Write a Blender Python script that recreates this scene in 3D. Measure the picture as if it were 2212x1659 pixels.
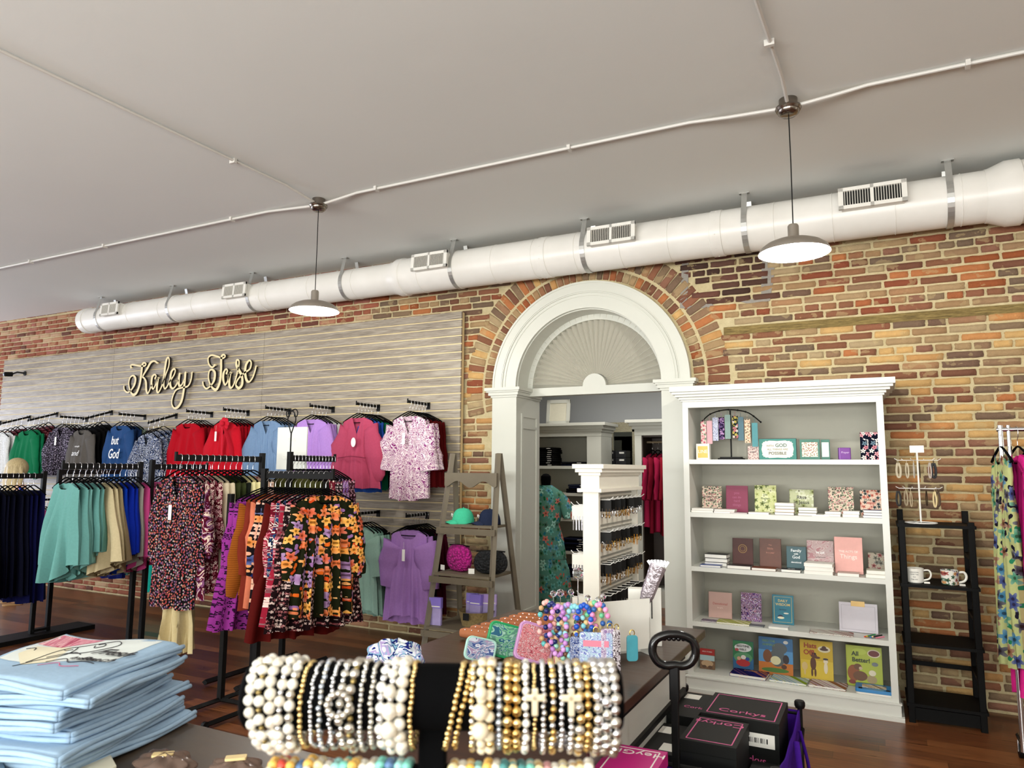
import bpy, math, random
from mathutils import Vector, Matrix
PI = math.pi
for o in list(bpy.data.objects): bpy.data.objects.remove(o)
SC = bpy.context.scene
COL = SC.collection
# ------------------------------------------------------------------ camera
AX_R = Vector((0.89126415, 0.4534276, 0.00718498)); AX_U = Vector((0.0470246, -0.10816758, 0.99301987)); AX_W = Vector((-0.45103979, 0.88470514, 0.11772814))
CAM = Vector((0, 0, 1.7)); FPX = 1546.31
cam_d = bpy.data.cameras.new('camera'); cam = bpy.data.objects.new('camera', cam_d); COL.objects.link(cam)
cam.matrix_world = Matrix(((AX_R.x, AX_U.x, -AX_W.x, 0), (AX_R.y, AX_U.y, -AX_W.y, 0), (AX_R.z, AX_U.z, -AX_W.z, 1.7), (0, 0, 0, 1)))
cam_d.sensor_width = 36; cam_d.lens = FPX / 2212 * 36; cam_d.clip_start = .02
cam_d.dof.use_dof = True; cam_d.dof.focus_distance = 5.5; cam_d.dof.aperture_fstop = 7.0
SC.camera = cam
# ------------------------------------------------------------------ view, world, large lights
SC.view_settings.view_transform = 'Standard'; SC.view_settings.look = 'None'; SC.view_settings.gamma = 1
SC.view_settings.exposure = -0.22
wd = bpy.data.worlds.new('world'); SC.world = wd; wd.use_nodes = True
wd.node_tree.nodes['Background'].inputs[0].default_value = (.80, .86, 1, 1)
wd.node_tree.nodes['Background'].inputs[1].default_value = .1
def area(name, loc, rot, sx, sy, power, col):
    l = bpy.data.lights.new(name, 'AREA'); l.shape = 'RECTANGLE'; l.size = sx; l.size_y = sy; l.energy = power; l.color = col
    o = bpy.data.objects.new(name, l); COL.objects.link(o); o.location = loc; o.rotation_euler = rot; return o
# left shop window daylight, and an added upward fill that brightens the ceiling
area('daylight_left_window', (-15.7, 2.0, 1.75), (0, -PI/2, 0), 2.6, 7.5, 520, (.80, .86, 1))
area('ceiling_fill_light', (-2.5, -5.6, 1.7), (PI/2+1.05, 0, 0), 12, 2.6, 2300, (.98, .985, .95))
LAMP_W = 62
# ------------------------------------------------------------------ helpers
def pxray(x, y): return AX_R*((x-1106)/FPX) - AX_U*((y-829.5)/FPX) + AX_W
def A(x, y, Y): d = pxray(x, y); return CAM + d*(Y/d.y)          # a point of the photo on a plane at depth y
def G(x, y, Z): d = pxray(x, y); return CAM + d*((Z-1.7)/d.z)    # ... on a level at height z
def AXX(x, y, X): d = pxray(x, y); return CAM + d*(X/d.x)
def lin(c):
    c = c/255.0
    return c/12.92 if c <= .04045 else ((c+.055)/1.055)**2.4
def rgb(*c):
    if len(c) == 1: c = c[0]
    if isinstance(c, str): c = [int(c[i:i+2], 16) for i in (0, 2, 4)]
    return (lin(c[0]), lin(c[1]), lin(c[2]), 1)
class NT:
    def __init__(s, m): s.t = m.node_tree; s.b = s.t.nodes['Principled BSDF']
    def n(s, k, **kw):
        x = s.t.nodes.new(k)
        for a, v in kw.items():
            if a.startswith('i_'):
                key = a[2:]; key = int(key) if key.isdigit() else key.replace('_', ' ')
                s.put(x.inputs[key], v)
            else: setattr(x, a, v)
        return x
    def put(s, inp, v):
        if hasattr(v, 'links') or isinstance(v, bpy.types.NodeSocket): s.t.links.new(v, inp)
        else: inp.default_value = v
    def m(s, op, a, b=0.0, c=0.0):
        x = s.t.nodes.new('ShaderNodeMath'); x.operation = op
        s.put(x.inputs[0], a); s.put(x.inputs[1], b)
        if len(x.inputs) > 2: s.put(x.inputs[2], c)
        return x.outputs[0]
    def mix(s, f, a, b, mode='MIX'):
        x = s.t.nodes.new('ShaderNodeMix'); x.data_type = 'RGBA'; x.blend_type = mode
        s.put(x.inputs[0], f); s.put(x.inputs[6], a); s.put(x.inputs[7], b); return x.outputs[2]
    def ramp(s, f, stops, const=False):
        x = s.t.nodes.new('ShaderNodeValToRGB'); e = x.color_ramp.elements
        if const: x.color_ramp.interpolation = 'CONSTANT'
        while len(e) < len(stops): e.new(.5)
        for i, (p, c) in enumerate(stops): e[i].position = p; e[i].color = c
        s.put(x.inputs[0], f); return x.outputs[0]
    def obj(s): return s.n('ShaderNodeTexCoord').outputs['Object']
    def noise(s, vec, scale, detail=3, rough=.5):
        return s.n('ShaderNodeTexNoise', i_Vector=vec, i_Scale=scale, i_Detail=detail, i_Roughness=rough).outputs[0]
    def maps(s, vec, sc): return s.n('ShaderNodeMapping', i_Vector=vec, i_Scale=sc).outputs[0]
    def bump(s, h, st=.3, d=.01): s.t.links.new(s.n('ShaderNodeBump', i_Height=h, i_Strength=st, i_Distance=d).outputs[0], s.b.inputs['Normal'])
MATS = {}
def base(name, col, rough=.6, metal=0, spec=.5, **kw):
    m = bpy.data.materials.new(name); m.use_nodes = True; t = NT(m)
    t.b.inputs['Base Color'].default_value = col; t.b.inputs['Roughness'].default_value = rough; t.b.inputs['Metallic'].default_value = metal
    t.b.inputs['Specular IOR Level'].default_value = spec
    return m, t
def mat(c, rough=.6, metal=0, spec=.5, var=.06, nsc=18, bump=0, sheen=0):
    key = (c, rough, metal, spec, var, nsc, bump, sheen)
    if key in MATS: return MATS[key]
    m, t = base('m_'+str(c), rgb(c), rough, metal, spec)
    if var:
        o = t.obj(); nz = t.noise(o, nsc)
        col = t.mix(t.m('MULTIPLY', nz, var*2), rgb(c), (0, 0, 0, 1)); t.put(t.b.inputs['Base Color'], col)
        if bump: t.bump(nz, bump, .01)
    if sheen: t.b.inputs['Sheen Weight'].default_value = sheen
    MATS[key] = m; return m
def emit(c, s):
    k = ('e', c, s)
    if k in MATS: return MATS[k]
    m, t = base('glow', rgb(c)); t.b.inputs['Emission Color'].default_value = rgb(c); t.b.inputs['Emission Strength'].default_value = s
    MATS[k] = m; return m
def glass(c='ffffff', rough=.02):
    k = ('g', c, rough)
    if k in MATS: return MATS[k]
    m, t = base('glass', rgb(c), rough); t.b.inputs['Transmission Weight'].default_value = 1; t.b.inputs['IOR'].default_value = 1.5
    MATS[k] = m; return m
def fabric(c, kind='plain', cols=(), sc=20.0, rough=.85, thin=0):
    key = ('f', c, kind, tuple(cols), sc)
    if key in MATS: return MATS[key]
    m, t = base('fabric_'+kind, rgb(c), rough, 0, .12)
    o = t.obj(); sep = t.n('ShaderNodeSeparateXYZ', i_0=o)
    x = t.m('ADD', sep.outputs[0], t.m('MULTIPLY', sep.outputs[1], .8)); z = sep.outputs[2]
    v2 = t.n('ShaderNodeCombineXYZ', i_0=x, i_1=z, i_2=0.0).outputs[0]
    col = rgb(c); nz = t.noise(o, 60, 2)
    def flowers(vec, s, size, petals, seed, inner):
        mp = t.n('ShaderNodeMapping', i_Vector=vec, i_Location=(seed, seed*.7, 0), i_Scale=(s, s, s)).outputs[0]
        vo = t.n('ShaderNodeTexVoronoi', voronoi_dimensions='2D', i_Vector=mp, i_Scale=1.0, i_Randomness=.85)
        d = t.n('ShaderNodeVectorMath', operation='SUBTRACT', i_0=mp, i_1=vo.outputs['Position']).outputs[0]
        ds = t.n('ShaderNodeSeparateXYZ', i_0=d); ang = t.m('ARCTAN2', ds.outputs[1], ds.outputs[0])
        cs = t.n('ShaderNodeSeparateColor', i_0=vo.outputs['Color'])
        pet = t.m('MULTIPLY', t.m('COSINE', t.m('ADD', t.m('MULTIPLY', ang, float(petals)), t.m('MULTIPLY', cs.outputs[1], 6.0))), size*.35)
        r = t.m('ADD', pet, size)
        mask = t.m('LESS_THAN', vo.outputs['Distance'], r)
        cen = t.m('LESS_THAN', vo.outputs['Distance'], size*inner)
        return mask, cs.outputs[0], cen, vo.outputs['Distance']
    if kind in ('floral', 'ditsy', 'tropic'):
        pc = [rgb(q) for q in cols]; n = len(pc)
        if kind != 'ditsy':
            mk, rn, _, _ = flowers(v2, sc*1.7, .36, 2, 3.3, .2)
            lc = t.ramp(rn, [(i/n, pc[(i*2+1) % n]) for i in range(n)], True)
            col = t.mix(t.m('MULTIPLY', mk, t.m('GREATER_THAN', rn, .62)), col, lc)
        mk, rn, cen, ds_ = flowers(v2, sc, .30 if kind == 'ditsy' else .38, 5, 0.0, .3)
        fc = t.ramp(rn, [(i/n, pc[i]) for i in range(n)], True)
        fc = t.mix(t.m('MULTIPLY', ds_, .9), fc, t.mix(.5, fc, (1, 1, 1, 1)))
        col = t.mix(mk, col, fc)
        col = t.mix(cen, col, rgb(cols[0]) if kind == 'ditsy' else t.mix(.6, fc, (.05, .02, .01, 1)))
    elif kind == 'leopard':
        mk, rn, cen, d = flowers(v2, sc, .34, 3, 0.0, .35)
        col = t.mix(t.m('MULTIPLY', mk, t.m('SUBTRACT', 1.0, cen)), col, rgb(cols[0]))
    elif kind == 'stripe':
        w = t.m('SINE', t.m('MULTIPLY', x, sc)); col = t.mix(t.m('GREATER_THAN', w, .2), col, rgb(cols[0]))
    elif kind == 'hstripe':
        w = t.m('SINE', t.m('MULTIPLY', z, sc)); col = t.mix(t.m('GREATER_THAN', w, .3), col, rgb(cols[0]))
    elif kind == 'swirl':
        nv = t.n('ShaderNodeTexNoise', i_Vector=v2, i_Scale=sc, i_Detail=2.0, i_Distortion=2.5).outputs[0]
        k = [rgb(c)]+[rgb(q) for q in cols]; L = len(k)
        w = t.m('FRACT', t.m('MULTIPLY', nv, 5.0)); col = t.ramp(w, [(i/L, k[i]) for i in range(L)], True)
    elif kind == 'rib':
        w = t.m('SINE', t.m('MULTIPLY', z, sc)); col = t.mix(t.m('MULTIPLY', t.m('ADD', w, 1.0), .22), col, rgb(cols[0]) if cols else (0, 0, 0, 1))
    col = t.mix(t.m('MULTIPLY', nz, .14), col, (0, 0, 0, 1))
    col = t.n('ShaderNodeGamma', i_0=col, i_1=1.3).outputs[0]
    t.put(t.b.inputs['Base Color'], col); t.bump(nz, .15, .004)
    MATS[key] = m; return m
class MB:
    """collects shapes into ONE mesh object"""
    def __init__(s, M=None): s.v = []; s.f = []; s.mi = []; s.M = M or Matrix(); s.k = 0; s.cols = None
    def add(s, vs, fs, M=None):
        o = len(s.v); T = s.M @ M if M is not None else s.M
        s.v += [tuple(T @ Vector(p)) for p in vs]; s.f += [tuple(i+o for i in f) for f in fs]; s.mi += [s.k]*len(fs); return s
    def box(s, x0, x1, y0, y1, z0, z1, M=None):
        return s.add([(x0, y0, z0), (x1, y0, z0), (x1, y1, z0), (x0, y1, z0), (x0, y0, z1), (x1, y0, z1), (x1, y1, z1), (x0, y1, z1)],
                     [(0, 3, 2, 1), (4, 5, 6, 7), (0, 1, 5, 4), (1, 2, 6, 5), (2, 3, 7, 6), (3, 0, 4, 7)], M)
    def rbox(s, x0, x1, y0, y1, z0, z1, r=.004, M=None, n=3):
        pts = []
        for (cx, cy, a0) in ((x1-r, y1-r, 0), (x0+r, y1-r, PI/2), (x0+r, y0+r, PI), (x1-r, y0+r, 1.5*PI)):
            for i in range(n+1): a = a0+PI/2*i/n; pts.append((cx+r*math.cos(a), cy+r*math.sin(a)))
        return s.prism(pts, z0, z1, M)
    def prism(s, pts, z0, z1, M=None):
        n = len(pts)
        return s.add([(p[0], p[1], z0) for p in pts]+[(p[0], p[1], z1) for p in pts],
                     [tuple(range(n-1, -1, -1)), tuple(range(n, 2*n))]+[(i, (i+1) % n, n+(i+1) % n, n+i) for i in range(n)], M)
    def wall(s, pts, y0, y1, M=None):   # outline in x,z extruded along y
        n = len(pts)
        return s.add([(p[0], y0, p[1]) for p in pts]+[(p[0], y1, p[1]) for p in pts],
                     [tuple(range(n)), tuple(range(2*n-1, n-1, -1))]+[(i, n+i, n+(i+1) % n, (i+1) % n) for i in range(n)], M)
    def lathe(s, prof, n=24, M=None, caps=True):
        vs = []; fs = []
        for (r, z) in prof:
            for i in range(n): a = 2*PI*i/n; vs.append((r*math.cos(a), r*math.sin(a), z))
        for j in range(len(prof)-1):
            for i in range(n): k = (i+1) % n; fs.append((j*n+i, j*n+k, (j+1)*n+k, (j+1)*n+i))
        if caps: fs.append(tuple(range(n-1, -1, -1))); fs.append(tuple((len(prof)-1)*n+i for i in range(n)))
        return s.add(vs, fs, M)
    def cyl(s, a, b, r, r2=None, n=12):
        a = Vector(a); b = Vector(b); d = b-a; L = d.length
        if L < 1e-7: return s
        q = d.to_track_quat('Z', 'Y').to_matrix().to_4x4()
        return s.lathe([(r, 0), (r if r2 is None else r2, L)], n, Matrix.Translation(a) @ q)
    def tube(s, pts, r, n=8, flat=1.0, closed=False, up=None):
        P = [Vector(p) for p in pts]; N = len(P); vs = []; fs = []
        rr = r if isinstance(r, (list, tuple)) else [r]*N
        prev = None
        for i in range(N):
            if closed: d = P[(i+1) % N]-P[i-1]
            else: d = P[min(i+1, N-1)]-P[max(i-1, 0)]
            d.normalize()
            if up is not None: u = Vector(up)
            elif prev is None: u = Vector((0, 0, 1)) if abs(d.z) < .9 else Vector((0, 1, 0))
            else: u = prev
            a = d.cross(u)
            if a.length < 1e-6: a = d.orthogonal()
            a.normalize(); b = a.cross(d).normalized(); prev = b
            for k in range(n): t = 2*PI*k/n; vs.append(P[i]+a*(rr[i]*math.cos(t))+b*(rr[i]*flat*math.sin(t)))
        m = N if closed else N-1
        for i in range(m):
            j = (i+1) % N
            for k in range(n): l = (k+1) % n; fs.append((i*n+k, i*n+l, j*n+l, j*n+k))
        if not closed: fs.append(tuple(range(n-1, -1, -1))); fs.append(tuple((N-1)*n+k for k in range(n)))
        return s.add(vs, fs)
    def ball(s, c, r, n=10, m=6, sq=(1, 1, 1)):
        vs = [(0, 0, -1)]; fs = []
        for j in range(1, m):
            a = PI*j/m
            for i in range(n): b = 2*PI*i/n; vs.append((math.sin(a)*math.cos(b), math.sin(a)*math.sin(b), -math.cos(a)))
        vs.append((0, 0, 1)); L = len(vs)-1
        for i in range(n): k = (i+1) % n; fs.append((0, 1+k, 1+i)); fs.append((L, 1+(m-2)*n+i, 1+(m-2)*n+k))
        for j in range(m-2):
            for i in range(n): k = (i+1) % n; fs.append((1+j*n+i, 1+j*n+k, 1+(j+1)*n+k, 1+(j+1)*n+i))
        return s.add([(c[0]+r*sq[0]*p[0], c[1]+r*sq[1]*p[1], c[2]+r*sq[2]*p[2]) for p in vs], fs)
    def sheet(s, fn, nu, nv, M=None, flip=False):
        vs = [fn(i/nu, j/nv) for j in range(nv+1) for i in range(nu+1)]; w = nu+1
        fs = [(j*w+i, j*w+i+1, (j+1)*w+i+1, (j+1)*w+i) for j in range(nv) for i in range(nu)]
        if flip: fs = [f[::-1] for f in fs]
        return s.add(vs, fs, M)
    def mesh(s, name, mats, smooth=False, ang=40):
        me = bpy.data.meshes.new(name); me.from_pydata(s.v, [], s.f)
        for m in (mats if isinstance(mats, (list, tuple)) else [mats]): me.materials.append(m)
        me.polygons.foreach_set('material_index', s.mi)
        if smooth:
            me.polygons.foreach_set('use_smooth', [True]*len(s.f))
            if ang: me.set_sharp_from_angle(angle=math.radians(ang))
        me.validate(); me.update(); return me
    def build(s, name, mats, parent=None, smooth=False, bevel=0, sub=0, ang=40, loc=None):
        o = bpy.data.objects.new(name, s.mesh(name, mats, smooth, ang)); COL.objects.link(o)
        if parent is not None: o.parent = parent
        if loc is not None: o.location = loc
        if bevel:
            b = o.modifiers.new('b', 'BEVEL'); b.width = bevel; b.segments = 2; b.limit_method = 'ANGLE'; b.angle_limit = .6
        if sub: q = o.modifiers.new('s', 'SUBSURF'); q.levels = sub; q.render_levels = sub
        return o
def tag(o, label, cat, group=None):
    o['label'] = label; o['category'] = cat
    if group: o['group'] = group
    return o
def thing(name, label, cat, loc=(0, 0, 0), rz=0, group=None):
    o = bpy.data.objects.new(name, None); COL.objects.link(o); o.location = loc; o.rotation_euler = (0, 0, rz); o.empty_display_size = .05
    return tag(o, label, cat, group)
def struct(o): o['kind'] = 'structure'; return o
def T(x=0, y=0, z=0): return Matrix.Translation((x, y, z))
def RX(a): return Matrix.Rotation(a, 4, 'X')
def RY(a): return Matrix.Rotation(a, 4, 'Y')
def RZ(a): return Matrix.Rotation(a, 4, 'Z')
FONT_CACHE = {}
def text(name, body, size, m, parent, M, shear=0.0, depth=.0006, align='CENTER', bold=0.0, spacing=1.0, sx=1.0):
    c = bpy.data.curves.new('t', 'FONT'); c.body = body; c.size = size; c.extrude = depth; c.align_x = align; c.align_y = 'CENTER'; c.shear = shear
    c.offset = bold; c.resolution_u = 3; c.space_character = spacing
    o = bpy.data.objects.new('t', c); COL.objects.link(o)
    dg = bpy.context.evaluated_depsgraph_get(); me = bpy.data.meshes.new_from_object(o.evaluated_get(dg))
    bpy.data.objects.remove(o); bpy.data.curves.remove(c)
    me.materials.clear(); me.materials.append(m)
    q = bpy.data.objects.new(name, me); COL.objects.link(q)
    if parent is not None: q.parent = parent
    q.matrix_local = M @ RX(PI/2) @ Matrix.Scale(sx, 4, (1, 0, 0))
    return q
def catmull(P, n=6, closed=False):
    P = [Vector(p) for p in P]; out = []; N = len(P)
    for i in range(N if closed else N-1):
        g = (lambda k: P[k % N]) if closed else (lambda k: P[max(0, min(N-1, k))])
        a, b, c, d = g(i-1), g(i), g(i+1), g(i+2)
        for j in range(n):
            t = j/n; out.append(.5*((2*b)+(-a+c)*t+(2*a-5*b+4*c-d)*t*t+(-a+3*b-3*c+d)*t**3))
    if not closed: out.append(P[-1])
    return out
# common materials
BLACK = mat('070708', .5, spec=.25, var=0); BLACKM = mat('090909', .55, spec=.2, var=0); WHITEP = mat('dcddd6', .35, var=.02, nsc=3); CHROME = mat('d8d8da', .12, 1, var=0)
VELVET = mat('050506', .95, spec=.05, var=0); PAPER = mat('f4f2ea', .7, var=.02); STEEL = mat('a9a49c', .3, 1, var=.05)
WOODD = None
W = 6.33; CZ = 3.98
# ================================================================== the setting
def floor_mat():
    m, t = base('floor_boards', rgb('4a2414'), .32); o = t.obj(); sep = t.n('ShaderNodeSeparateXYZ', i_0=o)
    row = t.m('FLOOR', t.m('DIVIDE', sep.outputs[1], .125))
    wn = t.n('ShaderNodeTexWhiteNoise', noise_dimensions='1D', i_W=row).outputs[0]
    xx = t.m('DIVIDE', t.m('ADD', sep.outputs[0], t.m('MULTIPLY', wn, 7.0)), 1.3); idx = t.m('FLOOR', xx)
    wn2 = t.n('ShaderNodeTexWhiteNoise', noise_dimensions='2D', i_Vector=t.n('ShaderNodeCombineXYZ', i_0=row, i_1=idx).outputs[0]).outputs[0]
    gr = t.noise(t.maps(o, (1.2, 22, 1)), 3.0, 6, .65)
    c = t.ramp(t.m('ADD', t.m('MULTIPLY', gr, .75), t.m('MULTIPLY', wn2, .3)), [(.25, rgb('321a0e')), (.45, rgb('58301a')), (.62, rgb('7c4a2a')), (.85, rgb('9c673e'))])
    fy = t.m('FRACT', t.m('DIVIDE', sep.outputs[1], .125)); fx = t.m('FRACT', xx)
    seam = t.m('MAXIMUM', t.m('LESS_THAN', fy, .022), t.m('LESS_THAN', fx, .002))
    c = t.mix(t.m('MULTIPLY', seam, .7), c, rgb('150a06')); t.put(t.b.inputs['Base Color'], c)
    t.put(t.b.inputs['Roughness'], t.m('ADD', .2, t.m('MULTIPLY', gr, .22))); t.bump(t.m('SUBTRACT', gr, seam), .12, .004); return m
FLOORM = floor_mat()
struct(MB().box(-16, 6.5, -6, W+.2, -.12, 0).build('floor', FLOORM))
struct(MB().box(-6.5, 1.2, W+.2, 10.2, -.12, 0).build('floor', FLOORM))
def plaster(c, b=.12):
    m, t = base('plaster', rgb(c), .75); o = t.obj(); n1 = t.noise(o, .9, 4); n2 = t.noise(o, 25, 3)
    t.put(t.b.inputs['Base Color'], t.mix(t.m('MULTIPLY', n1, .10), rgb(c), rgb('98968e'))); t.bump(t.m('ADD', n1, t.m('MULTIPLY', n2, .15)), b, .03); return m
CEILM = plaster('dfe1dd')
struct(MB().box(-16, 6.5, -6, W+.5, CZ, CZ+.15).build('ceiling', CEILM))
PAINTW = plaster('c9c4ba', .05)
struct(MB().box(6.5, 6.7, -6, W, 0, CZ).build('wall_right', PAINTW))
# left end wall with its shop window, wall behind the camera with the glass front
lw = MB(); lw.box(-16.2, -16, -6, -2.2, 0, CZ); lw.box(-16.2, -16, 5.9, W, 0, CZ); lw.box(-16.2, -16, -2.2, 5.9, 0, .4); lw.box(-16.2, -16, -2.2, 5.9, 3.1, CZ)
struct(lw.build('wall_left', PAINTW))
wf = MB()
for y in (-2.2, 0.5, 3.2, 5.84): wf.box(-16.1, -16.02, y, y+.06, .4, 3.1)
for z in (.4, 3.04): wf.box(-16.1, -16.02, -2.2, 5.9, z, z+.06)
struct(wf.build('window_1', WHITEP))
rw = MB(); rw.box(-16, -8.6, -6.2, -6, 0, CZ); rw.box(3.6, 6.5, -6.2, -6, 0, CZ); rw.box(-8.6, 3.6, -6.2, -6, 0, .4); rw.box(-8.6, 3.6, -6.2, -6, 3.4, CZ)
struct(rw.build('wall_rear', PAINTW))
wf = MB()
for i in range(7): wf.box(-8.6+i*2.02, -8.54+i*2.02, -6.12, -6.04, .4, 3.4)
for z in (.4, 3.34): wf.box(-8.6, 3.6, -6.12, -6.04, z, z+.06)
struct(wf.build('window_2', WHITEP))
# ---- brick wall with arched opening
AC = (-2.43, 2.50); OPX = (-3.2, -1.66); AR = .76
def brick_mat():
    m, t = base('old_brick', rgb('a0603c'), .88, 0, .25); o = t.obj(); vc = t.n('ShaderNodeVertexColor', layer_name='Col').outputs[0]
    n1 = t.noise(o, 22, 5, .65); n2 = t.noise(t.maps(o, (1, 1, 1.6)), 7, 4); n3 = t.noise(o, 90, 2)
    c = t.mix(t.m('MULTIPLY', t.m('SUBTRACT', n1, .25), .75), vc, t.mix(.5, vc, rgb('3a2a20')))
    c = t.mix(t.m('MULTIPLY', t.m('GREATER_THAN', n2, .60), .35), c, rgb('b8a478')); n4 = t.noise(o, .8, 4, .6); c = t.mix(t.m('MULTIPLY', t.m('SUBTRACT', n4, .35), 1.1), c, t.mix(.5, c, rgb('5c4830')))
    t.put(t.b.inputs['Base Color'], c); t.bump(t.m('ADD', n1, t.m('MULTIPLY', n3, .4)), .6, .012); return m
def mortar_mat():
    m, t = base('mortar', rgb('cdbf9f'), .95, 0, .2); o = t.obj(); n1 = t.noise(o, 14, 5, .7); n2 = t.noise(o, 120, 2)
    t.put(t.b.inputs['Base Color'], t.mix(n1, rgb('d6caa4'), rgb('a2926c'))); t.bump(t.m('ADD', n1, n2), .6, .01); return m
BRICKM = brick_mat(); MORTM = mortar_mat()
TIMBER = None
PAL0 = ['a4603c', '9c5a38', 'b57246', 'c48a55', 'c9a068', 'c29a62', '8f5238', '85604a', 'c8a874', '8c6a50', 'a86a4c', 'b98055', '9d7b58', '84684e', 'bd8e58', 'ab6240', 'b88c5c', 'a87c54']
def desat(h, k=.26, up=.90):
    c = [int(h[i:i+2], 16) for i in (0, 2, 4)]; g = .3*c[0]+.59*c[1]+.11*c[2]
    return ''.join('%02x' % max(0, min(255, int((v+(g-v)*k)*up))) for v in c)
PAL = [desat(h) for h in PAL0]
PALD = ['54372f', '4a322b', '5d4036', '402c27', '674238']
def brick_wall():
    rd = random.Random(7); mb = MB(); cols = []
    def face(cx, cz, hw, hh, col, ang=0.0, y=W-.016, edge=.3):
        # rounded, slightly ragged brick face; border sinks into the mortar
        us = [-1, -.93, -.5, 0, .5, .93, 1]; vsn = [-1, -.8, 0, .8, 1]; vs = []
        ca, sa = math.cos(ang), math.sin(ang); dy = rd.uniform(-.004, .006)
        for j, v in enumerate(vsn):
            for i, u in enumerate(us):
                bx = u*hw; bz = v*hh
                brd = (i in (0, 6)) or (j in (0, 4))
                if i in (0, 6) and j in (0, 4): bx *= .93; bz *= .82
                bx += rd.uniform(-.0035, .0035); bz += rd.uniform(-.0028, .0028)
                yy = W+.004 if brd else y+dy+rd.uniform(-.0025, .0025)
                vs.append((cx+bx*ca-bz*sa, yy, cz+bx*sa+bz*ca))
        n0 = len(mb.f); mb.add(vs, [(j*7+i, j*7+i+1, (j+1)*7+i+1, (j+1)*7+i) for j in range(4) for i in range(6)])
        cols.extend([col]*(len(mb.f)-n0))
    def pick(x, z):
        p = list(PAL)
        if x < -5: c = rd.choice(['9a5a44', '8b4b3a', 'a7695a', 'b98a6a', '7c4a3c', 'a4604a', 'c2a080', '6b4238', '935443', 'ae7a62', '9c5b46'])
        elif z > 2.9: c = rd.choice(p+['96522f', 'a4603c', '8a4a33', 'b57246'])
        else: c = rd.choice(p+['cfa76c', 'c48a55', 'c2935c', 'c9a36a', 'b57246'])
        return rgb(c)
    H = .0668; row = 0; z = .01
    while z < CZ-.02:
        head = (row % 6 == 3); L = .130 if head else .258
        x = -16 - rd.uniform(0, L); hh = H/2-.0065
        if z+H > CZ: hh = (CZ-z)/2-.004
        while x < 6.5:
            l = L*rd.uniform(.93, 1.05)
            if not head and rd.random() < .07: l *= .55
            cx = x+l/2; cz = z+H/2+rd.uniform(-.002, .002); x += l
            if -11.9 < cx < -3.95 and .45 < cz < 3.2: continue          # behind the slat wall
            if -1.36 < cx < -.02 and cz < 2.15: continue                 # behind the bookcase
            dx = cx-AC[0]; dz = cz-AC[1]; rr = math.hypot(dx, dz)
            if cz > AC[1]-.30:
                if rr < 1.335: continue
            if cz <= AC[1]-.0 and abs(dx) < 1.0: continue
            if cz > AC[1]-.30 and cz <= AC[1] and abs(dx) < 1.335: continue
            dark = False
            if -1.50 < cx < -.78 and cz > 3.16: dark = True
            if -1.15 < cx < 2.6 and abs(cz-(2.905)) < .036: continue     # timber
            face(cx, cz, l/2-.008, hh, rgb(rd.choice(PALD)) if dark else pick(cx, cz))
        z += H; row += 1
    # two rings of arch bricks
    for (r0, r1, cnt) in ((1.005, 1.115, 47), (1.125, 1.33, 50)):
        for k in range(cnt+8):
            a = PI+ .22 - (PI+.44)*(k+.5)/(cnt+8)
            rm = (r0+r1)/2; cx = AC[0]+rm*math.cos(a); cz = AC[1]+rm*math.sin(a)
            if cz > CZ-.1: continue
            face(cx, cz, (PI+.44)*rm/(cnt+8)/2-.0055, (r1-r0)/2-.005, pick(cx, 3.1 if rd.random() < .4 else 2.6), a-PI/2)
    nb = len(mb.f)
    # mortar bed: solid wall around the opening
    mb.k = 1; y0, y1 = W, W+.5
    mb.box(-16, OPX[0], y0, y1, 0, CZ); mb.box(OPX[1], 6.5, y0, y1, 0, CZ)
    n = 24
    for i in range(n):
        xa = OPX[0]+(OPX[1]-OPX[0])*i/n; xb = OPX[0]+(OPX[1]-OPX[0])*(i+1)/n
        za, zb = [AC[1]+math.sqrt(max(0, .77**2-(q-AC[0])**2)) for q in (xa, xb)]
        mb.wall([(xa, za), (xb, zb), (xb, CZ), (xa, CZ)], y0, y1)
    me = mb.mesh('wall_back', [BRICKM, MORTM])
    ca = me.color_attributes.new('Col', 'FLOAT_COLOR', 'CORNER'); buf = []
    for i, p in enumerate(me.polygons):
        c = cols[i] if i < nb else (.6, .5, .4, 1)
        buf += list(c)*p.loop_total
    ca.data.foreach_set('color', buf)
    me.polygons.foreach_set('use_smooth', [True]*nb+[False]*(len(me.polygons)-nb)); me.update()
    o = bpy.data.objects.new('wall_back', me); COL.objects.link(o); struct(o)
brick_wall()
def timber_mat():
    m, t = base('weathered_timber', rgb('8a7648'), .85); o = t.obj(); n = t.noise(t.maps(o, (2, 2, 30)), 4, 6, .7); n2 = t.noise(t.maps(o, (6, 6, 60)), 5, 3)
    t.put(t.b.inputs['Base Color'], t.ramp(t.m('ADD', t.m('MULTIPLY', n, .7), t.m('MULTIPLY', n2, .3)), [(.3, rgb('3e3218')), (.5, rgb('7d6a3c')), (.7, rgb('a8935c'))])); t.bump(n, .8, .01); return m
struct(MB().box(-1.15, 2.6, W-.012, W+.02, 2.872, 2.94).build('trim_1', timber_mat()))
cem = MB()
cem.wall([(-1.53, 3.15), (-1.50, 3.60), (-1.44, 3.60), (-1.455, 3.3), (-1.47, 3.16), (-1.25, 3.165), (-1.22, 3.135), (-1.4, 3.13)], W-.010, W+.01)
cem.wall([(-.80, 3.60), (-.70, 3.60), (-.72, 3.35), (-.76, 3.14), (-.9, 3.12), (-1.0, 3.155), (-.83, 3.18), (-.82, 3.4)], W-.010, W+.01)
struct(cem.build('trim_2', mat('97928a', .95, bump=.6, nsc=40, var=.15)))
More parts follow.
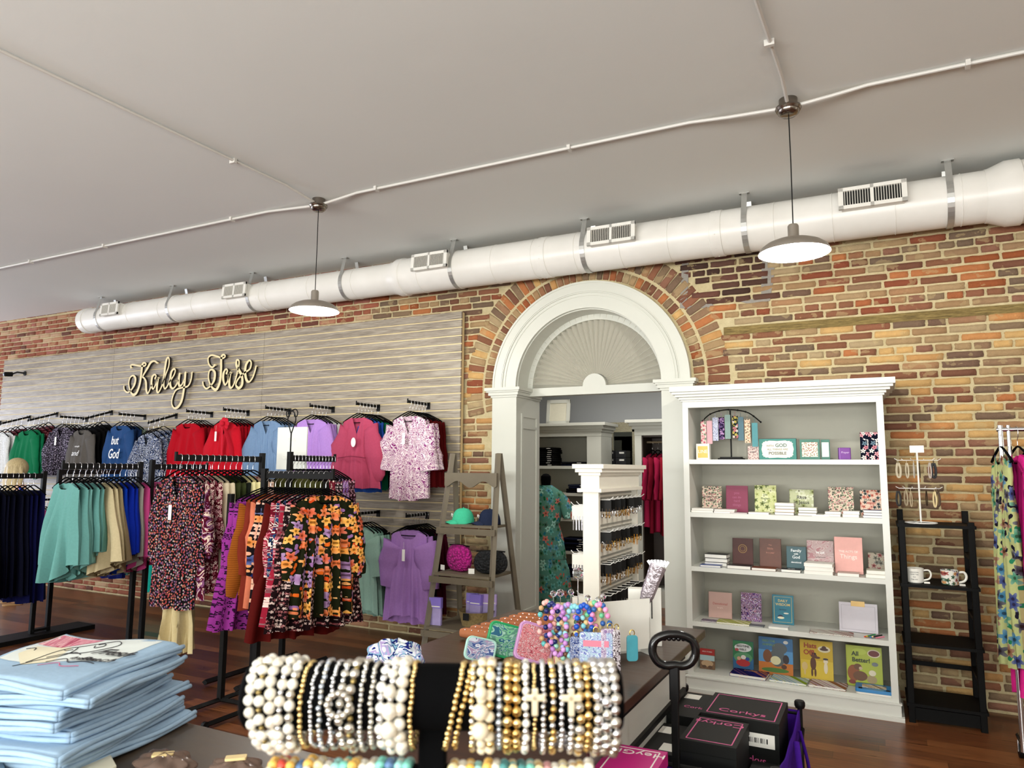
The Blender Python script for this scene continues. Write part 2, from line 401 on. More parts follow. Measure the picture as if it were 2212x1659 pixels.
# ---- rear room behind the opening
GREYW = plaster('a3a6a8', .05)
struct(MB().box(-6.5, 1.2, 10.0, 10.15, 0, 3.4).build('wall_far', GREYW))
struct(MB().box(-6.6, -6.5, W+.5, 10.1, 0, 3.4).build('wall_side_left', GREYW))
struct(MB().box(1.2, 1.3, W+.5, 10.1, 0, 3.4).build('wall_side_right', GREYW))
struct(MB().box(-6.6, 1.3, W+.5, 10.1, 3.4, 3.5).build('ceiling', CEILM))
area('rear_room_ceiling_light', (-2.6, 8.3, 3.35), (0, 0, 0), 2.4, .8, 58, (1, .96, .9))
# ---- painted door surround: pilasters, capitals, arch, lining
WP = mat('cbccc2', .38, var=.03, nsc=3); ft = W-.055
d = MB(); BB = d.box
YI = 6.82
for (xa, xb, si) in ((-3.42, -3.15, 1), (-1.70, -1.44, -1)):
    BB(xa, xb, ft, W+.02, 0, 2.43); BB(xa-.0, xb+.0, ft-.012, W, 0, .22)
    xi = xb if si > 0 else xa
    BB(min(xi, xi-si*.05), max(xi, xi-si*.05), W+.02, YI, 0, 2.43)      # jamb lining
    # raised frame of the jamb panel
    f0, f1 = (W+.05, YI-.06)
    for (ya, yb, za, zb) in ((f0, f0+.035, .3, 2.25), (f1-.035, f1, .3, 2.25), (f0+.036, f1-.036, 2.215, 2.249), (f0+.036, f1-.036, 2.10, 2.125), (f0+.036, f1-.036, .302, .335)):
        BB(min(xi, xi+si*.012), max(xi, xi+si*.012), ya, yb, za, zb)
    # capital: three stepped bands wrapping front and reveal
    for (k, z0, z1) in ((.012, 2.405, 2.425), (.03, 2.425, 2.455), (.045, 2.455, 2.47), (.06, 2.47, 2.50)):
        BB(xa-(k if si > 0 else 0) , xb+(0 if si > 0 else k), ft-k, W, z0, z1)
        BB(min(xi, xi+si*k), max(xi, xi+si*k), ft-k, YI, z0, z1)
n = 48
def ring(mb, r0, r1, y0, y1, a0=0, a1=PI, n=48):
    vs = []; fs = []
    for i in range(n+1):
        a = a0+(a1-a0)*i/n
        for (r, y) in ((r0, y0), (r1, y0), (r1, y1), (r0, y1)): vs.append((AC[0]+r*math.cos(a), y, AC[1]+r*math.sin(a)))
    for i in range(n):
        for k in range(4): l = (k+1) % 4; fs.append((i*4+k, i*4+l, (i+1)*4+l, (i+1)*4+k))
    fs.append((0, 3, 2, 1)); fs.append((n*4, n*4+1, n*4+2, n*4+3)); mb.add(vs, fs)
ring(d, .73, .99, ft, W+.02); ring(d, .845, .86, ft-.006, ft); ring(d, .875, .885, ft-.010, ft); ring(d, .89, .897, ft-.006, ft)
ring(d, .97, .99, ft-.006, ft); ring(d, .72, .765, W-.02, YI)
struct(d.build('door_1', WP, bevel=0))
# pleated fanlight in the arch
fan = MB(); FY = 6.60
N = 33
vs = []; fs = []
for i in range(2*N+1):
    a = PI*i/(2*N); dy = 0 if i % 2 == 0 else .05
    dz = .0 if i % 2 else 0
    for (r, y) in ((.115, FY-dy*.25), (.70, FY-dy*1.5)): vs.append((AC[0]+r*math.cos(a), y, AC[1]+.02+r*math.sin(a)))
for i in range(2*N): fs.append((i*2, i*2+1, i*2+3, i*2+2))
fan.add(vs, fs)
fanob = fan.build('pleated_fan', mat('cbc8bc', .8, var=.03)); fan_t = thing('arched_fan_shade', 'pleated off-white fan shade filling the arch above the doorway', 'window shade')
fanob.parent = fan_t
fr = MB()
fr.box(OPX[0]+.03, OPX[1]-.03, FY-.075, FY+.02, 2.43, 2.51)
ring(fr, .665, .73, FY-.07, FY+.03)
pts = [(AC[0]+.12*math.cos(PI*i/14), 2.51+.12*math.sin(PI*i/14)) for i in range(15)]
fr.wall(pts[::-1], FY-.075, FY-.02)
fr.build('fan_frame', WP, fan_t)
# rear-room baseboard
struct(MB().box(-6.5, 1.2, 9.97, 10.0, 0, .16).build('baseboard_far', WP))
# ================================================================== slat wall
def slat_mat():
    m, t = base('driftwood_slats', rgb('9b9181'), .42); o = t.obj(); sep = t.n('ShaderNodeSeparateXYZ', i_0=o)
    g = t.noise(t.maps(o, (1.6, 1, 38)), 3.2, 6, .6); g2 = t.noise(t.maps(o, (.5, 1, 6)), 3, 3)
    v = t.m('ADD', t.m('MULTIPLY', g, .65), t.m('MULTIPLY', g2, .35))
    t.put(t.b.inputs['Base Color'], t.ramp(v, [(.3, rgb('5f564a')), (.47, rgb('8a8073')), (.6, rgb('a89f90')), (.8, rgb('c4bcac'))])); t.bump(g, .15, .004); return m
SLM = slat_mat(); GRV = mat('e2cf9f', .6, var=.05)
SL0, SL1, SLY = .33, 3.315, 6.235
for (xa, xb, lab) in ((-12.05, -9.372, 'grey wood-look slat panel at the far left end of the display wall'), (-9.368, -6.542, 'grey wood-look slat panel carrying the first word of the sign'), (-6.538, -3.77, 'grey wood-look slat panel next to the bare brick and the arch')):
    t = thing('slat_panel', lab, 'slat wall panel'); sl = MB(); z = SL1; P_ = .0856
    while z > SL0+.01:
        zb = max(SL0, z-P_+.012)
        sl.wall([(xa, zb), (xb, zb), (xb, z), (xa, z)], SLY, SLY+.022); z -= P_
    sl.build('slats', SLM, t)
    MB().box(xa+.001, xb-.001, SLY+.012, W-.03, SL0, SL1-.004).build('grooved_backing', GRV, t)
# ================================================================== ceiling: conduit, duct, pendants
CONW = mat('cfccc6', .4, var=.03)
def conduit(name, pts, label, clips):
    t = thing(name, label, 'conduit'); MB().tube(pts, .011, 8).build('pipe', CONW, t, smooth=True)
    for c in clips:
        k = MB(Matrix.Translation(c[0]) @ RZ(c[1])); k.box(-.012, .012, -.026, .026, -.034, 0); k.build('clip', CONW, t)
zc = CZ-.014
LX = (-4.163, -.393); LY = 4.5
conduit('ceiling_conduit', [(-15, LY, zc), (-4.75, LY, zc), (-4.45, LY, zc-.02), (LX[0]-.05, LY, zc-.035)], 'thin white conduit along the ceiling left of the left pendant', [((x, LY, CZ), 0) for x in (-8.35, -7.05, -5.2)])
conduit('ceiling_conduit', [(LX[0]+.05, LY, zc-.035), (-3.95, LY, zc-.02), (-3.75, LY, zc), (-1.0, LY, zc), (-.75, LY, zc-.02), (LX[1]-.05, LY, zc-.035)], 'thin white conduit along the ceiling between the two pendants', [((x, LY, CZ), 0) for x in (-3.55, -1.85)])
conduit('ceiling_conduit', [(LX[1]+.05, LY, zc-.035), (-.15, LY, zc-.02), (.05, LY, zc), (6, LY, zc)], 'thin white conduit along the ceiling right of the right pendant', [((.55, LY, CZ), 0)])
conduit('ceiling_conduit', [(LX[0], LY-.06, zc-.03), (LX[0], LY-.4, zc), (LX[0]-.04, 2, zc), (LX[0]-.05, -5.9, zc)], 'thin white conduit running from the left pendant towards the viewer', [((LX[0]-.02, 3.6, CZ), PI/2)])
conduit('ceiling_conduit', [(LX[1], LY-.06, zc-.03), (LX[1], LY-.3, zc), (LX[1]-.03, 3.4, zc), (LX[1]-.05, -5.9, zc)], 'thin white conduit running from the right pendant towards the viewer', [((LX[1]-.02, 3.8, CZ), PI/2)])
BRUSH = mat('c2baae', .38, .85, var=.1, nsc=6)
SHIN = emit('ffffff', .35)
def pendant(x, y, label, drop=.96):
    t = thing('pendant_lamp', label, 'pendant lamp', (x, y, CZ), 0, None if y == LY else 'pendant lamps beyond the view')
    MB().lathe([(.055, 0), (.055, -.05), (.075, -.05), (.078, -.062), (.07, -.075), (.066, -.075), (.062, -.09), (.045, -.105), (.01, -.108)], 28).build('canopy', mat('8d857c', .22, 1, var=.05), t, smooth=True)
    MB().tube([(0, 0, -.10), (.002, 0, -.4), (0, 0, -drop+.15)], .0035, 6).build('cord', BLACK, t)
    z = -drop
    MB().lathe([(.008, z+.165), (.026, z+.16), (.032, z+.15), (.032, z+.075), (.036, z+.07), (.05, z+.065)], 24).build('socket_cup', BRUSH, t, smooth=True)
    sh = MB(); prof = [(.05, .068), (.075, .066), (.12, .055), (.16, .038), (.19, .015), (.203, -.008), (.205, -.018)]
    sh.lathe([(r, z+h) for r, h in prof], 48, caps=False)
    sh.k = 1; sh.lathe([(.205, z-.018), (.2, z-.010), (.187, z+.012), (.157, z+.034), (.118, z+.051), (.075, z+.061), (.02, z+.063)], 48, caps=False)
    shade = sh.build('shade', [BRUSH, mat('f4f8ff', .35, var=0)], t, smooth=True, ang=60)
    sh2 = MB(); sh2.lathe([(.013, z+.06), (.016, z+.045), (.03, z+.02), (.034, z+.0), (.028, z-.022), (.012, z-.036), (.001, z-.038)], 20)
    sh2.build('bulb', emit('f4faff', 28), t, smooth=True)
    l = bpy.data.lights.new('pendant_light', 'POINT'); l.energy = LAMP_W if y == LY else 30; l.color = (1, .96, .87) if x > -6 else (.93, .95, 1); l.shadow_soft_size = .035
    lo = bpy.data.objects.new('pendant_light', l); COL.objects.link(lo); lo.parent = t; lo.location = (0, 0, z-.055)
    return t
pendant(LX[0], LY, 'brushed metal dome pendant lamp hanging left of the arched doorway')
pendant(LX[1], LY, 'larger-looking brushed metal dome pendant lamp above the white bookcase')
for (x, y, w_) in ((3.4, 4.5, 'outside the view beyond the chrome rack'), (-4.2, -.4, 'behind the viewer, in line with the left pendant'), (-.42, -.6, 'directly behind the viewer'), (-8.0, -.4, 'near the left shop window'), (3.4, -.5, 'behind the viewer by the right wall')): pendant(x, y, 'metal dome pendant lamp '+w_)
# duct
def duct():
    t = thing('air_duct', 'big round white air duct hung under the ceiling along the brick wall', 'air duct')
    m, tt = base('duct_paint', rgb('e8e6e0'), .33); o = tt.obj(); n = tt.noise(o, 3, 3); tt.put(tt.b.inputs['Base Color'], tt.mix(n, rgb('eceae5'), rgb('d6d3cb'))); tt.bump(n, .1, .02)
    cy, z0 = 6.05, 3.70
    MX = Matrix.Translation((0, cy, z0)) @ RY(PI/2)
    def seg(name, prof, **k): MB(MX).lathe(prof, 56).build(name, m, t, smooth=True, ang=30)
    seg('duct_body', [(.168, -9.62), (.168, -4.48)]); seg('end_cap', [(.02, -9.80), (.14, -9.79), (.17, -9.74), (.176, -9.70), (.176, -9.62)])
    seg('reducer', [(.171, -4.50), (.174, -4.46), (.198, -4.40), (.198, -4.33), (.19, -4.32)])
    seg('duct_body', [(.190, -4.33), (.190, .80)]); seg('reducer', [(.194, .78), (.196, .80), (.235, .90), (.236, .99), (.226, 1.0)]); seg('duct_body', [(.225, .99), (.225, 6.45)])
    r = MB(MX)
    def band(x, rad, w=.004, h=.004): r.lathe([(rad-.002, x-w), (rad+h, x-w/2), (rad+h, x+w/2), (rad-.002, x+w)], 56, caps=False)
    x = -9.3
    while x < -4.6: band(x, .168); x += .62
    x = -4.1
    while x < .75: band(x, .190); x += .43
    for x in (1.08, 1.9, 2.7): band(x, .225, .008, .005)
    r.build('spiral_seams', m, t, smooth=True)
    for x, rad in ((-7.9, .168), (-6.35, .168), (-2.72, .19), (-1.12, .19)):
        q = MB(MX); q.lathe([(rad-.002, x-.05), (rad+.006, x-.045), (rad+.006, x+.045), (rad-.002, x+.05)], 56, caps=False)
        for a in range(10): q.ball((rad*math.cos(a*.628), rad*math.sin(a*.628), x), .006+.004, 5, 4)
        q.build('coupling', m, t, smooth=True)
    for x in (.557, -.885, -2.294, -3.693, -5.098, -6.485, -7.88, -9.316):
        rad = (.168 if x < -4.4 else .19)+.004; pts = []; w = .022
        s = MB()
        ang = [math.radians(a) for a in range(-30, 211, 10)]
        path = [(cy+.03+.02, CZ)]+[(cy-rad*math.sin(a+PI/2)*0+rad*math.cos(PI-(a)), z0-rad*math.sin(a)) for a in ang]
        path = [(cy-rad*.55, CZ)]+[(cy-rad*math.cos(a), z0-rad*math.sin(a)) for a in ang]+[(cy+rad*.55, CZ)]
        vs = []; fs = []
        for (yy, zz) in path: vs += [(x-w, yy, zz), (x+w, yy, zz)]
        for i in range(len(path)-1): fs.append((2*i, 2*i+1, 2*i+3, 2*i+2))
        s.add(vs, fs); s.box(x-.04, x+.04, cy-rad*.55-.02, cy-rad*.55+.02, CZ-.006, CZ)
        so = s.build('hanger_strap', mat('c4c4c0', .35, .7, var=.1), t); q = so.modifiers.new('s', 'SOLIDIFY'); q.thickness = .003
    # grilles facing out and slightly down
    for (px, py, wv) in ((240, 666, .36), (509, 632, .38), (932, 571, .42), (1323, 519, .44), (1885, 447, .46)):
        p = A(px, py, 5.845); rad = .168 if p.x < -4.4 else .19
        M = Matrix.Translation((p.x, cy, z0)) @ RX(math.radians(-4))
        hw, hh = wv/2, .085; yo = -rad-.075
        b = MB(M @ T(0, 0, .035)); b.box(-hw+.02, hw-.02, yo+.02, -rad*.8, -hh+.008, hh-.008)
        for (xa, xb, za, zb) in ((-hw, hw, hh-.028, hh), (-hw, hw, -hh, -hh+.028), (-hw, -hw+.035, -hh, hh), (hw-.035, hw, -hh, hh), (-.012, .012, -hh, hh)): b.box(xa, xb, yo, yo+.02, za, zb)
        g = b.build('vent_box', mat('e6e4dc', .35, var=.02), t)
        b = MB(M @ T(0, 0, .035))
        for k in range(22):
            xx = -hw+.045+k*(wv-.09)/21
            if abs(xx) < .016: continue
            b.box(xx-.0025, xx+.0025, yo+.002, yo+.018, -hh+.028, hh-.028, T(xx, 0, 0) @ RZ(.6 if xx < 0 else -.6) @ T(-xx, 0, 0) if 0 else None)
        b.build('louvres', mat('cfccc2', .4, var=0), g)
        MB(M @ T(0, 0, .035)).box(-hw+.03, hw-.03, yo+.0195, yo+.0215, -hh+.02, hh-.02).build('dark_opening', mat('1c1b19', .8, var=0), g)
duct()
# ================================================================== hangers and garments
ORD = ['foremost', 'second', 'third', 'fourth', 'fifth', 'sixth', 'seventh', 'eighth', 'ninth', 'tenth', 'eleventh', 'twelfth', 'thirteenth', 'last']
def hanger_mesh():
    mb = MB()
    mb.tube(catmull([(-.205, 0, -.205), (-.16, 0, -.178), (-.06, 0, -.132), (0, 0, -.115), (.06, 0, -.132), (.16, 0, -.178), (.205, 0, -.205)], 3), .0085, 6, .6)
    mb.tube([(-.2, 0, -.208), (0, 0, -.214), (.2, 0, -.208)], .005, 6)
    return mb.mesh('hanger', VELVET, True)
def hook_mesh():
    mb = MB(); P = [(0, 0, -.115), (0, 0, -.085), (.004, 0, -.07), (.018, 0, -.05), (.019, 0, -.01), (.008, 0, .004), (-.010, 0, .004), (-.018, 0, -.012)]
    mb.tube(catmull(P, 3), .002, 5); return mb.mesh('hook', CHROME, True, 0)
HM, HKM = hanger_mesh(), hook_mesh()
def garment_mesh(key, L=.62, ws=.2, wh=.27, neck='round', nw=.38, nd=.09, sl=.45, sang=8, sw=.075, cuff=.05, fold=.02, nf=5, t=.05, hem=0.0, puff=0, hl=0.0, seed=0):
    rd = random.Random(seed); mb = MB(); NU, NV = 30, 16; ph = rd.uniform(0, 6); ph2 = rd.uniform(0, 6)
    def zs(s): return -.143-.062*abs(s)**1.3
    def mk(front):
        sg = -1 if front else 1
        def fn(u, v):
            s = -1+2*u; a = abs(s); zt = zs(s); inn = max(0, 1-(a/nw))
            if a < nw:
                if neck == 'v': dd = nd*inn
                elif neck == 'vh': dd = nd*inn**1.6
                else: dd = nd*math.sqrt(max(0, 1-(a/nw)**2))
                zt -= dd if front else .018*math.sqrt(max(0, 1-(a/nw)**2))
            w = ws+(wh-ws)*v**.8-.018*math.sin(PI*min(1, v*1.6))*(1 if sl < 1 else 0)
            zb = -.145-L+hem*math.cos(s*PI)*.5+(hl if front else 0)*(1-a*a)+.006*math.sin(9*s+ph)
            vv = v; z = zt+(zb-zt)*vv
            depth = t*math.sqrt(max(0, 1-s*s))*(.35+.65*min(1, 2.2*v))
            f = 1.45*fold*(v**.8)*(math.sin(nf*PI*s+ph+(.0 if front else 2))*.7+math.sin(nf*2.3*s+ph2+v*2)*.5)*(1-a**6)
            x = s*w+.5*fold*v*math.sin(nf*2*s+ph2)
            return (x, sg*depth+f, z)
        return fn
    mb.sheet(mk(True), NU, NV); mb.sheet(mk(False), NU, NV, flip=True)
    if sl > 0:
        for sd in (-1, 1):
            a = math.radians(sang+rd.uniform(-3, 3)); N = 9; pts = []; rr = []
            x0, z0 = sd*(ws-.035), -.22-sw*.55
            for i in range(N+1):
                q = i/N; bend = .02*math.sin(q*PI)*rd.uniform(.6, 1.2)
                pts.append((x0+sd*(math.sin(a)*sl*q+bend+.02*q), -.012*math.sin(q*PI)+rd.uniform(-.004, .004), z0-math.cos(a)*sl*q))
                r = sw+(cuff-sw)*q
                if puff: r = sw*(1+puff*math.sin(PI*min(1, q*1.02))**1.5) if q < .93 else cuff
                rr.append(r*rd.uniform(.94, 1.06))
            # flattened sleeve tube
            vs = []; n = 12
            for i, p in enumerate(pts):
                for k in range(n):
                    b = 2*PI*k/n; ff = 1+.13*math.sin(3*b+i*.9)
                    vs.append((p[0]+rr[i]*math.cos(b)*ff, p[1]+rr[i]*.45*math.sin(b)*ff, p[2]+.012*math.cos(b)*sd*(1 if i else 4)))
            fs = [(i*n+k, i*n+(k+1) % n, (i+1)*n+(k+1) % n, (i+1)*n+k) for i in range(N) for k in range(n)]
            fs.append(tuple(range(n-1, -1, -1)))
            mb.add(vs, fs)
    return mb
GM = {}
SHAPES = dict(
    blouse=dict(L=.66, wh=.29, neck='v', nd=.17, nw=.36, sl=.52, puff=.35, sw=.08, cuff=.045, fold=.02, nf=6),
    peasant=dict(L=.74, wh=.34, neck='v', nd=.19, nw=.34, sl=.56, puff=.45, sw=.085, cuff=.05, fold=.028, nf=7),
    tunic=dict(L=.76, wh=.30, neck='v', nd=.20, nw=.36, sl=.42, sw=.15, cuff=.13, sang=16, fold=.03, nf=5, hl=-.03),
    sweat=dict(L=.60, wh=.26, neck='round', nd=.085, nw=.36, sl=.56, sw=.085, cuff=.048, fold=.014, nf=4, sang=9),
    tee=dict(L=.66, wh=.29, neck='round', nd=.10, nw=.48, sl=.36, sw=.10, cuff=.085, fold=.022, nf=6, hl=.08, sang=10),
    poncho=dict(L=.74, wh=.25, neck='round', nd=.07, nw=.4, sl=0, fold=.055, nf=4, hem=-.16, t=.06),
    cardi=dict(L=.80, wh=.26, neck='vh', nd=.30, nw=.30, sl=.55, sw=.07, cuff=.05, fold=.014, nf=4, sang=8),
    dress=dict(L=1.02, wh=.34, neck='round', nd=.08, nw=.36, sl=.5, sw=.075, cuff=.05, fold=.03, nf=7),
    plain=dict(L=.62, wh=.25, neck='round', nd=.07, nw=.34, sl=.46, sw=.065, cuff=.045, fold=.014, nf=4, sang=5),
    tank=dict(L=.70, wh=.26, neck='vh', nd=.14, nw=.42, sl=0, ws=.17, fold=.03, nf=5),
    pants=dict(L=.78, ws=.17, wh=.25, neck='round', nd=0, nw=.3, sl=0, fold=.045, nf=5),
)
def gmesh(shape, m, seed=0, **over):
    k = (shape, m.name, seed, tuple(sorted(over.items())))
    if k not in GM:
        p = dict(SHAPES[shape]); p.update(over); GM[k] = garment_mesh(shape, seed=seed, **p).mesh(shape, m, True, 0)
    return GM[k]
TAGM = mat('f6f5f0', .6, var=0); TAGT = mat('33343a', .7, var=0)
def tagmesh():
    mb = MB(); mb.box(-.016, .016, -.003, 0, -.13, -.02); mb.tube([(0, 0, .05), (0, 0, -.02)], .0008, 4); return mb.mesh('hang_tag', TAGM)
TGM = tagmesh()
def hang(shape, m, pos, rz, label, group=None, seed=0, tagged=None, hl=None, nm='shirt', cat='top', tilt=0, **over):
    g = bpy.data.objects.new(nm, gmesh(shape, m, seed, **over)); COL.objects.link(g)
    g.location = pos; g.rotation_euler = (0, tilt, rz); tag(g, label, cat, group)
    if tagged:
        q = bpy.data.objects.new('hang_tag', TGM); COL.objects.link(q); q.parent = g; q.location = (tagged[0], tagged[1], tagged[2]-.055); q['label'] = 'white hang tag'
    h = bpy.data.objects.new('clothes_hanger', HM); COL.objects.link(h); h.location = pos; h.rotation_euler = (0, tilt, rz)
    tag(h, hl or 'black velvet hanger holding the '+label.split(' hanging')[0], 'hanger', 'velvet hangers'+(' of '+group if group else ''))
    k = bpy.data.objects.new('hook', HKM); COL.objects.link(k); k.parent = h
    return g
SH_N = dict(blouse=('blouse', 'blouse'), peasant=('blouse', 'blouse'), tunic=('tunic', 'top'), sweat=('sweatshirt', 'sweatshirt'), tee=('long_tee', 'top'), poncho=('poncho', 'poncho'),
            cardi=('cardigan', 'cardigan'), dress=('dress', 'dress'), plain=('long_sleeve_top', 'top'), tank=('tank_top', 'top'), pants=('wide_trousers', 'trousers'))
rg = random.Random(11)
def rail(items, p0, step, rz, where, group, hookdz=-.004):
    """items front to back: (shape, material, short description, optional dict)"""
    cnt = 0
    for it in items:
        sh, m, desc = it[:3]; kw = dict(it[3]) if len(it) > 3 else {}
        rep = kw.pop('n', 1)
        for r in range(rep):
            p = Vector(p0)+Vector(step)*cnt; p.z += hookdz
            nm, ct = SH_N[sh]
            lab = f"{desc}, {ORD[min(cnt, 13)]} on {where}"
            hl = f"black velvet hanger, {ORD[min(cnt, 13)]} on {where}"
            k2 = dict(kw)
            if r: k2.pop('tagged', None)
            hang(sh, m, p, rz+rg.uniform(-.07, .07), lab, group, seed=(cnt*3+len(desc)) % 5, hl=hl, nm=nm, cat=ct, **k2); cnt += 1
# ---- slat wall arms
def wall_arm(x, z, label, L=.37, drop=.0, slat=True):
    t = thing('faceout_bracket', label, 'bracket', (x, SLY, z)); mb = MB()
    mb.box(-.022, .022, -.008, -.001, -.05, .02); mb.build('mount_plate', BLACKM, t)
    MB().add([(-.006, 0, -.014), (.006, 0, -.014), (.006, 0, .014), (-.006, 0, .014), (-.006, -L, -.014-drop), (.006, -L, -.014-drop), (.006, -L, .014-drop), (-.006, -L, .014-drop)],
             [(0, 3, 2, 1), (4, 5, 6, 7), (0, 1, 5, 4), (1, 2, 6, 5), (2, 3, 7, 6), (3, 0, 4, 7)]).build('arm_bar', BLACKM, t)
    mb = MB()
    if drop:
        for i in range(6): y = -.04-i*(L-.05)/5; mb.cyl((0, y, drop*y/L+.012), (0, y, drop*y/L+.03), .004, n=6)
        mb.build('pins', BLACKM, t)
    else:
        mb.box(-.007, .007, -L-.004, -L, -.016, .03); mb.build('end_stop', BLACKM, t)
    return t
F = fabric
rose = F('c0607c', sc=20); lilac = F('c4a0e0'); lilac2 = F('b893cc'); white = F('e6e6e4'); red = F('c01a34'); red2 = F('d22a40'); dred = F('6a0a14')
tunicm = F('f2e8ea', 'swirl', ('9a3f86', 'f4e8ec', '9a4a8c', 'f0dce0'), 9); denim = F('7f9bbd', 'stripe', ('9fb6d0',), 330); navyp = F('1f3458', 'swirl', ('e4e8f0', '3c5f95', '14203a'), 16)
blueS = F('3f6494'); gray = F('77736f'); blk = F('101012'); sage = F('a8c6ba'); green = F('1f8a63'); green2 = F('1a7a5a'); blue = F('3a66b4'); teal = F('6d9f9c'); darkpat = F('3a3440', 'ditsy', ('b9aec4', '8d7f9c', '5f5568'), 45)
burg = F('5a1030'); maroonf = F('5c1224', 'ditsy', ('b06a78', '80303c'), 30); lace = F('e9ebea', 'swirl', ('ffffff', 'd4d8d8'), 30)
AZ = 2.36; HY = 5.90
arms = [(-4.155, 'rightmost upper wall arm', [('tunic', tunicm, 'white and purple floral kimono tunic', dict(n=2, tagged=(.0, -.09, -.26), L=.82, wh=.24, sang=8, sw=.12, cuff=.11)), ('plain', dred, 'dark red long-sleeve top', dict(n=4, L=.72))]),
        (-4.80, 'the upper wall arm of the rose blouse', [('peasant', rose, 'rose pink gathered peasant blouse', {}), ('plain', blue, 'royal blue blouse', dict(n=2, L=.78)), ('plain', green2, 'emerald green blouse', dict(n=2, L=.76)), ('plain', blk, 'black blouse', dict(n=2, L=.74))]),
        (-5.43, 'the upper wall arm of lilac shirts', [('blouse', lilac, 'lilac collared V-neck shirt', dict(n=3)), ('plain', white, 'white long-sleeve shirt', dict(n=2))]),
        (-6.08, 'the upper wall arm of striped blouses', [('blouse', denim, 'light blue striped blouse', dict(n=5))]),
        (-6.745, 'the upper wall arm of bow-neck reds', [('blouse', red2, 'bright red V-neck blouse', dict(n=1, tagged=(-.06, -.075, -.20), L=.82)), ('plain', red, 'red long-sleeve top', dict(n=5))]),
        (-7.37, 'the upper wall arm of red sweaters', [('sweat', red, 'plain red raglan sweater', dict(n=1, L=.70)), ('plain', F('a3162c'), 'deep red sweater', dict(n=4))]),
        (-8.63, 'the upper wall arm of blue sweatshirts', [('sweat', blueS, 'slate blue printed sweatshirt', dict(L=.72)), ('plain', F('2a456e'), 'navy sweatshirt', dict(n=2)), ('plain', F('8c9a8c'), 'pale sage sweatshirt', {})]),
        (-9.87, 'the upper wall arm of dark prints', [('blouse', darkpat, 'dark purple speckled V-neck blouse', dict(n=2, tagged=(.0, -.075, -.22))), ('plain', burg, 'burgundy top', dict(n=3))])]
for i, (x, wh, items) in enumerate(arms):
    wall_arm(x, AZ, 'straight black bar, '+wh, drop=0)
    if i == 4: items[0][3]['n'] = 1
    rail(items, (x, HY, AZ+.018), (0, .055, 0), 0, wh, wh, 0)
falls = [(-8.02, 2.36, 'sloping arm of navy prints', [('blouse', navyp, 'navy and white marbled blouse', dict(n=4, L=.72))]),
         (-9.33, 2.44, 'sloping arm of grey sweatshirts', [('sweat', gray, 'charcoal grey printed sweatshirt', dict(L=.70, sl=.62)), ('plain', blk, 'black sweatshirt', dict(n=4))]),
         (-10.57, 2.45, 'sloping arm of green fleeces', [('sweat', green, 'green collared fleece', dict(n=2, L=.66)), ('plain', maroonf, 'maroon printed top', dict(n=3))]),
         (-11.24, 2.42, 'leftmost sloping wall arm', [('plain', lace, 'white lace top', dict(n=2, L=.7)), ('plain', maroonf, 'maroon printed blouse', dict(n=3))])]
for (x, z, wh, items) in falls:
    wall_arm(x, z, 'black stepped bar, '+wh, L=.40, drop=.13)
    rail(items, (x, SLY-.385, z-.13+.02), (0, .068, .022), 0, wh, wh, 0)
wall_arm(-12.0, 2.36, 'straight black wall arm at the far left end of the slat wall')
# lower row
lows = [(-4.14, 'lower arm beside the ladder shelf', [('tee', lilac2, 'lilac high-low tunic', dict(tagged=(0, -.095, -.26), L=.90, wh=.27, sang=6, sw=.13, cuff=.09, sl=.42)), ('plain', lilac2, 'lilac tunic', dict(L=.90)), ('plain', blk, 'black tunic', dict(n=2, L=.78)), ('plain', burg, 'burgundy tunic', dict(n=3, L=.85))]),
        (-4.76, 'lower arm of sage tunics', [('tee', sage, 'sage green tunic', dict(n=2, L=.86)), ('tee', F('97b8ac'), 'pale sage tunic', dict(n=2, L=.9)), ('plain', blk, 'black top', dict(n=1, L=.72))]),
        (-5.42, 'lower arm behind the orange floral', [('plain', F('c9a58c'), 'beige top', dict(n=2)), ('plain', F('40303a'), 'plum top', dict(n=2))]),
        (-6.9, 'lower arm behind the cream trousers', [('plain', F('36518a'), 'denim blue top', dict(n=2, L=.80)), ('plain', F('2d3a66'), 'indigo top', dict(n=2, L=.84))]),
        (-7.8, 'lower arm behind the pink poncho', [('plain', F('22c0b0'), 'turquoise top', dict(n=1, L=.9)), ('plain', F('6b3a8c'), 'purple top', dict(n=2, L=.9)), ('plain', F('8c8478'), 'taupe top', dict(n=1, L=.88))]),
        (-8.7, 'lower arm behind the blue ponchos', [('plain', F('23307a'), 'indigo long-sleeve top', dict(n=2, L=.8)), ('plain', teal, 'teal top', dict(n=2, L=.76))]),
        (-10.2, 'lower arm near the blonde person', [('plain', F('a03a70'), 'magenta top', dict(n=2)), ('plain', F('8a6a90'), 'mauve top', dict(n=2)), ('plain', gray, 'grey top', dict(n=2))]),
        (-11.1, 'leftmost lower arm', [('plain', F('78c8bc'), 'aqua top', dict(n=2)), ('plain', F('2a4fc0'), 'cobalt top', dict(n=2))])]
for (x, wh, items) in lows:
    wall_arm(x, 1.235, 'straight black bar, '+wh); rail(items, (x, HY+.02, 1.253), (0, .05, 0), 0, wh, wh, 0)
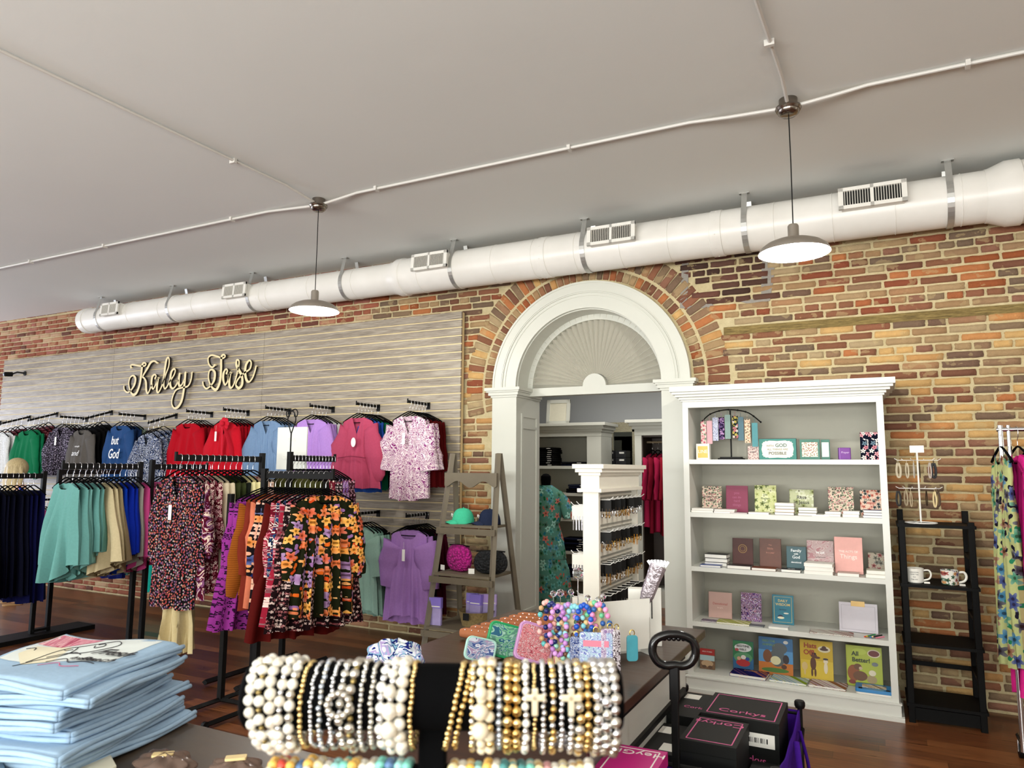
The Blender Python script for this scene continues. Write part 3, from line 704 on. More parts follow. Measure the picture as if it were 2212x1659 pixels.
# print on the sweatshirts
M1 = T(-8.63, HY-.066, 0)
sw1 = [o for o in bpy.data.objects if o.get('label', '').startswith('slate blue printed')][0]
sw2 = [o for o in bpy.data.objects if o.get('label', '').startswith('charcoal grey printed')][0]
inkw = mat('eef0f2', .7, var=0)
text('printed_words', 'but', .15, inkw, sw1, T(.02, -.082, -.36), .25, .0008, bold=.002, sx=.7)
text('printed_words', 'God', .17, inkw, sw1, T(.02, -.088, -.53), .25, .0008, bold=.002, sx=.7)
text('printed_words', 'strength', .03, inkw, sw2, T(.03, -.078, -.38), .2, .0008)
text('printed_words', 'and', .10, inkw, sw2, T(-.0, -.084, -.47), .4, .0008)
# red flower bow on the red blouse
rb = [o for o in bpy.data.objects if o.get('label', '').startswith('bright red V-neck')][0]
bw = MB(T(0, 0, -.05))
for k in range(7):
    a = k*2*PI/7; bw.ball((.09+.045*math.cos(a), -.085, -.14+.045*math.sin(a)), .042, 8, 5, (1, .35, .8))
bw.ball((.09, -.11, -.14), .03, 8, 5)
bw.tube([(.09, -.1, -.14), (.16, -.1, -.24), (.24, -.09, -.42), (.27, -.09, -.55)], [.012, .03, .035, .03], 6, .2)
bw.tube([(.08, -.1, -.14), (.085, -.1, -.3), (.08, -.09, -.52)], [.012, .018, .014], 6, .3)
bw.build('flower_bow', F('d83a50'), rb, smooth=True)
# round white tag on the rose blouse, inner collar
rs = [o for o in bpy.data.objects if o.get('label', '').startswith('rose pink')][0]
MB().lathe([(.001, 0), (.03, 0), (.03, .003), (.001, .003)], 20, T(.03, -.095, -.42) @ RX(PI/2) @ Matrix.Scale(1.6, 4, (0, 1, 0))).build('hang_tag', TAGM, rs)
MB().tube([(-.19, -.085, -.58), (0, -.10, -.56), (.19, -.085, -.58)], .004, 5).build('waist_seam', F('9c4560'), rs, smooth=True)
# ---- free-standing racks
def post(p, z, parent): MB().rbox(p[0]-.02, p[0]+.02, p[1]-.02, p[1]+.02, 0.02, z, .004).build('post', BLACKM, parent)
def arm(a, b, parent): # square bar from a to b
    a, b = Vector(a), Vector(b); mb = MB()
    if abs(a.x-b.x) > abs(a.y-b.y): mb.box(min(a.x, b.x), max(a.x, b.x), a.y-.008, a.y+.008, a.z-.05, a.z)
    else: mb.box(a.x-.008, a.x+.008, min(a.y, b.y), max(a.y, b.y), a.z-.05, a.z)
    e = b; mb.box(e.x-.009, e.x+.009, e.y-.009, e.y+.009, e.z-.05, e.z+.022); mb.build('rail_arm', BLACKM, parent)
def floor_bar(a, b, parent, w=.03):
    a, b = Vector((a[0], a[1], .03)), Vector((b[0], b[1], .03)); MB().tube([a, b], w, 4, .7, up=(0, 0, 1)).build('base_bar', BLACKM, parent)
rA = thing('clothes_rack', 'black rack at far left holding navy and black dresses', 'clothes rack', (0, 0, 0))
post((-7.56, 4.38), 1.64, rA); post((-7.57, 4.54), 1.66, rA)
MB().box(-7.60, -7.53, 4.38, 4.54, .06, .085).build('cross_bar', BLACKM, rA)
MB().rbox(-7.72, -7.42, 3.95, 4.95, .0, .045, .01).build('base_plate', BLACKM, rA)
MB().box(-7.715, -7.425, 3.935, 3.95, .002, .043).build('end_cap', PAPER, rA)
arm((-7.56, 4.36, 1.62), (-7.56, 3.62, 1.62), rA); arm((-7.57, 4.56, 1.66), (-7.57, 5.20, 1.66), rA)
rB = thing('clothes_rack', 'black rack in the middle holding ponchos sorted by colour', 'clothes rack', (0, 0, 0))
post((-6.0, 4.32), 1.74, rB); post((-6.0, 4.44), 1.76, rB)
MB().box(-6.03, -5.97, 4.32, 4.44, .06, .085).build('cross_bar', BLACKM, rB); MB().rbox(-6.15, -5.85, 3.9, 4.85, 0, .045, .01).build('base_plate', BLACKM, rB)
arm((-6.0, 4.30, 1.72), (-6.0, 3.62, 1.72), rB); arm((-6.0, 4.46, 1.72), (-6.0, 5.05, 1.72), rB)
rC = thing('clothes_rack', 'tall black rack holding cardigans and small-print blouses', 'clothes rack', (0, 0, 0))
post((-4.76, 4.58), 1.82, rC); post((-4.42, 4.56), 1.83, rC); floor_bar((-4.76, 4.1), (-4.76, 5.1), rC); floor_bar((-4.42, 4.1), (-4.42, 5.1), rC); floor_bar((-4.76, 4.57), (-4.42, 4.57), rC)
arm((-4.76, 4.56, 1.79), (-4.76, 3.72, 1.79), rC); arm((-4.42, 4.58, 1.80), (-4.42, 5.12, 1.80), rC)
rD = thing('clothes_rack', 'front black rack on casters holding the orange flower blouse', 'clothes rack', (0, 0, 0))
post((-4.32, 3.87), 1.5, rD); post((-4.0, 3.88), 1.69, rD)
for a, b in (((-4.32, 3.87), (-3.98, 3.88)), ((-4.32, 3.45), (-4.32, 4.3)), ((-3.98, 3.45), (-3.98, 4.3))): floor_bar(a, b, rD, .024)
for p in ((-4.32, 3.45), (-4.32, 4.3), (-3.98, 3.45), (-3.98, 4.3)):
    c = MB(); c.cyl((p[0]-.012, p[1], .028), (p[0]+.012, p[1], .028), .026, n=14); c.build('caster', BLACK, rD)
arm((-3.98, 3.88, 1.67), (-3.36, 3.88, 1.67), rD)
# garments on racks
navy1, navy2, blk2 = F('0c1130'), F('141a52'), F('08080c')
rail([('dress', blk2, 'black sleeveless dress', dict(n=5, L=.98, sl=0)), ('dress', navy1, 'dark navy dress', dict(n=5, L=1.0, sl=0, wh=.3)), ('dress', navy2, 'navy blue dress', dict(n=3, L=1.08, sl=0, wh=.3))], (-7.56, 3.66, 1.622), (0, .052, 0), .0, 'the far left rack', 'the far left rack')
rail([('tank', F('b7a2cc'), 'pale mauve tank top', dict(n=2)), ('plain', F('9c4f9a'), 'orchid purple top', dict(n=2, L=.8)), ('plain', F('5a2f6a'), 'plum top', dict(n=3, L=.8))], (-7.57, 4.68, 1.662), (0, .06, 0), 0, 'the rear arm of the far left rack', 'the rear arm of the far left rack')
tl1, tl2, cr, tan, rb1, rb2, gy, pk1, pk2 = F('7fb0ac'), F('94c4c0'), F('cfc3a4'), F('a79a7c'), F('1450c0'), F('0f3aa6'), F('a8a59c'), F('c65a92'), F('d873a4')
rail([('poncho', tl1, 'teal knit poncho', dict(n=2)), ('poncho', tl2, 'light aqua poncho', dict(n=1)), ('poncho', tl1, 'teal poncho', dict(n=2, L=.66)), ('poncho', cr, 'cream knit poncho', dict(n=2, wh=.36)), ('poncho', tan, 'khaki poncho', dict(n=1, wh=.36)), ('poncho', rb1, 'bright blue poncho', dict(n=1, L=.74)), ('poncho', rb2, 'royal blue poncho', dict(n=2, L=.70)), ('poncho', gy, 'light grey poncho', dict(n=1)), ('poncho', pk1, 'hot pink poncho', dict(n=1, L=.74))], (-6.0, 3.66, 1.722), (0, .052, 0), .0, 'the middle rack', 'the middle rack front arm')
mag = F('8c1f66', 'swirl', ('a83480', '6f1450'), 4)
rail([('poncho', pk2, 'pink poncho', dict(n=2, L=.70, wh=.34)), ('plain', mag, 'magenta patterned blouse', dict(n=3, L=.8, wh=.3, sw=.09)), ('plain', F('e6b4bc'), 'pale pink top', dict(n=2)), ('plain', F('b0603c'), 'rust top', dict(n=2)), ('plain', F('d8a8a0'), 'peach top', dict(n=2))], (-6.0, 4.52, 1.722), (0, .056, 0), 0, 'the rear arm of the middle rack', 'the middle rack rear arm')
ditsy = F('15151a', 'ditsy', ('c8483c', 'a04a70', 'd98a6a', '8a6aa0', 'cfc6c0', 'b0283c'), 52); stripeS = F('7a1a40', 'swirl', ('e9d8c8', '9a6a90', '5c1232'), 8); maroonp = F('6c1430', 'floral', ('d8a0a8', 'a03050', 'e8d0c8'), 30)
olive, cream, dgreen, ivory = F('3c4420'), F('d6cbb4'), F('1c2418'), F('e6dfb4')
rail([('cardi', ditsy, 'multicolour ditsy-print blouse', dict(neck='v', nd=.2, L=.99, wh=.24, sw=.085, cuff=.07, sang=4, tagged=(.02, -.08, -.30))), ('blouse', stripeS, 'burgundy and cream swirl blouse', dict(L=.92)), ('plain', maroonp, 'maroon floral blouse', dict(n=2, L=.88)), ('cardi', cream, 'cream knit cardigan', dict(n=2)), ('cardi', olive, 'olive green cardigan', dict(n=2, L=.92)), ('cardi', dgreen, 'dark green cardigan', dict(n=1, L=.92)), ('plain', ivory, 'ivory fluffy sweater', dict(n=2, L=.6)), ('plain', F('c8b0a0', 'ditsy', ('9c4a50', '7c6a5a'), 30), 'beige print top', dict(n=2))], (-4.76, 3.76, 1.792), (0, .06, 0), 0, 'the tall rack facing the room', 'tall rack front arm')
rail([('pants', F('d8cba6'), 'cream wide-leg trousers', dict(n=2, L=.62, ws=.11, wh=.14))], (-4.72, 3.80, 1.10), (-.16, .12, .06), 0, 'a clip below the ditsy blouse', 'cream trousers', 0)
sp = [F('7a2038', 'ditsy', ('e0c0c0', 'b05060', 'f0e0d0'), 34), F('2a1a20', 'ditsy', ('e0d0d0', 'b04060', '907080'), 44), F('9a7ab8', 'swirl', ('6a2a50', 'c8b0c8'), 12), F('4a2430', 'ditsy', ('d0a0b0', '8a5a7a'), 50)]
rail([('plain', F('4a4a22'), 'olive blouse', dict(n=3)), ('plain', F('23201c'), 'black-brown blouse', dict(n=2)), ('plain', sp[0], 'burgundy small-print blouse', dict(n=2, L=.8)), ('plain', sp[1], 'black small-print blouse', dict(n=2, L=.84)), ('plain', sp[2], 'lilac and plum print blouse', dict(n=2, L=.86)), ('plain', sp[3], 'dark plum print blouse', dict(n=2, L=.86))], (-4.42, 4.60, 1.802), (.0, .042, 0), 0, 'the rear arm of the tall rack', 'tall rack rear arm')
orangef = F('2c3014', 'floral', ('e8962c', 'f0b445', 'd8622c', 'f0a63a', 'e07a30', 'f0b445', 'a880b0'), 14)
leo = F('a0489c', 'leopard', ('3c1440',), 34); must = F('a86a2c', 'rib', ('6a3c14',), 420); rust = F('8c4030'); dkor = F('241a22', 'floral', ('e09030', '2c4a90', 'c85a34', 'e8b8a0'), 13); redw = F('a8324c', 'swirl', ('ecd8d0', '7c1030', 'd88a98'), 10)
blw = F('1c2c44', 'swirl', ('e8e4e0', '7a1c3c', '34608c'), 10)
rail([('dress', orangef, 'olive blouse with large orange flowers', dict(L=.82, wh=.24, sl=.46, sw=.075, cuff=.065, sang=5)), ('dress', F('2a1018', 'ditsy', ('d8c0b8', '8a2030'), 40), 'wine and black print dress', dict(L=.90)), ('dress', F('a8324c', 'floral', ('ecd8d0', '7c1030', 'd88a98'), 20), 'red and cream floral dress', dict(L=.86)), ('plain', blw, 'navy and white swirl blouse', dict(L=.8)), ('plain', redw, 'raspberry swirl blouse', dict(L=.82)), ('dress', F('6a1a14'), 'dark rust dress', dict(n=1, L=.98)), ('plain', dkor, 'black and orange floral blouse', dict(L=.8, n=2)), ('plain', F('d88c70'), 'salmon blouse', dict(L=.78)), ('plain', rust, 'rust brown blouse', dict(L=.8)), ('cardi', must, 'mustard ribbed cardigan', dict(sl=.60, sw=.085, L=.70)), ('dress', leo, 'purple leopard-print dress', dict(n=2, L=.94))], (-3.42, 3.88, 1.672), (-.047, 0, 0), 1.08, 'the front rack', 'the front rack')
# sign holder with scroll top on the tall rack
sg = thing('scroll_sign_holder', 'black wire sign holder with scroll top standing on the tall rack', 'sign holder', (-4.42, 4.56, 1.83)); q = MB()
cx = 0
q.tube([(0, 0, 0), (0, 0, .16)], .006, 8)
q.tube(catmull([(0, 0, .15), (-.02, 0, .20), (-.045, 0, .27), (-.025, 0, .33), (0, 0, .345)], 5), .005, 6); q.tube(catmull([(0, 0, .15), (.02, 0, .20), (.045, 0, .27), (.025, 0, .33), (0, 0, .345)], 5), .005, 6)
for s in (-1, 1): q.tube(catmull([(0, 0, .345), (s*.035, 0, .36), (s*.062, 0, .335), (s*.055, 0, .30), (s*.03, 0, .30), (s*.03, 0, .322)], 5), .005, 6)
q.build('wire_scroll', BLACKM, sg, smooth=True)
pa = A(600, 1014, 4.75); pb = A(660, 922, 4.75)
wb = MB(T(0, 4.75, 0) @ Matrix()); wb = MB(); wb.box(pa.x-.02, pb.x+.02, 4.75, 4.762, pa.z, pb.z); o = wb.build('white_board_sign', WHITEP); tag(o, 'plain white board sign behind the black scroll of the tall rack', 'sign')
for i, (s, zz) in enumerate((('she', .72), ('is', .5), ('clothed', .3))): text('raised_letters', s, .07, mat('dedcd4', .7, var=0), o, T((pa.x+pb.x)/2, 4.749, pa.z+(pb.z-pa.z)*zz), 0, .001)
# ---- the lettered sign
def sign():
    t = thing('script_lettering', 'cut-out cream script lettering of two words on the slat wall', 'sign'); m = mat('f0dfae', .5, var=.03)
    ed = mat('2a2118', .7, var=0)
    def stroke(pts, ox, oy, sc, w, par):
        P = [A(ox+p[0]/sc, oy+p[1]/sc, SLY-.035) for p in pts]; C = catmull(P, 6); ws_ = []
        wl = [p[2] if len(p) > 2 else w for p in pts]
        for i in range(len(C)): f = i/(len(C)-1)*(len(wl)-1); k = min(int(f), len(wl)-2); ws_.append(wl[k]+(wl[k+1]-wl[k])*(f-k))
        # rounded ribbon: left/right offsets in the wall plane, extruded along y
        mb = par; n = len(C); vs = []
        for i, c in enumerate(C):
            d = (C[min(i+1, n-1)]-C[max(i-1, 0)]); d.normalize(); nx, nz = -d.z, d.x; h = ws_[i]/2
            for (sg_, y) in ((1, SLY-.05), (-1, SLY-.05), (-1, SLY-.022), (1, SLY-.022)): vs.append((c.x+nx*h*sg_, y, c.z+nz*h*sg_))
        o_ = len(mb.v); mb.k = 0; mb.add(vs, [(i*4, i*4+1, (i+1)*4+1, (i+1)*4) for i in range(n-1)]); mb.k = 1
        fs = [(i*4+k, i*4+(k+1) % 4, (i+1)*4+(k+1) % 4, (i+1)*4+k) for i in range(n-1) for k in (1, 2, 3)]
        fs += [(3, 2, 1, 0), ((n-1)*4, (n-1)*4+1, (n-1)*4+2, (n-1)*4+3)]
        mb.f += [tuple(q+o_ for q in f) for f in fs]; mb.mi += [1]*len(fs); mb.k = 0
        for c, w_ in ((C[0], ws_[0]), (C[-1], ws_[-1])): mb.lathe([(w_/2, -.009), (w_/2, .0101)], 10, Matrix.Translation((c.x, SLY-.04, c.z)) @ RX(PI/2))
    a, b = .022, .036; s1 = (260, 750, 11.85)
    Lk = [[(300, 520, .03), (290, 470, a), (360, 455, a), (540, 485, a), (650, 480, a), (680, 430, a), (640, 405, a), (590, 450, b), (560, 700, b), (520, 950, b), (450, 1150, b), (370, 1220, b), (290, 1150, a), (240, 950, a), (270, 790, a), (350, 730, a), (410, 800, b), (390, 950, b), (300, 1100, a), (210, 1160, a), (130, 1100, a), (115, 1000, a)],
          [(970, 405, .026), (890, 360, a), (800, 400, b), (720, 540, b), (600, 750, a), (640, 800, a), (680, 900, b), (690, 1100, b), (725, 1185, a), (780, 1090, a), (830, 950, a)]]
    La = [[(915, 800, .03), (940, 740, a), (900, 705, a), (840, 770, b), (820, 950, b), (860, 1070, a), (920, 980, a), (985, 800, a)], [(990, 800, b), (970, 950, b), (960, 1100, b), (990, 1165, a), (1050, 1080, a), (1110, 930, a)]]
    Ll = [[(1110, 930, a), (1190, 690, a), (1260, 500, a), (1275, 330, a), (1245, 265, a), (1200, 350, b), (1160, 600, b), (1130, 900, b), (1150, 1050, a), (1200, 1040, a), (1290, 880, a)]]
    Le = [[(1290, 880, a), (1390, 730, a), (1430, 610, a), (1400, 560, a), (1330, 640, b), (1300, 850, b), (1310, 1000, b), (1370, 1060, a), (1450, 980, a), (1520, 820, a)]]
    Ly = [[(1540, 690, b), (1520, 850, b), (1530, 980, b), (1590, 970, a), (1660, 830, a)], [(1690, 660, b), (1670, 900, b), (1640, 1150, b), (1590, 1380, b), (1500, 1530, b), (1400, 1560, a), (1340, 1450, a), (1360, 1280, a), (1450, 1100, a), (1600, 1040, a), (1750, 1000, a), (1830, 850, a), (1860, 650, a)]]
    for nm, S in (('letter_k', Lk), ('letter_a', La), ('letter_l', Ll), ('letter_e', Le), ('letter_y', Ly)):
        mb = MB()
        for st in S: stroke(st, *s1, a, mb)
        mb.build(nm, [m, ed], t)
    s2 = (420, 750, 8.467)
    Lj = [[(390, 330, .03), (340, 370, a), (280, 310, a), (270, 200, a), (330, 150, a), (430, 170, a), (530, 205, a), (580, 170, a), (550, 140, a), (510, 190, b), (505, 400, b), (490, 600, b), (450, 730, b), (400, 780, b), (320, 710, a), (275, 570, a), (290, 440, a), (345, 415, a), (390, 470, b), (380, 600, b), (320, 700, a), (240, 760, a), (185, 710, a), (170, 640, a)]]
    La2 = [[(605, 480, .03), (620, 430, a), (590, 405, a), (550, 480, b), (545, 600, b), (580, 690, a), (630, 610, a), (670, 480, a)], [(675, 475, b), (655, 600, b), (660, 720, b), (700, 740, a), (750, 650, a), (800, 480, a)]]
    Ls = [[(790, 500, a), (830, 330, a), (830, 250, a), (790, 240, a), (785, 330, b), (830, 420, b), (885, 530, b), (890, 680, b), (830, 750, b), (775, 690, a), (820, 580, a), (930, 470, a)]]
    Le2 = [[(930, 470, a), (1030, 400, a), (1055, 290, a), (1020, 245, a), (960, 330, b), (945, 470, b), (970, 600, b), (1020, 635, a), (1080, 560, a), (1120, 450, a), (1145, 350, a)]]
    for nm, S in (('letter_j', Lj), ('letter_a', La2), ('letter_s', Ls), ('letter_e', Le2)):
        mb = MB()
        for st in S: stroke(st, *s2, a, mb)
        mb.build(nm, [m, ed], t)
    pg = MB()
    for px, py in ((300, 850), (330, 800), (345, 835), (365, 790), (380, 830), (400, 850), (405, 805), (455, 820), (470, 790), (500, 800), (525, 810), (545, 790)):
        p = A(px, py, SLY-.035); pg.cyl((p.x, SLY-.03, p.z), (p.x, SLY, p.z), .003, n=6)
    pg.build('standoff_pins', CHROME, t)
sign()
# security camera
q = A(22, 808, 6.1); cm = thing('security_camera', 'small black security camera mounted at the left end of the slat wall', 'camera', (q.x, 6.1, q.z))
MB().cyl((-.02, -.07, -.01), (.0, .03, 0), .035, n=16).build('camera_body', BLACK, cm, smooth=True); MB().cyl((-.022, -.082, -.012), (-.02, -.07, -.01), .022, n=16).build('lens', mat('26303a', .1, var=0), cm)
b = MB(); b.tube([(0, .02, 0), (.09, .05, .03), (.14, SLY-6.102, .02)], .012, 8); b.lathe([(.035, 0), (.035, .01)], 16, T(.14, SLY-6.1, .02) @ RX(PI/2)); b.build('bracket', BLACK, cm, smooth=True)
# ---- the person seen from behind, at the far left behind the racks
def skin(name, V, E_, Rr, m, parent=None, sub=1):
    me = bpy.data.meshes.new(name); me.from_pydata(V, E_, []); o = bpy.data.objects.new(name, me); COL.objects.link(o)
    sk = o.modifiers.new('k', 'SKIN'); sk.use_smooth_shade = True
    for i, r in enumerate(Rr): me.skin_vertices[0].data[i].radius = (r, r) if not isinstance(r, tuple) else r; me.skin_vertices[0].data[i].use_root = (i == 0)
    if sub: s = o.modifiers.new('s', 'SUBSURF'); s.levels = sub; s.render_levels = sub
    dg = bpy.context.evaluated_depsgraph_get(); m2 = bpy.data.meshes.new_from_object(o.evaluated_get(dg)); m2.name = name
    bpy.data.objects.remove(o); m2.materials.clear(); m2.materials.append(m)
    for p in m2.polygons: p.use_smooth = True
    q = bpy.data.objects.new(name, m2); COL.objects.link(q)
    if parent is not None: q.parent = parent
    return q
SKINM = mat('e2b79a', .55, var=.03)
hp = A(43, 985, 5.3)
pe = thing('person', 'blonde-haired person in blue top seen from behind beyond the far left rack', 'person', (hp.x, 5.3, 0), PI-.3)
V = [(0, 0, .95), (0, .01, 1.15), (0, .0, 1.38), (0, .0, 1.50), (0, .0, 1.60), (0, -.01, 1.70),
     (.17, 0, 1.42), (.23, .02, 1.15), (.22, -.08, .93), (.22, -.12, .85), (-.17, 0, 1.42), (-.23, .02, 1.15), (-.22, -.05, .93), (-.22, -.1, .85),
     (.09, 0, .88), (.10, -.02, .48), (.10, .03, .09), (.10, -.10, .035), (-.09, 0, .88), (-.11, .03, .48), (-.14, .06, .09), (-.16, -.07, .035)]
E_ = [(0, 1), (1, 2), (2, 3), (3, 4), (4, 5), (2, 6), (6, 7), (7, 8), (8, 9), (2, 10), (10, 11), (11, 12), (12, 13), (0, 14), (14, 15), (15, 16), (16, 17), (0, 18), (18, 19), (19, 20), (20, 21)]
Rr = [.13, .12, .13, .055, .085, .08, .06, .045, .032, .03, .06, .045, .032, .03, .085, .06, .036, .03, .085, .06, .036, .03]
skin('body', V, E_, Rr, SKINM, pe)
h = MB(); h.ball((0, .02, 1.665), .125, 20, 14, (1, 1.02, 1.05))
def hairfn(u, v): a = PI*(-.1+1.2*u); r = .125+.02*math.sin(v*3)+.006*math.sin(u*40); return (math.cos(a)*r*(1+.12*v), .02+math.sin(a)*r*(1-.1*v), 1.68-.36*v+.012*math.sin(u*23))
h.sheet(hairfn, 40, 8)
hm, ht = base('blonde_hair', rgb('c9b07c'), .4); oo = ht.obj(); nn = ht.noise(ht.maps(oo, (60, 60, 2)), 2, 3); ht.put(ht.b.inputs['Base Color'], ht.mix(nn, rgb('e8d6a8'), rgb('8c7440'))); ht.bump(nn, .6, .01)
h.build('hair', hm, pe, smooth=True, ang=0)
tb = MB(); tb.M = T(0, 0, 1.60); 
g = garment_mesh('p', L=.52, ws=.23, wh=.22, nw=.3, nd=.03, sl=.5, sw=.075, cuff=.045, t=.15, sang=6, fold=.01); gm = g.mesh('blue_top', F('2446c8'), True, 0)
go = bpy.data.objects.new('blue_top', gm); COL.objects.link(go); go.parent = pe; go.location = (0, 0, 1.635)
skin('light_trousers', [(0, 0, .98), (.10, 0, .86), (.105, -.02, .5), (.10, .03, .2), (-.10, 0, .86), (-.115, .03, .5), (-.14, .055, .2)], [(0, 1), (1, 2), (2, 3), (0, 4), (4, 5), (5, 6)], [.155, .11, .09, .075, .11, .09, .075], F('b9cbdc'), pe)
for s, p in ((1, (.10, -.05)), (-1, (-.15, -.02))): MB().rbox(p[0]-.045, p[0]+.045, p[1]-.12, p[1]+.10, .0, .016, .04).build('flat_sandal', mat('b08a5c', .6), pe)
# ================================================================== ladder shelf with hats and bags
LW = mat('6f6552', .6, var=.12, nsc=9)
def ladder():
    t = thing('ladder_shelf', 'grey-brown wooden A-frame ladder shelf left of the arched doorway', 'ladder shelf', (-3.36, 0, 0))
    xl0, xl1, yf0, yf1 = -.30, .30, 5.50, 5.83     # front legs, bottom to top
    for s in (-1, 1):
        MB().tube([(s*.335, 5.52, 0), (s*.245, 5.84, 1.84)], [.03, .03], 4, .55, up=(0, 1, 0)).build('front_leg', LW, t)
        MB().tube([(s*.335, 6.20, 0), (s*.245, 5.87, 1.84)], [.03, .03], 4, .55, up=(0, 1, 0)).build('rear_leg', LW, t)
    def yy(z): return 5.52+(.32)*z/1.84
    def hw(z): return .335-.09*z/1.84
    z = 1.60; p = [(-hw(z)-.02, z+.06), (hw(z)+.02, z+.06), (hw(z)+.02, z-.06)]
    q = [(hw(z)+.02-(2*hw(z)+.04)*i/24, z-.045-.03*math.cos(2*PI*i/24*2)*(1 if 0 < i < 24 else 1)) for i in range(1, 24)]
    MB().wall(p+q+[(-hw(z)-.02, z-.06)], yy(z)-.045, yy(z)-.027).build('scalloped_rail', LW, t)
    for z in (1.19, .76, .30):
        MB().rbox(-hw(z)+.01, hw(z)-.01, yy(z)-.04, 6.18-.33*z/1.84, z-.022, z, .01).build('shelf', LW, t)
        b = MB(); b.box(-hw(z)-.03, hw(z)+.03, yy(z)-.055, yy(z)-.035, z-.085, z-.03)
        for s in (-1, 1):
            for dz in (-.045, -.07): b.cyl((s*(hw(z)-.0), yy(z)-.058, z+dz), (s*(hw(z)-.0), yy(z)-.054, z+dz), .006, n=8)
        b.build('shelf_rail', LW, t)
ladder()
def cap(x, y, z, c, label, rz):
    t = thing('baseball_cap', label, 'cap', (x, y, z), rz); m = F(c, rough=.9); b = MB()
    def fn(u, v): a = 2*PI*u; p = v*PI/2; r = math.cos(p)**.75; return (.095*r*math.cos(a), .105*r*math.sin(a)+.01, .035*(1 if v == 0 else 1)*0+.14*math.sin(p)**.85+.008*math.sin(a*3)*math.cos(p))
    b.sheet(fn, 36, 10); b.build('crown', m, t, smooth=True, ang=0)
    b = MB()
    def br(u, v): s = -1+2*u; w = .085*s; return (w, -.085+.01*s*s*5*.3-v*.075*math.sqrt(max(0, 1-s*s))-.004, .022-.02*v+.012*(1-s*s)*1.2-.012*s*s)
    b.sheet(br, 16, 5); b.sheet(lambda u, v: (br(u, v)[0], br(u, v)[1], br(u, v)[2]-.003), 16, 5, flip=True); b.build('brim', m, t, smooth=True, ang=0)
    b = MB(); b.tube(catmull([(-.03, -.098, .075), (-.012, -.101, .09), (0, -.103, .078), (.012, -.101, .09), (.03, -.098, .075)], 4), .003, 5); b.tube(catmull([(-.028, -.1, .062), (0, -.104, .078), (.028, -.1, .062)], 4), .0025, 5); b.build('bow_embroidery', PAPER, t, smooth=True)
    MB().ball((0, .01, .141), .007, 8, 5).build('button', m, t)
cap(-3.50, 5.86, 1.191, '66d8b4', 'mint green baseball cap on the upper ladder shelf', -.75)
cap(-3.22, 5.86, 1.191, '3c4660', 'washed navy baseball cap on the upper ladder shelf', -.75)
def bag(x, y, z, c, label, rz, flat):
    t = thing('pouch_bag', label, 'bag', (x, y, z), rz); t.scale = (1.12, 1.2, 1.15); m = F(c, rough=.8); b = MB()
    m2, t2 = base('woven_'+c, rgb(c), .8); o = t2.obj(); v = t2.n('ShaderNodeTexVoronoi', i_Vector=o, i_Scale=55.0).outputs[0]; t2.put(t2.b.inputs['Base Color'], t2.mix(v, rgb(c), t2.mix(.75, rgb(c), (0, 0, 0, 1)))); t2.bump(v, 1, .02)
    def fn(u, v): a = 2*PI*u; p = -PI/2+PI*v; r = abs(math.cos(p))**.55; return (.15*r*abs(math.cos(a))**.8*(1 if math.cos(a) > 0 else -1)*(1-.12*v), .055*r*math.sin(a), .105+.105*math.sin(p)*flat+(.105*(flat-1)))
    b.sheet(fn, 28, 14); b.build('woven_body', m2, t, smooth=True, ang=0)
    MB().tube([(-.12, -.0, .20*flat), (0, -.012, .208*flat), (.12, 0, .20*flat)], .006, 6, 1).build('zip', BLACKM, t)
    MB().box(-.17, -.12, -.052, -.05, .0, .04).build('price_tag', PAPER, t)
bag(-3.49, 5.80, .762, 'd8189c', 'hot pink woven pouch bag on the lower ladder shelf', -.3, 1.0)
bag(-3.16, 5.80, .762, '14181c', 'black woven pouch bag beside the pink one on the ladder shelf', .25, .85)
# basket with lilac packets, on the floor side table behind the counter
wk = mat('a08a58', .8, bump=.8, nsc=60, var=.25)
bs = thing('wicker_basket', 'wicker basket on the bottom ladder shelf with lilac packets', 'basket', (-3.30, 5.80, .302)); b = MB(); b.lathe([(.13, 0), (.16, .12), (.165, .13), (.15, .125), (.12, .01), (.001, .008)], 28); b.build('basket_body', wk, bs, smooth=True)
tgp = MB().box(-.03, .03, -.19, -.187, .07, .13).build('small_sign', BLACK, bs)
pk = mat('8c78d8', .35, var=.03); pk2 = mat('b79ae0', .3, var=.03)
def packet(x, y, z, rz, c, label, h=.2, w=.12, tilt=0, grp='lilac sock packets by the ladder'):
    t = thing('sock_packet', label, 'packet', (x, y, z), rz, grp); t.rotation_euler.x = tilt
    MB().rbox(-w/2, w/2, -.018, .018, 0, h*.62, .008).build('clear_pouch', mat('b4a6dc', .12, var=.12, nsc=30), t)
    b = MB().box(-w/2, w/2, -.02, .02, h*.62, h).build('header_card', c, t); MB().box(-w/2+.01, w/2-.01, -.0205, -.020, h*.66, h*.70).build('printed_line', PAPER, b)
packet(-3.62, 5.62, .302, .1, pk, 'violet sock packet standing left of the basket on the bottom ladder shelf', .24)
for i, (dx, dy, r) in enumerate(((-.06, .02, .1), (0, -.03, -.05), (.07, .02, .1), (.11, .05, .3))): packet(-3.30+dx, 5.80+dy, .33, r, pk if i < 2 else pk2, ['leftmost', 'front', 'third', 'rightmost'][i]+' lilac sock packet in the wicker basket', .24, tilt=-.1)
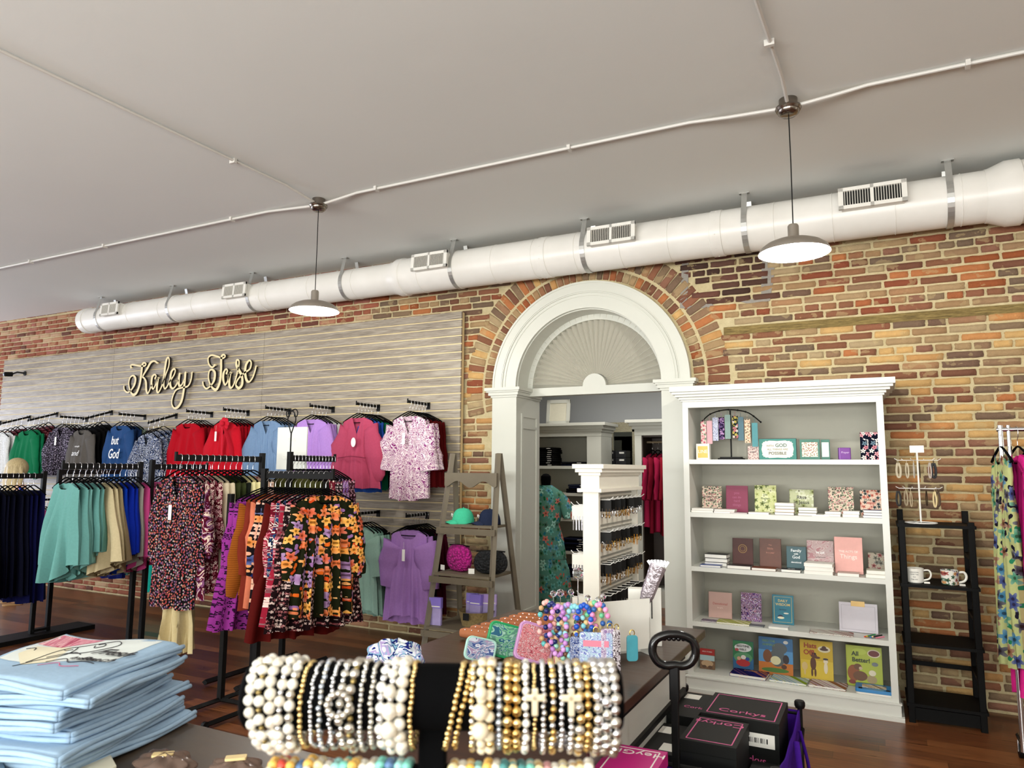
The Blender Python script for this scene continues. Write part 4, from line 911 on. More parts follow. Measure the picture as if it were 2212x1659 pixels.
# ================================================================== white bookcase
BX0, BX1, BYF, BYB = -1.40, .05, 5.80, 6.27
SH = [1.785, 1.367, .947, .527, .145]      # shelf top surfaces
GRAYB = mat('aaa89b', .6, var=.03)
bc = thing('bookcase', 'tall white bookcase with crown moulding right of the arched doorway', 'bookcase')
for s, x in (('l', BX0), ('r', BX1-.045)):
    MB().box(x, x+.045, BYF, BYB, 0, 2.26).build('side_panel', WHITEP, bc)
MB().box(BX0+.045, BX1-.045, BYB-.012, BYB, .1, 2.26).build('back_panel', GRAYB, bc)
for z in SH: MB().box(BX0+.045, BX1-.045, BYF+.003, BYB-.012, z-.036, z).build('shelf', WHITEP, bc)
b = MB(); b.box(BX0, BX1, BYF-.002, BYF+.02, 2.20, 2.26); b.box(BX0, BX1, BYF, BYB, 2.255, 2.275)
for k, z0, z1 in ((.012, 2.25, 2.265), (.025, 2.265, 2.285), (.05, 2.285, 2.305), (.07, 2.305, 2.325), (.085, 2.325, 2.37)): b.box(BX0-k, BX1+k, BYF-k, BYB, z0, z1)
b.build('crown_moulding', WHITEP, bc, bevel=.003)
b = MB(); b.box(BX0-.012, BX1+.012, BYF-.014, BYF+.02, 0, .115); b.box(BX0-.018, BX1+.018, BYF-.02, BYF+.02, .105, .118); b.box(BX0-.03, BX1+.03, BYF-.034, BYF-.01, 0, .03); b.box(BX1+.0, BX1+.012, BYF, BYB, 0, .115); b.box(BX1, BX1+.03, BYF, BYB, 0, .03)
b.build('plinth', WHITEP, bc, bevel=.002)
# --- things on its shelves
def dims(x0, y0, x1, y1, Y):
    a = A((x0+x1)/2, y1, Y); c = A((x0+x1)/2, y0, Y); l = A(x0, y1, Y); r = A(x1, y1, Y)
    return (l.x+r.x)/2, (r.x-l.x), (c.z-a.z)
def vol(name, x, y, z, w, h, th, cover, pages=True, lean=.10, rz=0, label='', cat='book', grp=None):
    """standing book, front face towards -y"""
    t = thing(name, label, cat, (x, y, z), rz, grp); t.rotation_euler.x = -lean
    b = MB(); b.box(-w/2, w/2, -th/2, -th/2+.003, 0, h); b.box(-w/2, w/2, th/2-.003, th/2, 0, h); b.box(-w/2, -w/2+.003, -th/2, th/2, 0, h); b.build('cover', cover, t)
    if pages: MB().box(-w/2+.003, w/2-.004, -th/2+.003, th/2-.003, .003, h-.003).build('pages', PAPER, t)
    return t
def book(sh, bb, cover, label, lines=(), Y=6.02, th=.018, lean=.10, cat='book', name='book', rz=0, grp=None):
    x, w, h = dims(*bb, Y); t = vol(name, x, Y, SH[sh]+.001, w, h, th, cover, True, lean, rz, label, cat, grp)
    for (txt, size, zf, c) in lines: text('title', txt, size*h, mat(c, .5, var=0), t, T(0, -th/2-.0008, h*zf), 0, .0005, bold=.0004)
    return t
def pil(t, w, h, th, shapes):
    """flat printed illustration pieces on a cover: (kind, cx, cz, rx, rz, colour)"""
    for i, (k, cx, cz, rx, rz_, c) in enumerate(shapes):
        b = MB()
        if k == 'o': b.wall([(cx*w+rx*w*math.cos(a*PI/10), cz*h+rz_*h*math.sin(a*PI/10)) for a in range(20)], -th/2-.0006-.0003*(i+1), -th/2+.001)
        else: b.wall([(cx*w-rx*w, cz*h-rz_*h), (cx*w+rx*w, cz*h-rz_*h), (cx*w+rx*w, cz*h+rz_*h), (cx*w-rx*w, cz*h+rz_*h)], -th/2-.0004-.0003*(i+1), -th/2+.001)
        b.build('printed_shape', mat(c, .45, var=0), t)
def flat(sh, bb, cover, label, th=.012, n=1, lines=(), cat='book', name='book', Y=5.88, rz=0, dep=None, pagesc=None, covers=None, grp=None):
    """lying book(s): bb is its photo box; front edge near the shelf front"""
    x, w, _ = dims(*bb, Y); dp = dep or min(.20, w*.72); z = SH[sh]+.0005
    for i in range(n):
        lb = label if n == 1 else label+f', {["lowest", "second lowest", "third from the bottom", "topmost"][i if n == 4 else (3 if i == n-1 else i)]} of its pile'
        t = thing(name, lb, cat, (x+rgb2(i)*.006, Y, z), rz+rgb2(i+sh)*.05, grp); cv = covers[i] if covers else cover
        b = MB(); b.box(-w/2, w/2, -dp/2, dp/2, 0, .002); b.box(-w/2, w/2, -dp/2, dp/2, th-.002, th); b.box(-w/2, -w/2+.002, -dp/2, dp/2, 0, th); b.build('cover', cv, t)
        MB().box(-w/2+.002, w/2-.003, -dp/2+.002, dp/2-.002, .002, th-.002).build('pages', PAPER, t)
        if i == n-1:
            for (txt, size, yf, c) in lines: text('title', txt, size*dp, mat(c, .5, var=0), t, T(0, yf*dp, th+.0006) @ RX(-PI/2), 0, .0004)
        z += th+.0008
rr_ = random.Random(5); 
def rgb2(i): return random.Random(i*7+3).uniform(-1, 1)
FL = F
cream_fl = FL('e9dccb', 'floral', ('c98a8a', '7c8a6a', 'e0b0a8', '4a5a4a'), 55); navy_fl = FL('182038', 'floral', ('e8a8b0', 'e8e4e0', '6a8a9c', 'd88a98'), 26)
# shelf 1
t = thing('bookmark_rack', 'black arched stand hung with bookmarks on the top shelf', 'display stand', (dims(1550, 880, 1611, 994, 6.0)[0], 6.0, SH[0]+.001)); bx = t.location.x
b = MB(); b.rbox(-.10, .10, -.05, .05, 0, .012, .01); b.rbox(-.085, .085, -.04, .04, .012, .022, .01); b.build('base', BLACKM, t)
MB().cyl((0, 0, .02), (.0, 0, .40), .006, n=10).build('pole', BLACKM, t)
arcp = catmull([(-.235, 0, .31), (-.16, 0, .375), (-.05, 0, .405), (.06, 0, .40), (.15, 0, .372), (.235, 0, .30)], 6)
b = MB(); b.tube(arcp, .005, 7); [b.ball(tuple(arcp[i]), .008, 7, 5) for i in range(2, len(arcp), 4)]; b.build('arched_bar', BLACKM, t, smooth=True)
bm = [('eadfd8', -.215, .115, .20), ('cf9aa2', -.165, .13, .19), ('dfe2f0', -.118, .155, .19), ('301a48', -.068, .165, .18), ('6f9088', -.02, .17, .195), ('3c4a44', .04, .175, .18), ('1f5a6c', .083, .155, .19), ('ecd9c4', .135, .135, .19), ('1c8088', .19, .105, .19)]
for i, (c, dx, z0, hh) in enumerate(bm):
    kind = {0: FL(c, 'floral', ('d86a80', '8a9a80', 'e8a0a8'), 40), 2: FL(c, 'swirl', ('5a6aa8', 'eef0f8'), 60), 3: FL(c, 'floral', ('6a4a8c', 'c8a0d0'), 50), 5: FL(c, 'floral', ('d8c860', 'e8e0d8', 'd88a90'), 40), 7: FL(c, 'ditsy', ('6a5a3c', 'c89070'), 60)}.get(i, mat(c, .4, var=.08, nsc=40))
    m_ = MB(); m_.box(-.022, .022, -.002, .002, 0, hh); m_.tube([(0, 0, hh), (0, 0, hh+.035)], .0015, 5)
    o = m_.build('bookmark', kind, None, loc=(bx+dx, 5.985-.006*(i % 2), SH[0]+z0)); tag(o, ['pale floral', 'rose pink', 'blue-white patterned', 'dark purple', 'grey-green', 'dark floral', 'dark blue', 'cream flowered', 'turquoise'][i]+' bookmark hanging from the black arched stand', 'bookmark', 'bookmarks on the arched stand')
x, w, h = dims(1508, 960, 1536, 994, 6.0)
t = thing('boxed_card', 'small white box with yellow label at left end of the top shelf', 'box', (x, 5.97, SH[0]+.001)); MB().box(-w/2, w/2, -.03, .03, 0, h).build('box_body', PAPER, t); q = MB().box(-w*.38, w*.38, -.0315, -.0295, h*.12, h*.85).build('yellow_label', mat('e2c060', .5, var=.05), t); text('title', 'LINE', h*.3, PAPER, q, T(0, -.0322, h*.5), 0, .0004)
book(0, (1616, 964, 1640, 994), FL('e4d8d2', 'ditsy', ('b89090',), 60), 'small pale pink patterned card left of the green wooden sign', [('FAMILY', .14, .55, '5a4a4a')], lean=.06, cat='card', name='boxed_card')
x, w, h = dims(1641, 948, 1721, 993, 6.0)
t = thing('table_sign', 'green wooden sign with white scalloped plaque in the middle of the top shelf', 'sign', (x, 6.0, SH[0]+.001)); t.rotation_euler.x = -.05
b = MB().box(-w/2, w/2, -.012, .012, 0, h).build('sign_board', mat('3f8f85', .6, var=.2, nsc=8), t); MB().box(-w/2-.002, w/2+.002, -.010, .013, -.001, h+.003).build('dark_edge', mat('16302e', .6, var=0), t)
pts = []
for i in range(60): a = 2*PI*i/60; e = 2.0/5; cx_, sz_ = math.cos(a), math.sin(a); rr = 1+.035*math.cos(a*18); pts.append((w*.42*rr*abs(cx_)**e*(1 if cx_ > 0 else -1), h*.5+h*.41*rr*abs(sz_)**e*(1 if sz_ > 0 else -1)))
MB().wall(pts[::-1], -.0145, -.011).build('scalloped_plaque', mat('f1eddc', .6, var=.03), t)
for s_, sz, xx, zz, c in (('WITH', .13, -.20, .66, '9a958a'), ('GOD', .23, .10, .68, '2c5a58'), ('ALL THINGS ARE', .125, 0, .49, '9a958a'), ('POSSIBLE', .20, 0, .30, '4a4a44')): text('sign_word', s_, sz*h, mat(c, .6, var=0), t, T(xx*w, -.0152, zz*h), 0, .0005, bold=.0006)
for i, (x0, x1) in enumerate(((1729, 1772), (1774, 1793))):
    x, w, h = dims(x0, 950, x1, 994, 6.0); t = thing('framed_card', ['dark green framed card with white verse beside the wooden sign', 'dark green framed card half hidden behind its twin'][i], 'framed card', (x, 6.0+.03*i, SH[0]+.001), 0, 'green framed cards'); t.rotation_euler.x = -.06
    MB().box(-w/2, w/2, -.012, .012, 0, h).build('frame', mat('1f6a58', .4, var=.03), t); MB().box(-w*.4, w*.4, -.0135, -.0115, h*.14, h*.86).build('white_card', FL('f4f0e4', 'ditsy', ('b0685a', '8a8a60'), 70) if i == 0 else PAPER, t)
x, w, h = dims(1809, 968, 1841, 994, 6.0); t = thing('tin', 'small purple tin on the right of the top shelf', 'tin', (x, 5.98, SH[0]+.001), .25); MB().rbox(-w*.42, w*.42, -.02, .02, 0, h, .008).build('tin_body', mat('7a4496', .35, .2, var=.03), t, bevel=.004); text('gold_words', 'Prayer', h*.24, mat('d8c0e0', .4, var=0), t, T(0, -.021, h*.6), .2, .0004)
for i in range(2): book(0, ((1860, 936, 1884, 996), (1878, 936, 1903, 996))[i], navy_fl, ['navy floral gift book, left one at the right end of the top shelf', 'navy floral gift book, right one at the right end of the top shelf'][i], Y=6.03-.035*i, th=.022, grp='navy floral gift books')
# shelf 2
book(1, (1517, 1046, 1559, 1100), cream_fl, 'cream floral book with DIFFICULT TIMES on its cover', [('PRAYERS FOR', .06, .68, '8a4a4a'), ('DIFFICULT', .13, .56, '5a4640'), ('TIMES', .13, .42, '5a4640')])
book(1, (1569, 1047, 1616, 1104), mat('851f48', .5, var=.05), 'burgundy book with embossed script on the second shelf', [('you', .13, .72, 'a04a70'), ('can do', .12, .56, 'a04a70'), ('hard', .12, .42, 'a04a70'), ('things', .13, .27, 'a04a70')])
book(1, (1631, 1050, 1678, 1110), FL('dfe2b4', 'floral', ('7c8c4c', 'c8d08c', 'e9ecc8'), 24), 'pale green leafy book on the second shelf', [('This', .09, .66, '5a6a3a'), ('Present', .1, .52, '5a6a3a'), ('Word', .09, .38, '5a6a3a')])
book(1, (1706, 1045, 1758, 1098), FL('cfd3b4', 'floral', ('a8b07c', 'dde0c8'), 18), 'green misty book with black script title on the second shelf', [('Rest', .2, .68, '20241c'), ('in Jesus', .2, .48, '20241c')])
book(1, (1790, 1043, 1845, 1104), cream_fl, 'large cream book with pink flowers along its top on the second shelf', [('FIND REST', .1, .58, 'b0a090'), ('a devotional', .06, .48, '7a6a60'), ('for women', .06, .42, '7a6a60')])
book(1, (1859, 1053, 1908, 1110), FL('e8d4c4', 'floral', ('c8705c', '2c4a4c', 'd89a8a'), 34), 'floral book with red ribbon band at the right of the second shelf', [('PRAY FOR', .11, .62, '3a5a50'), ('MORE', .12, .5, 'b0584a')])
wc = PAPER
flat(1, (1498, 1092, 1545, 1108), mat('ece8e2', .5, var=.1), 'white paperback pair at the left end of the second shelf', .016, 2)
flat(1, (1546, 1097, 1590, 1108), mat('e6dcd8', .5, var=.1), 'white paperback pair in front of the burgundy book', .014, 2, Y=5.875)
flat(1, (1580, 1104, 1617, 1111), mat('b09aa0', .5, var=.1), 'thin pinkish booklet before the burgundy book', .008, Y=5.86)
flat(1, (1620, 1103, 1664, 1113), PAPER, 'single white book in front of the leafy green book', .014, Y=5.87)
flat(1, (1676, 1090, 1718, 1118), mat('8c6a50', .5, var=.1), 'white-paged book', .022, 4, Y=5.87, covers=[mat('5a4a44', .5, var=0), mat('d8b890', .5, var=0), mat('3a3a40', .5, var=0), mat('e8e4da', .5, var=0)])
flat(1, (1726, 1094, 1766, 1115), mat('d8d0c0', .5, var=.1), 'cream book left of centre gap', .02, 3, Y=5.875, covers=[mat('8a7a6a', .5, var=0), mat('4a4a3c', .5, var=0), mat('d8d8c0', .5, var=0)])
flat(1, (1756, 1107, 1794, 1118), PAPER, 'low white booklet before the cream flowered book', .012, Y=5.86)
flat(1, (1783, 1104, 1818, 1121), mat('d0ccc8', .5, var=.1), 'white notebook before the large cream book', .018, 2, Y=5.87)
flat(1, (1822, 1103, 1858, 1123), mat('e4e0da', .5, var=.1), 'white notebook left of the plaid ones', .022, 2, Y=5.87)
flat(1, (1866, 1103, 1908, 1125), FL('ecece4', 'hstripe', ('6a6a90',), 400), 'plaid-edged white book', .018, 3, Y=5.87)
# shelf 3
flat(2, (1526, 1187, 1574, 1215), mat('2c2a2a', .5, var=0), 'thick dark-covered book at the left of the third shelf', .030, 3, Y=5.95, dep=.12)
flat(2, (1516, 1213, 1560, 1226), mat('3c5cb0', .4, var=.3, nsc=20), 'small blue book at the front left of the third shelf', .016, Y=5.85, dep=.09)
book(2, (1583, 1156, 1627, 1216), mat('4a1a12', .55, var=.1), 'dark maroon leather book with round gold emblem', Y=6.0); tt_ = bpy.data.objects[[o.name for o in bpy.data.objects if o.get('label', '').startswith('dark maroon leather')][0]]
MB(T(0, -.0095, .135) @ RX(PI/2)).lathe([(.030, 0), (.033, 0), (.033, .0008), (.030, .0008)], 28, caps=False).build('gold_emblem', mat('8c6c34', .4, .4, var=0), tt_); MB(T(0, -.0095, .135) @ RX(PI/2)).lathe([(.018, 0), (.020, 0), (.020, .0008), (.018, .0008)], 20, caps=False).build('gold_emblem', mat('8c6c34', .4, .4, var=0), tt_)
book(2, (1642, 1158, 1688, 1221), mat('6e4030', .5, var=.2, nsc=30), 'mid brown embossed leather book on the third shelf', [('The', .07, .78, 'a8705c'), ('Bible', .1, .66, 'a8705c'), ('in a year', .08, .52, 'a8705c')], Y=6.0, th=.03)
book(2, (1700, 1172, 1742, 1222), mat('26525a', .45, var=.05), 'teal box book with white script on the third shelf', [('Family', .17, .82, 'e8ecec'), ('with', .1, .68, 'e8ecec'), ('God', .18, .54, 'e8ecec'), ('devotional', .1, .32, 'e8ecec')], th=.045, Y=5.99)
book(2, (1744, 1155, 1802, 1220), FL('d8c2c2', 'swirl', ('e4d6d4', 'cfa8ac', 'dccaca'), 8), 'pink and grey marbled book with white script on the third shelf', [('be still', .1, .6, 'ffffff'), ('a guided journal', .05, .45, '6a5a5a')])
x, w, h = dims(1804, 1152, 1865, 1230, 5.97); t = book(2, (1804, 1152, 1865, 1230), mat('b07a70', .3, .25, var=.12, nsc=30), 'large rose gold boxed book wrapped in clear film on the third shelf', [('THE ACTS OF', .08, .6, 'f2dcd4'), ('Things', .17, .46, 'f2dcd4')], Y=5.97, th=.04)
book(2, (1876, 1182, 1915, 1230), FL('b4ada0', 'floral', ('8c4a48', '6a6a60'), 26), 'grey floral notebook at the right end of the third shelf', Y=5.98)
flat(2, (1574, 1214, 1625, 1230), mat('403a3c', .4, var=.3, nsc=20), 'white book with dark picture cover before the maroon one', .026, Y=5.86, dep=.11)
flat(2, (1627, 1220, 1679, 1236), mat('7c4228', .5, var=.1), 'brown leather book lying below the embossed one', .02, Y=5.86, dep=.11, lines=[('JOURNAL', .16, 0, '5a2a18')])
flat(2, (1690, 1223, 1732, 1239), mat('17171a', .5, var=0), 'black book with white script lying before the teal box', .022, Y=5.86, dep=.10, lines=[('faith', .3, 0, 'e8e8e8')])
flat(2, (1740, 1215, 1802, 1242), PAPER, 'wide white book', .026, 3, Y=5.87, dep=.13)
flat(2, (1811, 1229, 1858, 1244), mat('e4d8d0', .3, var=.1), 'pale wrapped book before the rose gold one', .022, Y=5.86, dep=.1)
flat(2, (1872, 1228, 1917, 1252), mat('d8d4c4', .4, var=.1), 'white book at the right end', .026, 2, Y=5.87, dep=.11)
# shelf 4
book(3, (1531, 1269, 1581, 1324), mat('cfaaa0', .5, var=.05), 'dusty pink book with rainbow arch at the left of the fourth shelf', [('Devotional', .13, .55, 'b86a64'), ('for girls', .07, .4, 'e8d0c8')])
book(3, (1601, 1270, 1645, 1330), FL('3c2c60', 'swirl', ('e4dcec', 'b08ab8', '5c4a8c', 'd8b0c0'), 16), 'dark purple notebook covered in pale stickers on the fourth shelf')
t = book(3, (1669, 1278, 1715, 1340), mat('1f7c94', .45, var=.1), 'teal blue DAILY WISDOM book with gold border on the fourth shelf', [('DAILY', .12, .80, 'e0c87c'), ('WISDOM', .12, .67, 'e0c87c'), ('for boys', .07, .5, '17405c')])
x, w, h = dims(1669, 1278, 1715, 1340, 6.02); b = MB(); [b.box(*q, -.0105, -.0085, *z) for q, z in (((-w*.42, w*.42), (h*.93, h*.94)), ((-w*.42, w*.42), (h*.07, h*.08)), ((-w*.42, -w*.40), (h*.07, h*.94)), ((w*.40, w*.42), (h*.07, h*.94)))]; b.build('gold_border', mat('c8b46c', .4, var=0), t)
pil(t, w, h, .018, [('o', -.12, .26, .12, .06, '17284c'), ('o', -.1, .22, .16, .04, 'e8e0c0'), ('o', .15, .38, .12, .025, 'e8e8d8')])
x, w, h = dims(1814, 1294, 1897, 1356, 6.0); t = thing('gift_box', 'lilac grey boxed planner in clear wrap at the right of the fourth shelf', 'box', (x, 6.0, SH[3]+.001), -.04); t.rotation_euler.x = -.12
MB().box(-w/2, w/2, -.02, .02, 0, h).build('box_body', mat('c9c3cc', .35, var=.05), t); b = MB(); [b.box(x0, x1, -.0215, -.0195, z0, z1) for x0, x1, z0, z1 in ((-w*.44, w*.44, h*.9, h*.907), (-w*.44, w*.44, h*.08, h*.087), (-w*.44, -w*.435, h*.08, h*.9), (w*.435, w*.44, h*.08, h*.9))]; b.build('thin_border', mat('8a8490', .5, var=0), t); MB().box(-w*.18, w*.18, -.023, -.0195, h*.88, h*1.06).build('brass_clip', mat('8c7244', .3, .6, var=.05), t)
flat(3, (1517, 1326, 1553, 1341), FL('b0a4b0', 'ditsy', ('6a5a78',), 50), 'grey-purple card set at the front left of the fourth shelf', .008, Y=5.86, dep=.08)
flat(3, (1552, 1328, 1622, 1351), FL('b9bd6a', 'swirl', ('e9e4c8', 'c9c880'), 14), 'yellow-green spiral book lying on the fourth shelf', .014, Y=5.87, dep=.13)
flat(3, (1619, 1338, 1652, 1353), mat('7c8488', .4, var=.3, nsc=40), 'small grey card pack on the fourth shelf', .006, Y=5.86, dep=.08)
flat(3, (1663, 1346, 1705, 1361), mat('e8ecec', .4, var=.1), 'white card pack with blue edge on the fourth shelf', .016, Y=5.86, dep=.09)
flat(3, (1751, 1347, 1845, 1372), FL('d8d4cc', 'swirl', ('e8e6e0', 'a86a68', 'd0ccc4'), 12), 'clear wrapped patterned pouch lying on the fourth shelf', .008, Y=5.86, dep=.13, cat='pouch', name='pouch')
t = thing('crayon_pack', 'small heap of colourful crayons at the right end of the fourth shelf', 'crayons', (dims(1864, 1362, 1913, 1380, 5.86)[0], 5.86, SH[3]+.001))
for i, c in enumerate(('d8402c', 'e8c030', '2c8c50', '3a7ac0', 'f0d8a0', '1c1c20', 'e88aa0')): MB().cyl((-.06+.012*i, -.03, .006+.004*(i % 3)), (-.02+.014*i, .035, .006+.005*(i % 3)), .005, n=8).build('crayon', mat(c, .4, var=0), t)
# shelf 5
t = book(4, (1513, 1421, 1545, 1464), mat('8c6a4c', .5, var=.3, nsc=40), 'small red-topped book at the left end of the bottom shelf', [], Y=5.93); x, w, h = dims(1513, 1421, 1545, 1464, 5.93)
pil(t, w, h, .018, [('r', 0, .85, .49, .15, 'b02a28'), ('r', 0, .55, .49, .13, 'a8c4c8'), ('o', 0, .28, .4, .16, 'b89a78'), ('o', -.2, .12, .15, .07, '5a4030'), ('o', .2, .12, .15, .07, '5a4030')]); text('title', 'BIBLE STORIES', h*.08, PAPER, t, T(0, -.0125, h*.86), 0, .0004)
bb = (1584, 1382, 1628, 1446); t = book(4, bb, mat('2a6a9c', .4, var=.05), 'blue and green children\'s book with cartoon figures in a red boat', [], Y=6.0); x, w, h = dims(*bb, 6.0)
pil(t, w, h, .018, [('r', 0, .72, .5, .28, '2c7a4c'), ('o', 0, .78, .42, .14, 'e8ecec'), ('o', 0, .45, .45, .18, '5a9a6c'), ('o', 0, .28, .34, .12, 'b8282c'), ('o', -.2, .42, .10, .06, 'e0b090'), ('o', .02, .47, .12, .07, 'ece4e0'), ('o', .22, .42, .10, .06, '2c4a9c'), ('o', -.3, .7, .1, .05, 'b04a50')]); text('title', 'BEDTIME', h*.11, BLACK, t, T(.0, -.014, h*.83), 0, .0004); text('title', 'BIBLE', h*.10, BLACK, t, T(.0, -.014, h*.72), 0, .0004)
bb = (1640, 1376, 1714, 1456); t = book(4, bb, mat('3f74a8', .4, var=.05), 'large children\'s book showing a grey elephant above orange sand', [], Y=6.0); x, w, h = dims(*bb, 6.0)
pil(t, w, h, .018, [('r', 0, .18, .5, .18, 'c8762c'), ('r', 0, .5, .5, .16, '5a9ad0'), ('o', -.02, .14, .4, .06, '4c7a34'), ('o', .05, .48, .22, .24, '5c6468'), ('o', .12, .72, .22, .15, '5c6468'), ('o', .3, .9, .07, .045, 'd8d8d4'), ('o', -.24, .5, .13, .17, '7c4c2c'), ('o', .3, .45, .09, .12, '3c3438'), ('o', .0, .4, .15, .115, 'e6e0b4'), ('o', .24, .25, .08, .06, '5a3a2c')]); text('title', 'FEED THE', h*.08, mat('8cb45c', .5, var=0), t, T(-.2*w, -.0145, h*.9), 0, .0004); text('title', 'ANIMALS', h*.08, mat('8cb45c', .5, var=0), t, T(-.2*w, -.0145, h*.80), 0, .0004)
bb = (1730, 1383, 1801, 1468); t = book(4, bb, mat('dcc038', .4, var=.04), 'bright yellow Hats Off! children\'s book with dancing animals', [], Y=6.0); x, w, h = dims(*bb, 6.0)
pil(t, w, h, .018, [('r', 0, .75, .5, .25, 'c8a820'), ('o', .24, .80, .19, .08, 'd8d0b0'), ('o', .24, .80, .13, .035, '4a2a24'), ('o', .24, .84, .07, .045, '4a2a24'), ('o', -.1, .42, .09, .16, '5a3420'), ('o', -.08, .62, .10, .05, '5a3420'), ('o', -.08, .67, .08, .03, '2c1c18'), ('o', .02, .58, .10, .03, '5a3420'), ('o', -.14, .2, .03, .10, '5a3420'), ('o', -.04, .2, .03, .10, '5a3420'), ('o', -.36, .34, .09, .10, 'd8bc7c'), ('o', -.36, .20, .03, .08, 'd8bc7c'), ('o', .28, .34, .06, .14, 'e4d8bc'), ('o', .28, .50, .07, .05, 'e4d8bc'), ('o', .28, .56, .08, .025, '3a3440')])
text('title', 'Hats', h*.17, mat('9c3c20', .5, var=0), t, T(-.18*w, -.016, h*.86), 0, .0005, bold=.0012); text('title', 'Off!', h*.17, mat('9c3c20', .5, var=0), t, T(-.22*w, -.016, h*.69), 0, .0005, bold=.0012)
bb = (1830, 1392, 1908, 1478); t = book(4, bb, mat('aebc34', .4, var=.04), 'lime green All Better! children\'s book with two bears', [], Y=6.0); x, w, h = dims(*bb, 6.0)
pil(t, w, h, .018, [('o', -.12, .86, .2, .08, 'b9c84c'), ('o', .28, .84, .18, .10, 'd8ccb0'), ('o', .28, .84, .15, .075, '6a2020'), ('o', -.3, .32, .17, .20, '8c4c24'), ('o', -.12, .26, .20, .12, '6a4426'), ('o', -.18, .48, .11, .075, '6a4426'), ('o', -.10, .45, .05, .04, 'c8b090'), ('o', .2, .2, .14, .10, 'a89468'), ('o', .22, .36, .10, .07, 'e4dcc0'), ('o', .30, .58, .09, .05, '70787c'), ('o', -.35, .1, .10, .05, '7a2c20')])
text('title', 'All', h*.15, mat('33402a', .5, var=0), t, T(-.24*w, -.016, h*.80), 0, .0005, bold=.001); text('title', 'Better!', h*.15, mat('33402a', .5, var=0), t, T(-.08*w, -.016, h*.65), 0, .0005, bold=.001)
def cov(c, cols, s=9): return FL(c, 'swirl', cols, s)
flat(4, (1583, 1448, 1660, 1481), cov('2c2a78', ('3c3a90', 'c88a50', '241f60'), 6), 'dark blue picture book lying at the left of the bottom shelf', .022, Y=5.90, dep=.17, lines=[('STORIES', .16, .28, 'c8a060')])
flat(4, (1668, 1461, 1748, 1499), cov('a8c4d0', ('d8e0d8', '9ab048', 'e8e8e0', '8aa8c0'), 5), 'picture book with sheep and blue sky lying on the bottom shelf', .014, Y=5.90, dep=.17)
flat(4, (1752, 1473, 1832, 1512), cov('c0a0b4', ('e8e4dc', 'a87c5c', '8c6858', 'e0d8d0'), 5), 'mauve and brown picture book lying on the bottom shelf', .014, Y=5.90, dep=.17)
x, w, h = dims(1850, 1484, 1932, 1530, 5.88); t = thing('activity_case', 'bright blue carry-case activity book at the right end of the bottom shelf', 'activity case', (x, 5.89, SH[4]+.001), 0)
MB().rbox(-w/2, w/2, -.085, .085, .012, .034, .02).build('blue_case', mat('3a8ccc', .15, var=.05), t, bevel=.003); MB().rbox(-w*.48, w*.48, -.082, .08, 0, .012, .02).build('paper_pages', PAPER, t); b = MB(); b.tube([(-w*.3, .085, .02), (-w*.26, .125, .02), (w*.26, .125, .02), (w*.3, .085, .02)], .011, 8, .8); b.build('handle', mat('1f5c80', .3, var=0), t, smooth=True)
MB().box(-w*.32, w*.32, -.03, .045, .034, .036).build('picture_panel', cov('e4dcc8', ('c8a070', '9a8c78', 'f0ece0'), 14), t); [MB().box(s*w*.36-.012, s*w*.36+.012, -.07, -.05, .034, .038).build('black_latch', BLACK, t) for s in (-1, 1)]
# ================================================================== black etagere with spinner and mugs
KB = mat('040404', .6, spec=.15, var=0)
t = thing('black_shelf_unit', 'narrow black wooden shelf unit between the bookcase and the chrome rack', 'shelf unit')
EX0, EX1 = .105, .56
for x in (EX0+.02, EX1-.02): 
    for y in (5.83, 6.18): MB().rbox(x-.02, x+.02, y-.02, y+.02, 0, 1.42 if y > 6 else 1.36, .004).build('leg', KB, t)
for i, z in enumerate((1.335, .925, .53, .13)):
    MB().rbox(EX0-.01+.0, EX1+.01, 5.80, 6.20, z-.02, z, .006).build('shelf', KB, t)
MB().box(EX0, EX1, 5.82, 5.84, .02, .10).build('front_rail', KB, t); MB().box(EX0, EX1, 6.185, 6.2, .3, .33).build('rear_rail', KB, t)
for z in (1.12, .72, .33):
    for x in (EX0+.02, EX1-.02): MB().box(x-.022, x+.022, 5.85, 6.16, z-.012, z+.012).build('side_stretcher', KB, t)
q = A(1990, 1135, 5.92); jx = q.x; jz = 1.337
t = thing('jewelry_spinner', 'white wire jewellery spinner on top of the black shelf unit', 'display stand', (jx, 5.92, jz)); WT = mat('efeee9', .3, var=0)
b = MB(); b.tube([(.10*math.cos(a*PI/14), .10*math.sin(a*PI/14), .005) for a in range(28)], .004, 6, closed=True); [b.tube([(0, 0, .012), (.1*math.cos(a), .1*math.sin(a), .005)], .003, 5) for a in (0, 2.1, 4.2)]; b.build('wire_base', WT, t, smooth=True)
MB().cyl((0, 0, .005), (0, 0, .50), .006, n=8).build('pole', WT, t)
b = MB(); b.rbox(-.045, .045, -.003, .003, .50, .55, .002); b.build('header_card', WT, t)
for z in (.245, .445):
    for k in range(6):
        a = k*PI/3+.2; MB().tube([(0, 0, z), (.13*math.cos(a), .13*math.sin(a), z), (.15*math.cos(a), .15*math.sin(a), z+.012)], .0025, 5).build('wire_arm', WT, t)
cs = ['14110f', 'b8a06a', '2a1a12', '3a2a1c', 'd8cbb0', 'b9a88c', 'c0b49a', '0c0c0e', 'e8e4da', 'd6c6a4', 'b8aaa0', 'dcc898', '1a1a1e', '4a3420']
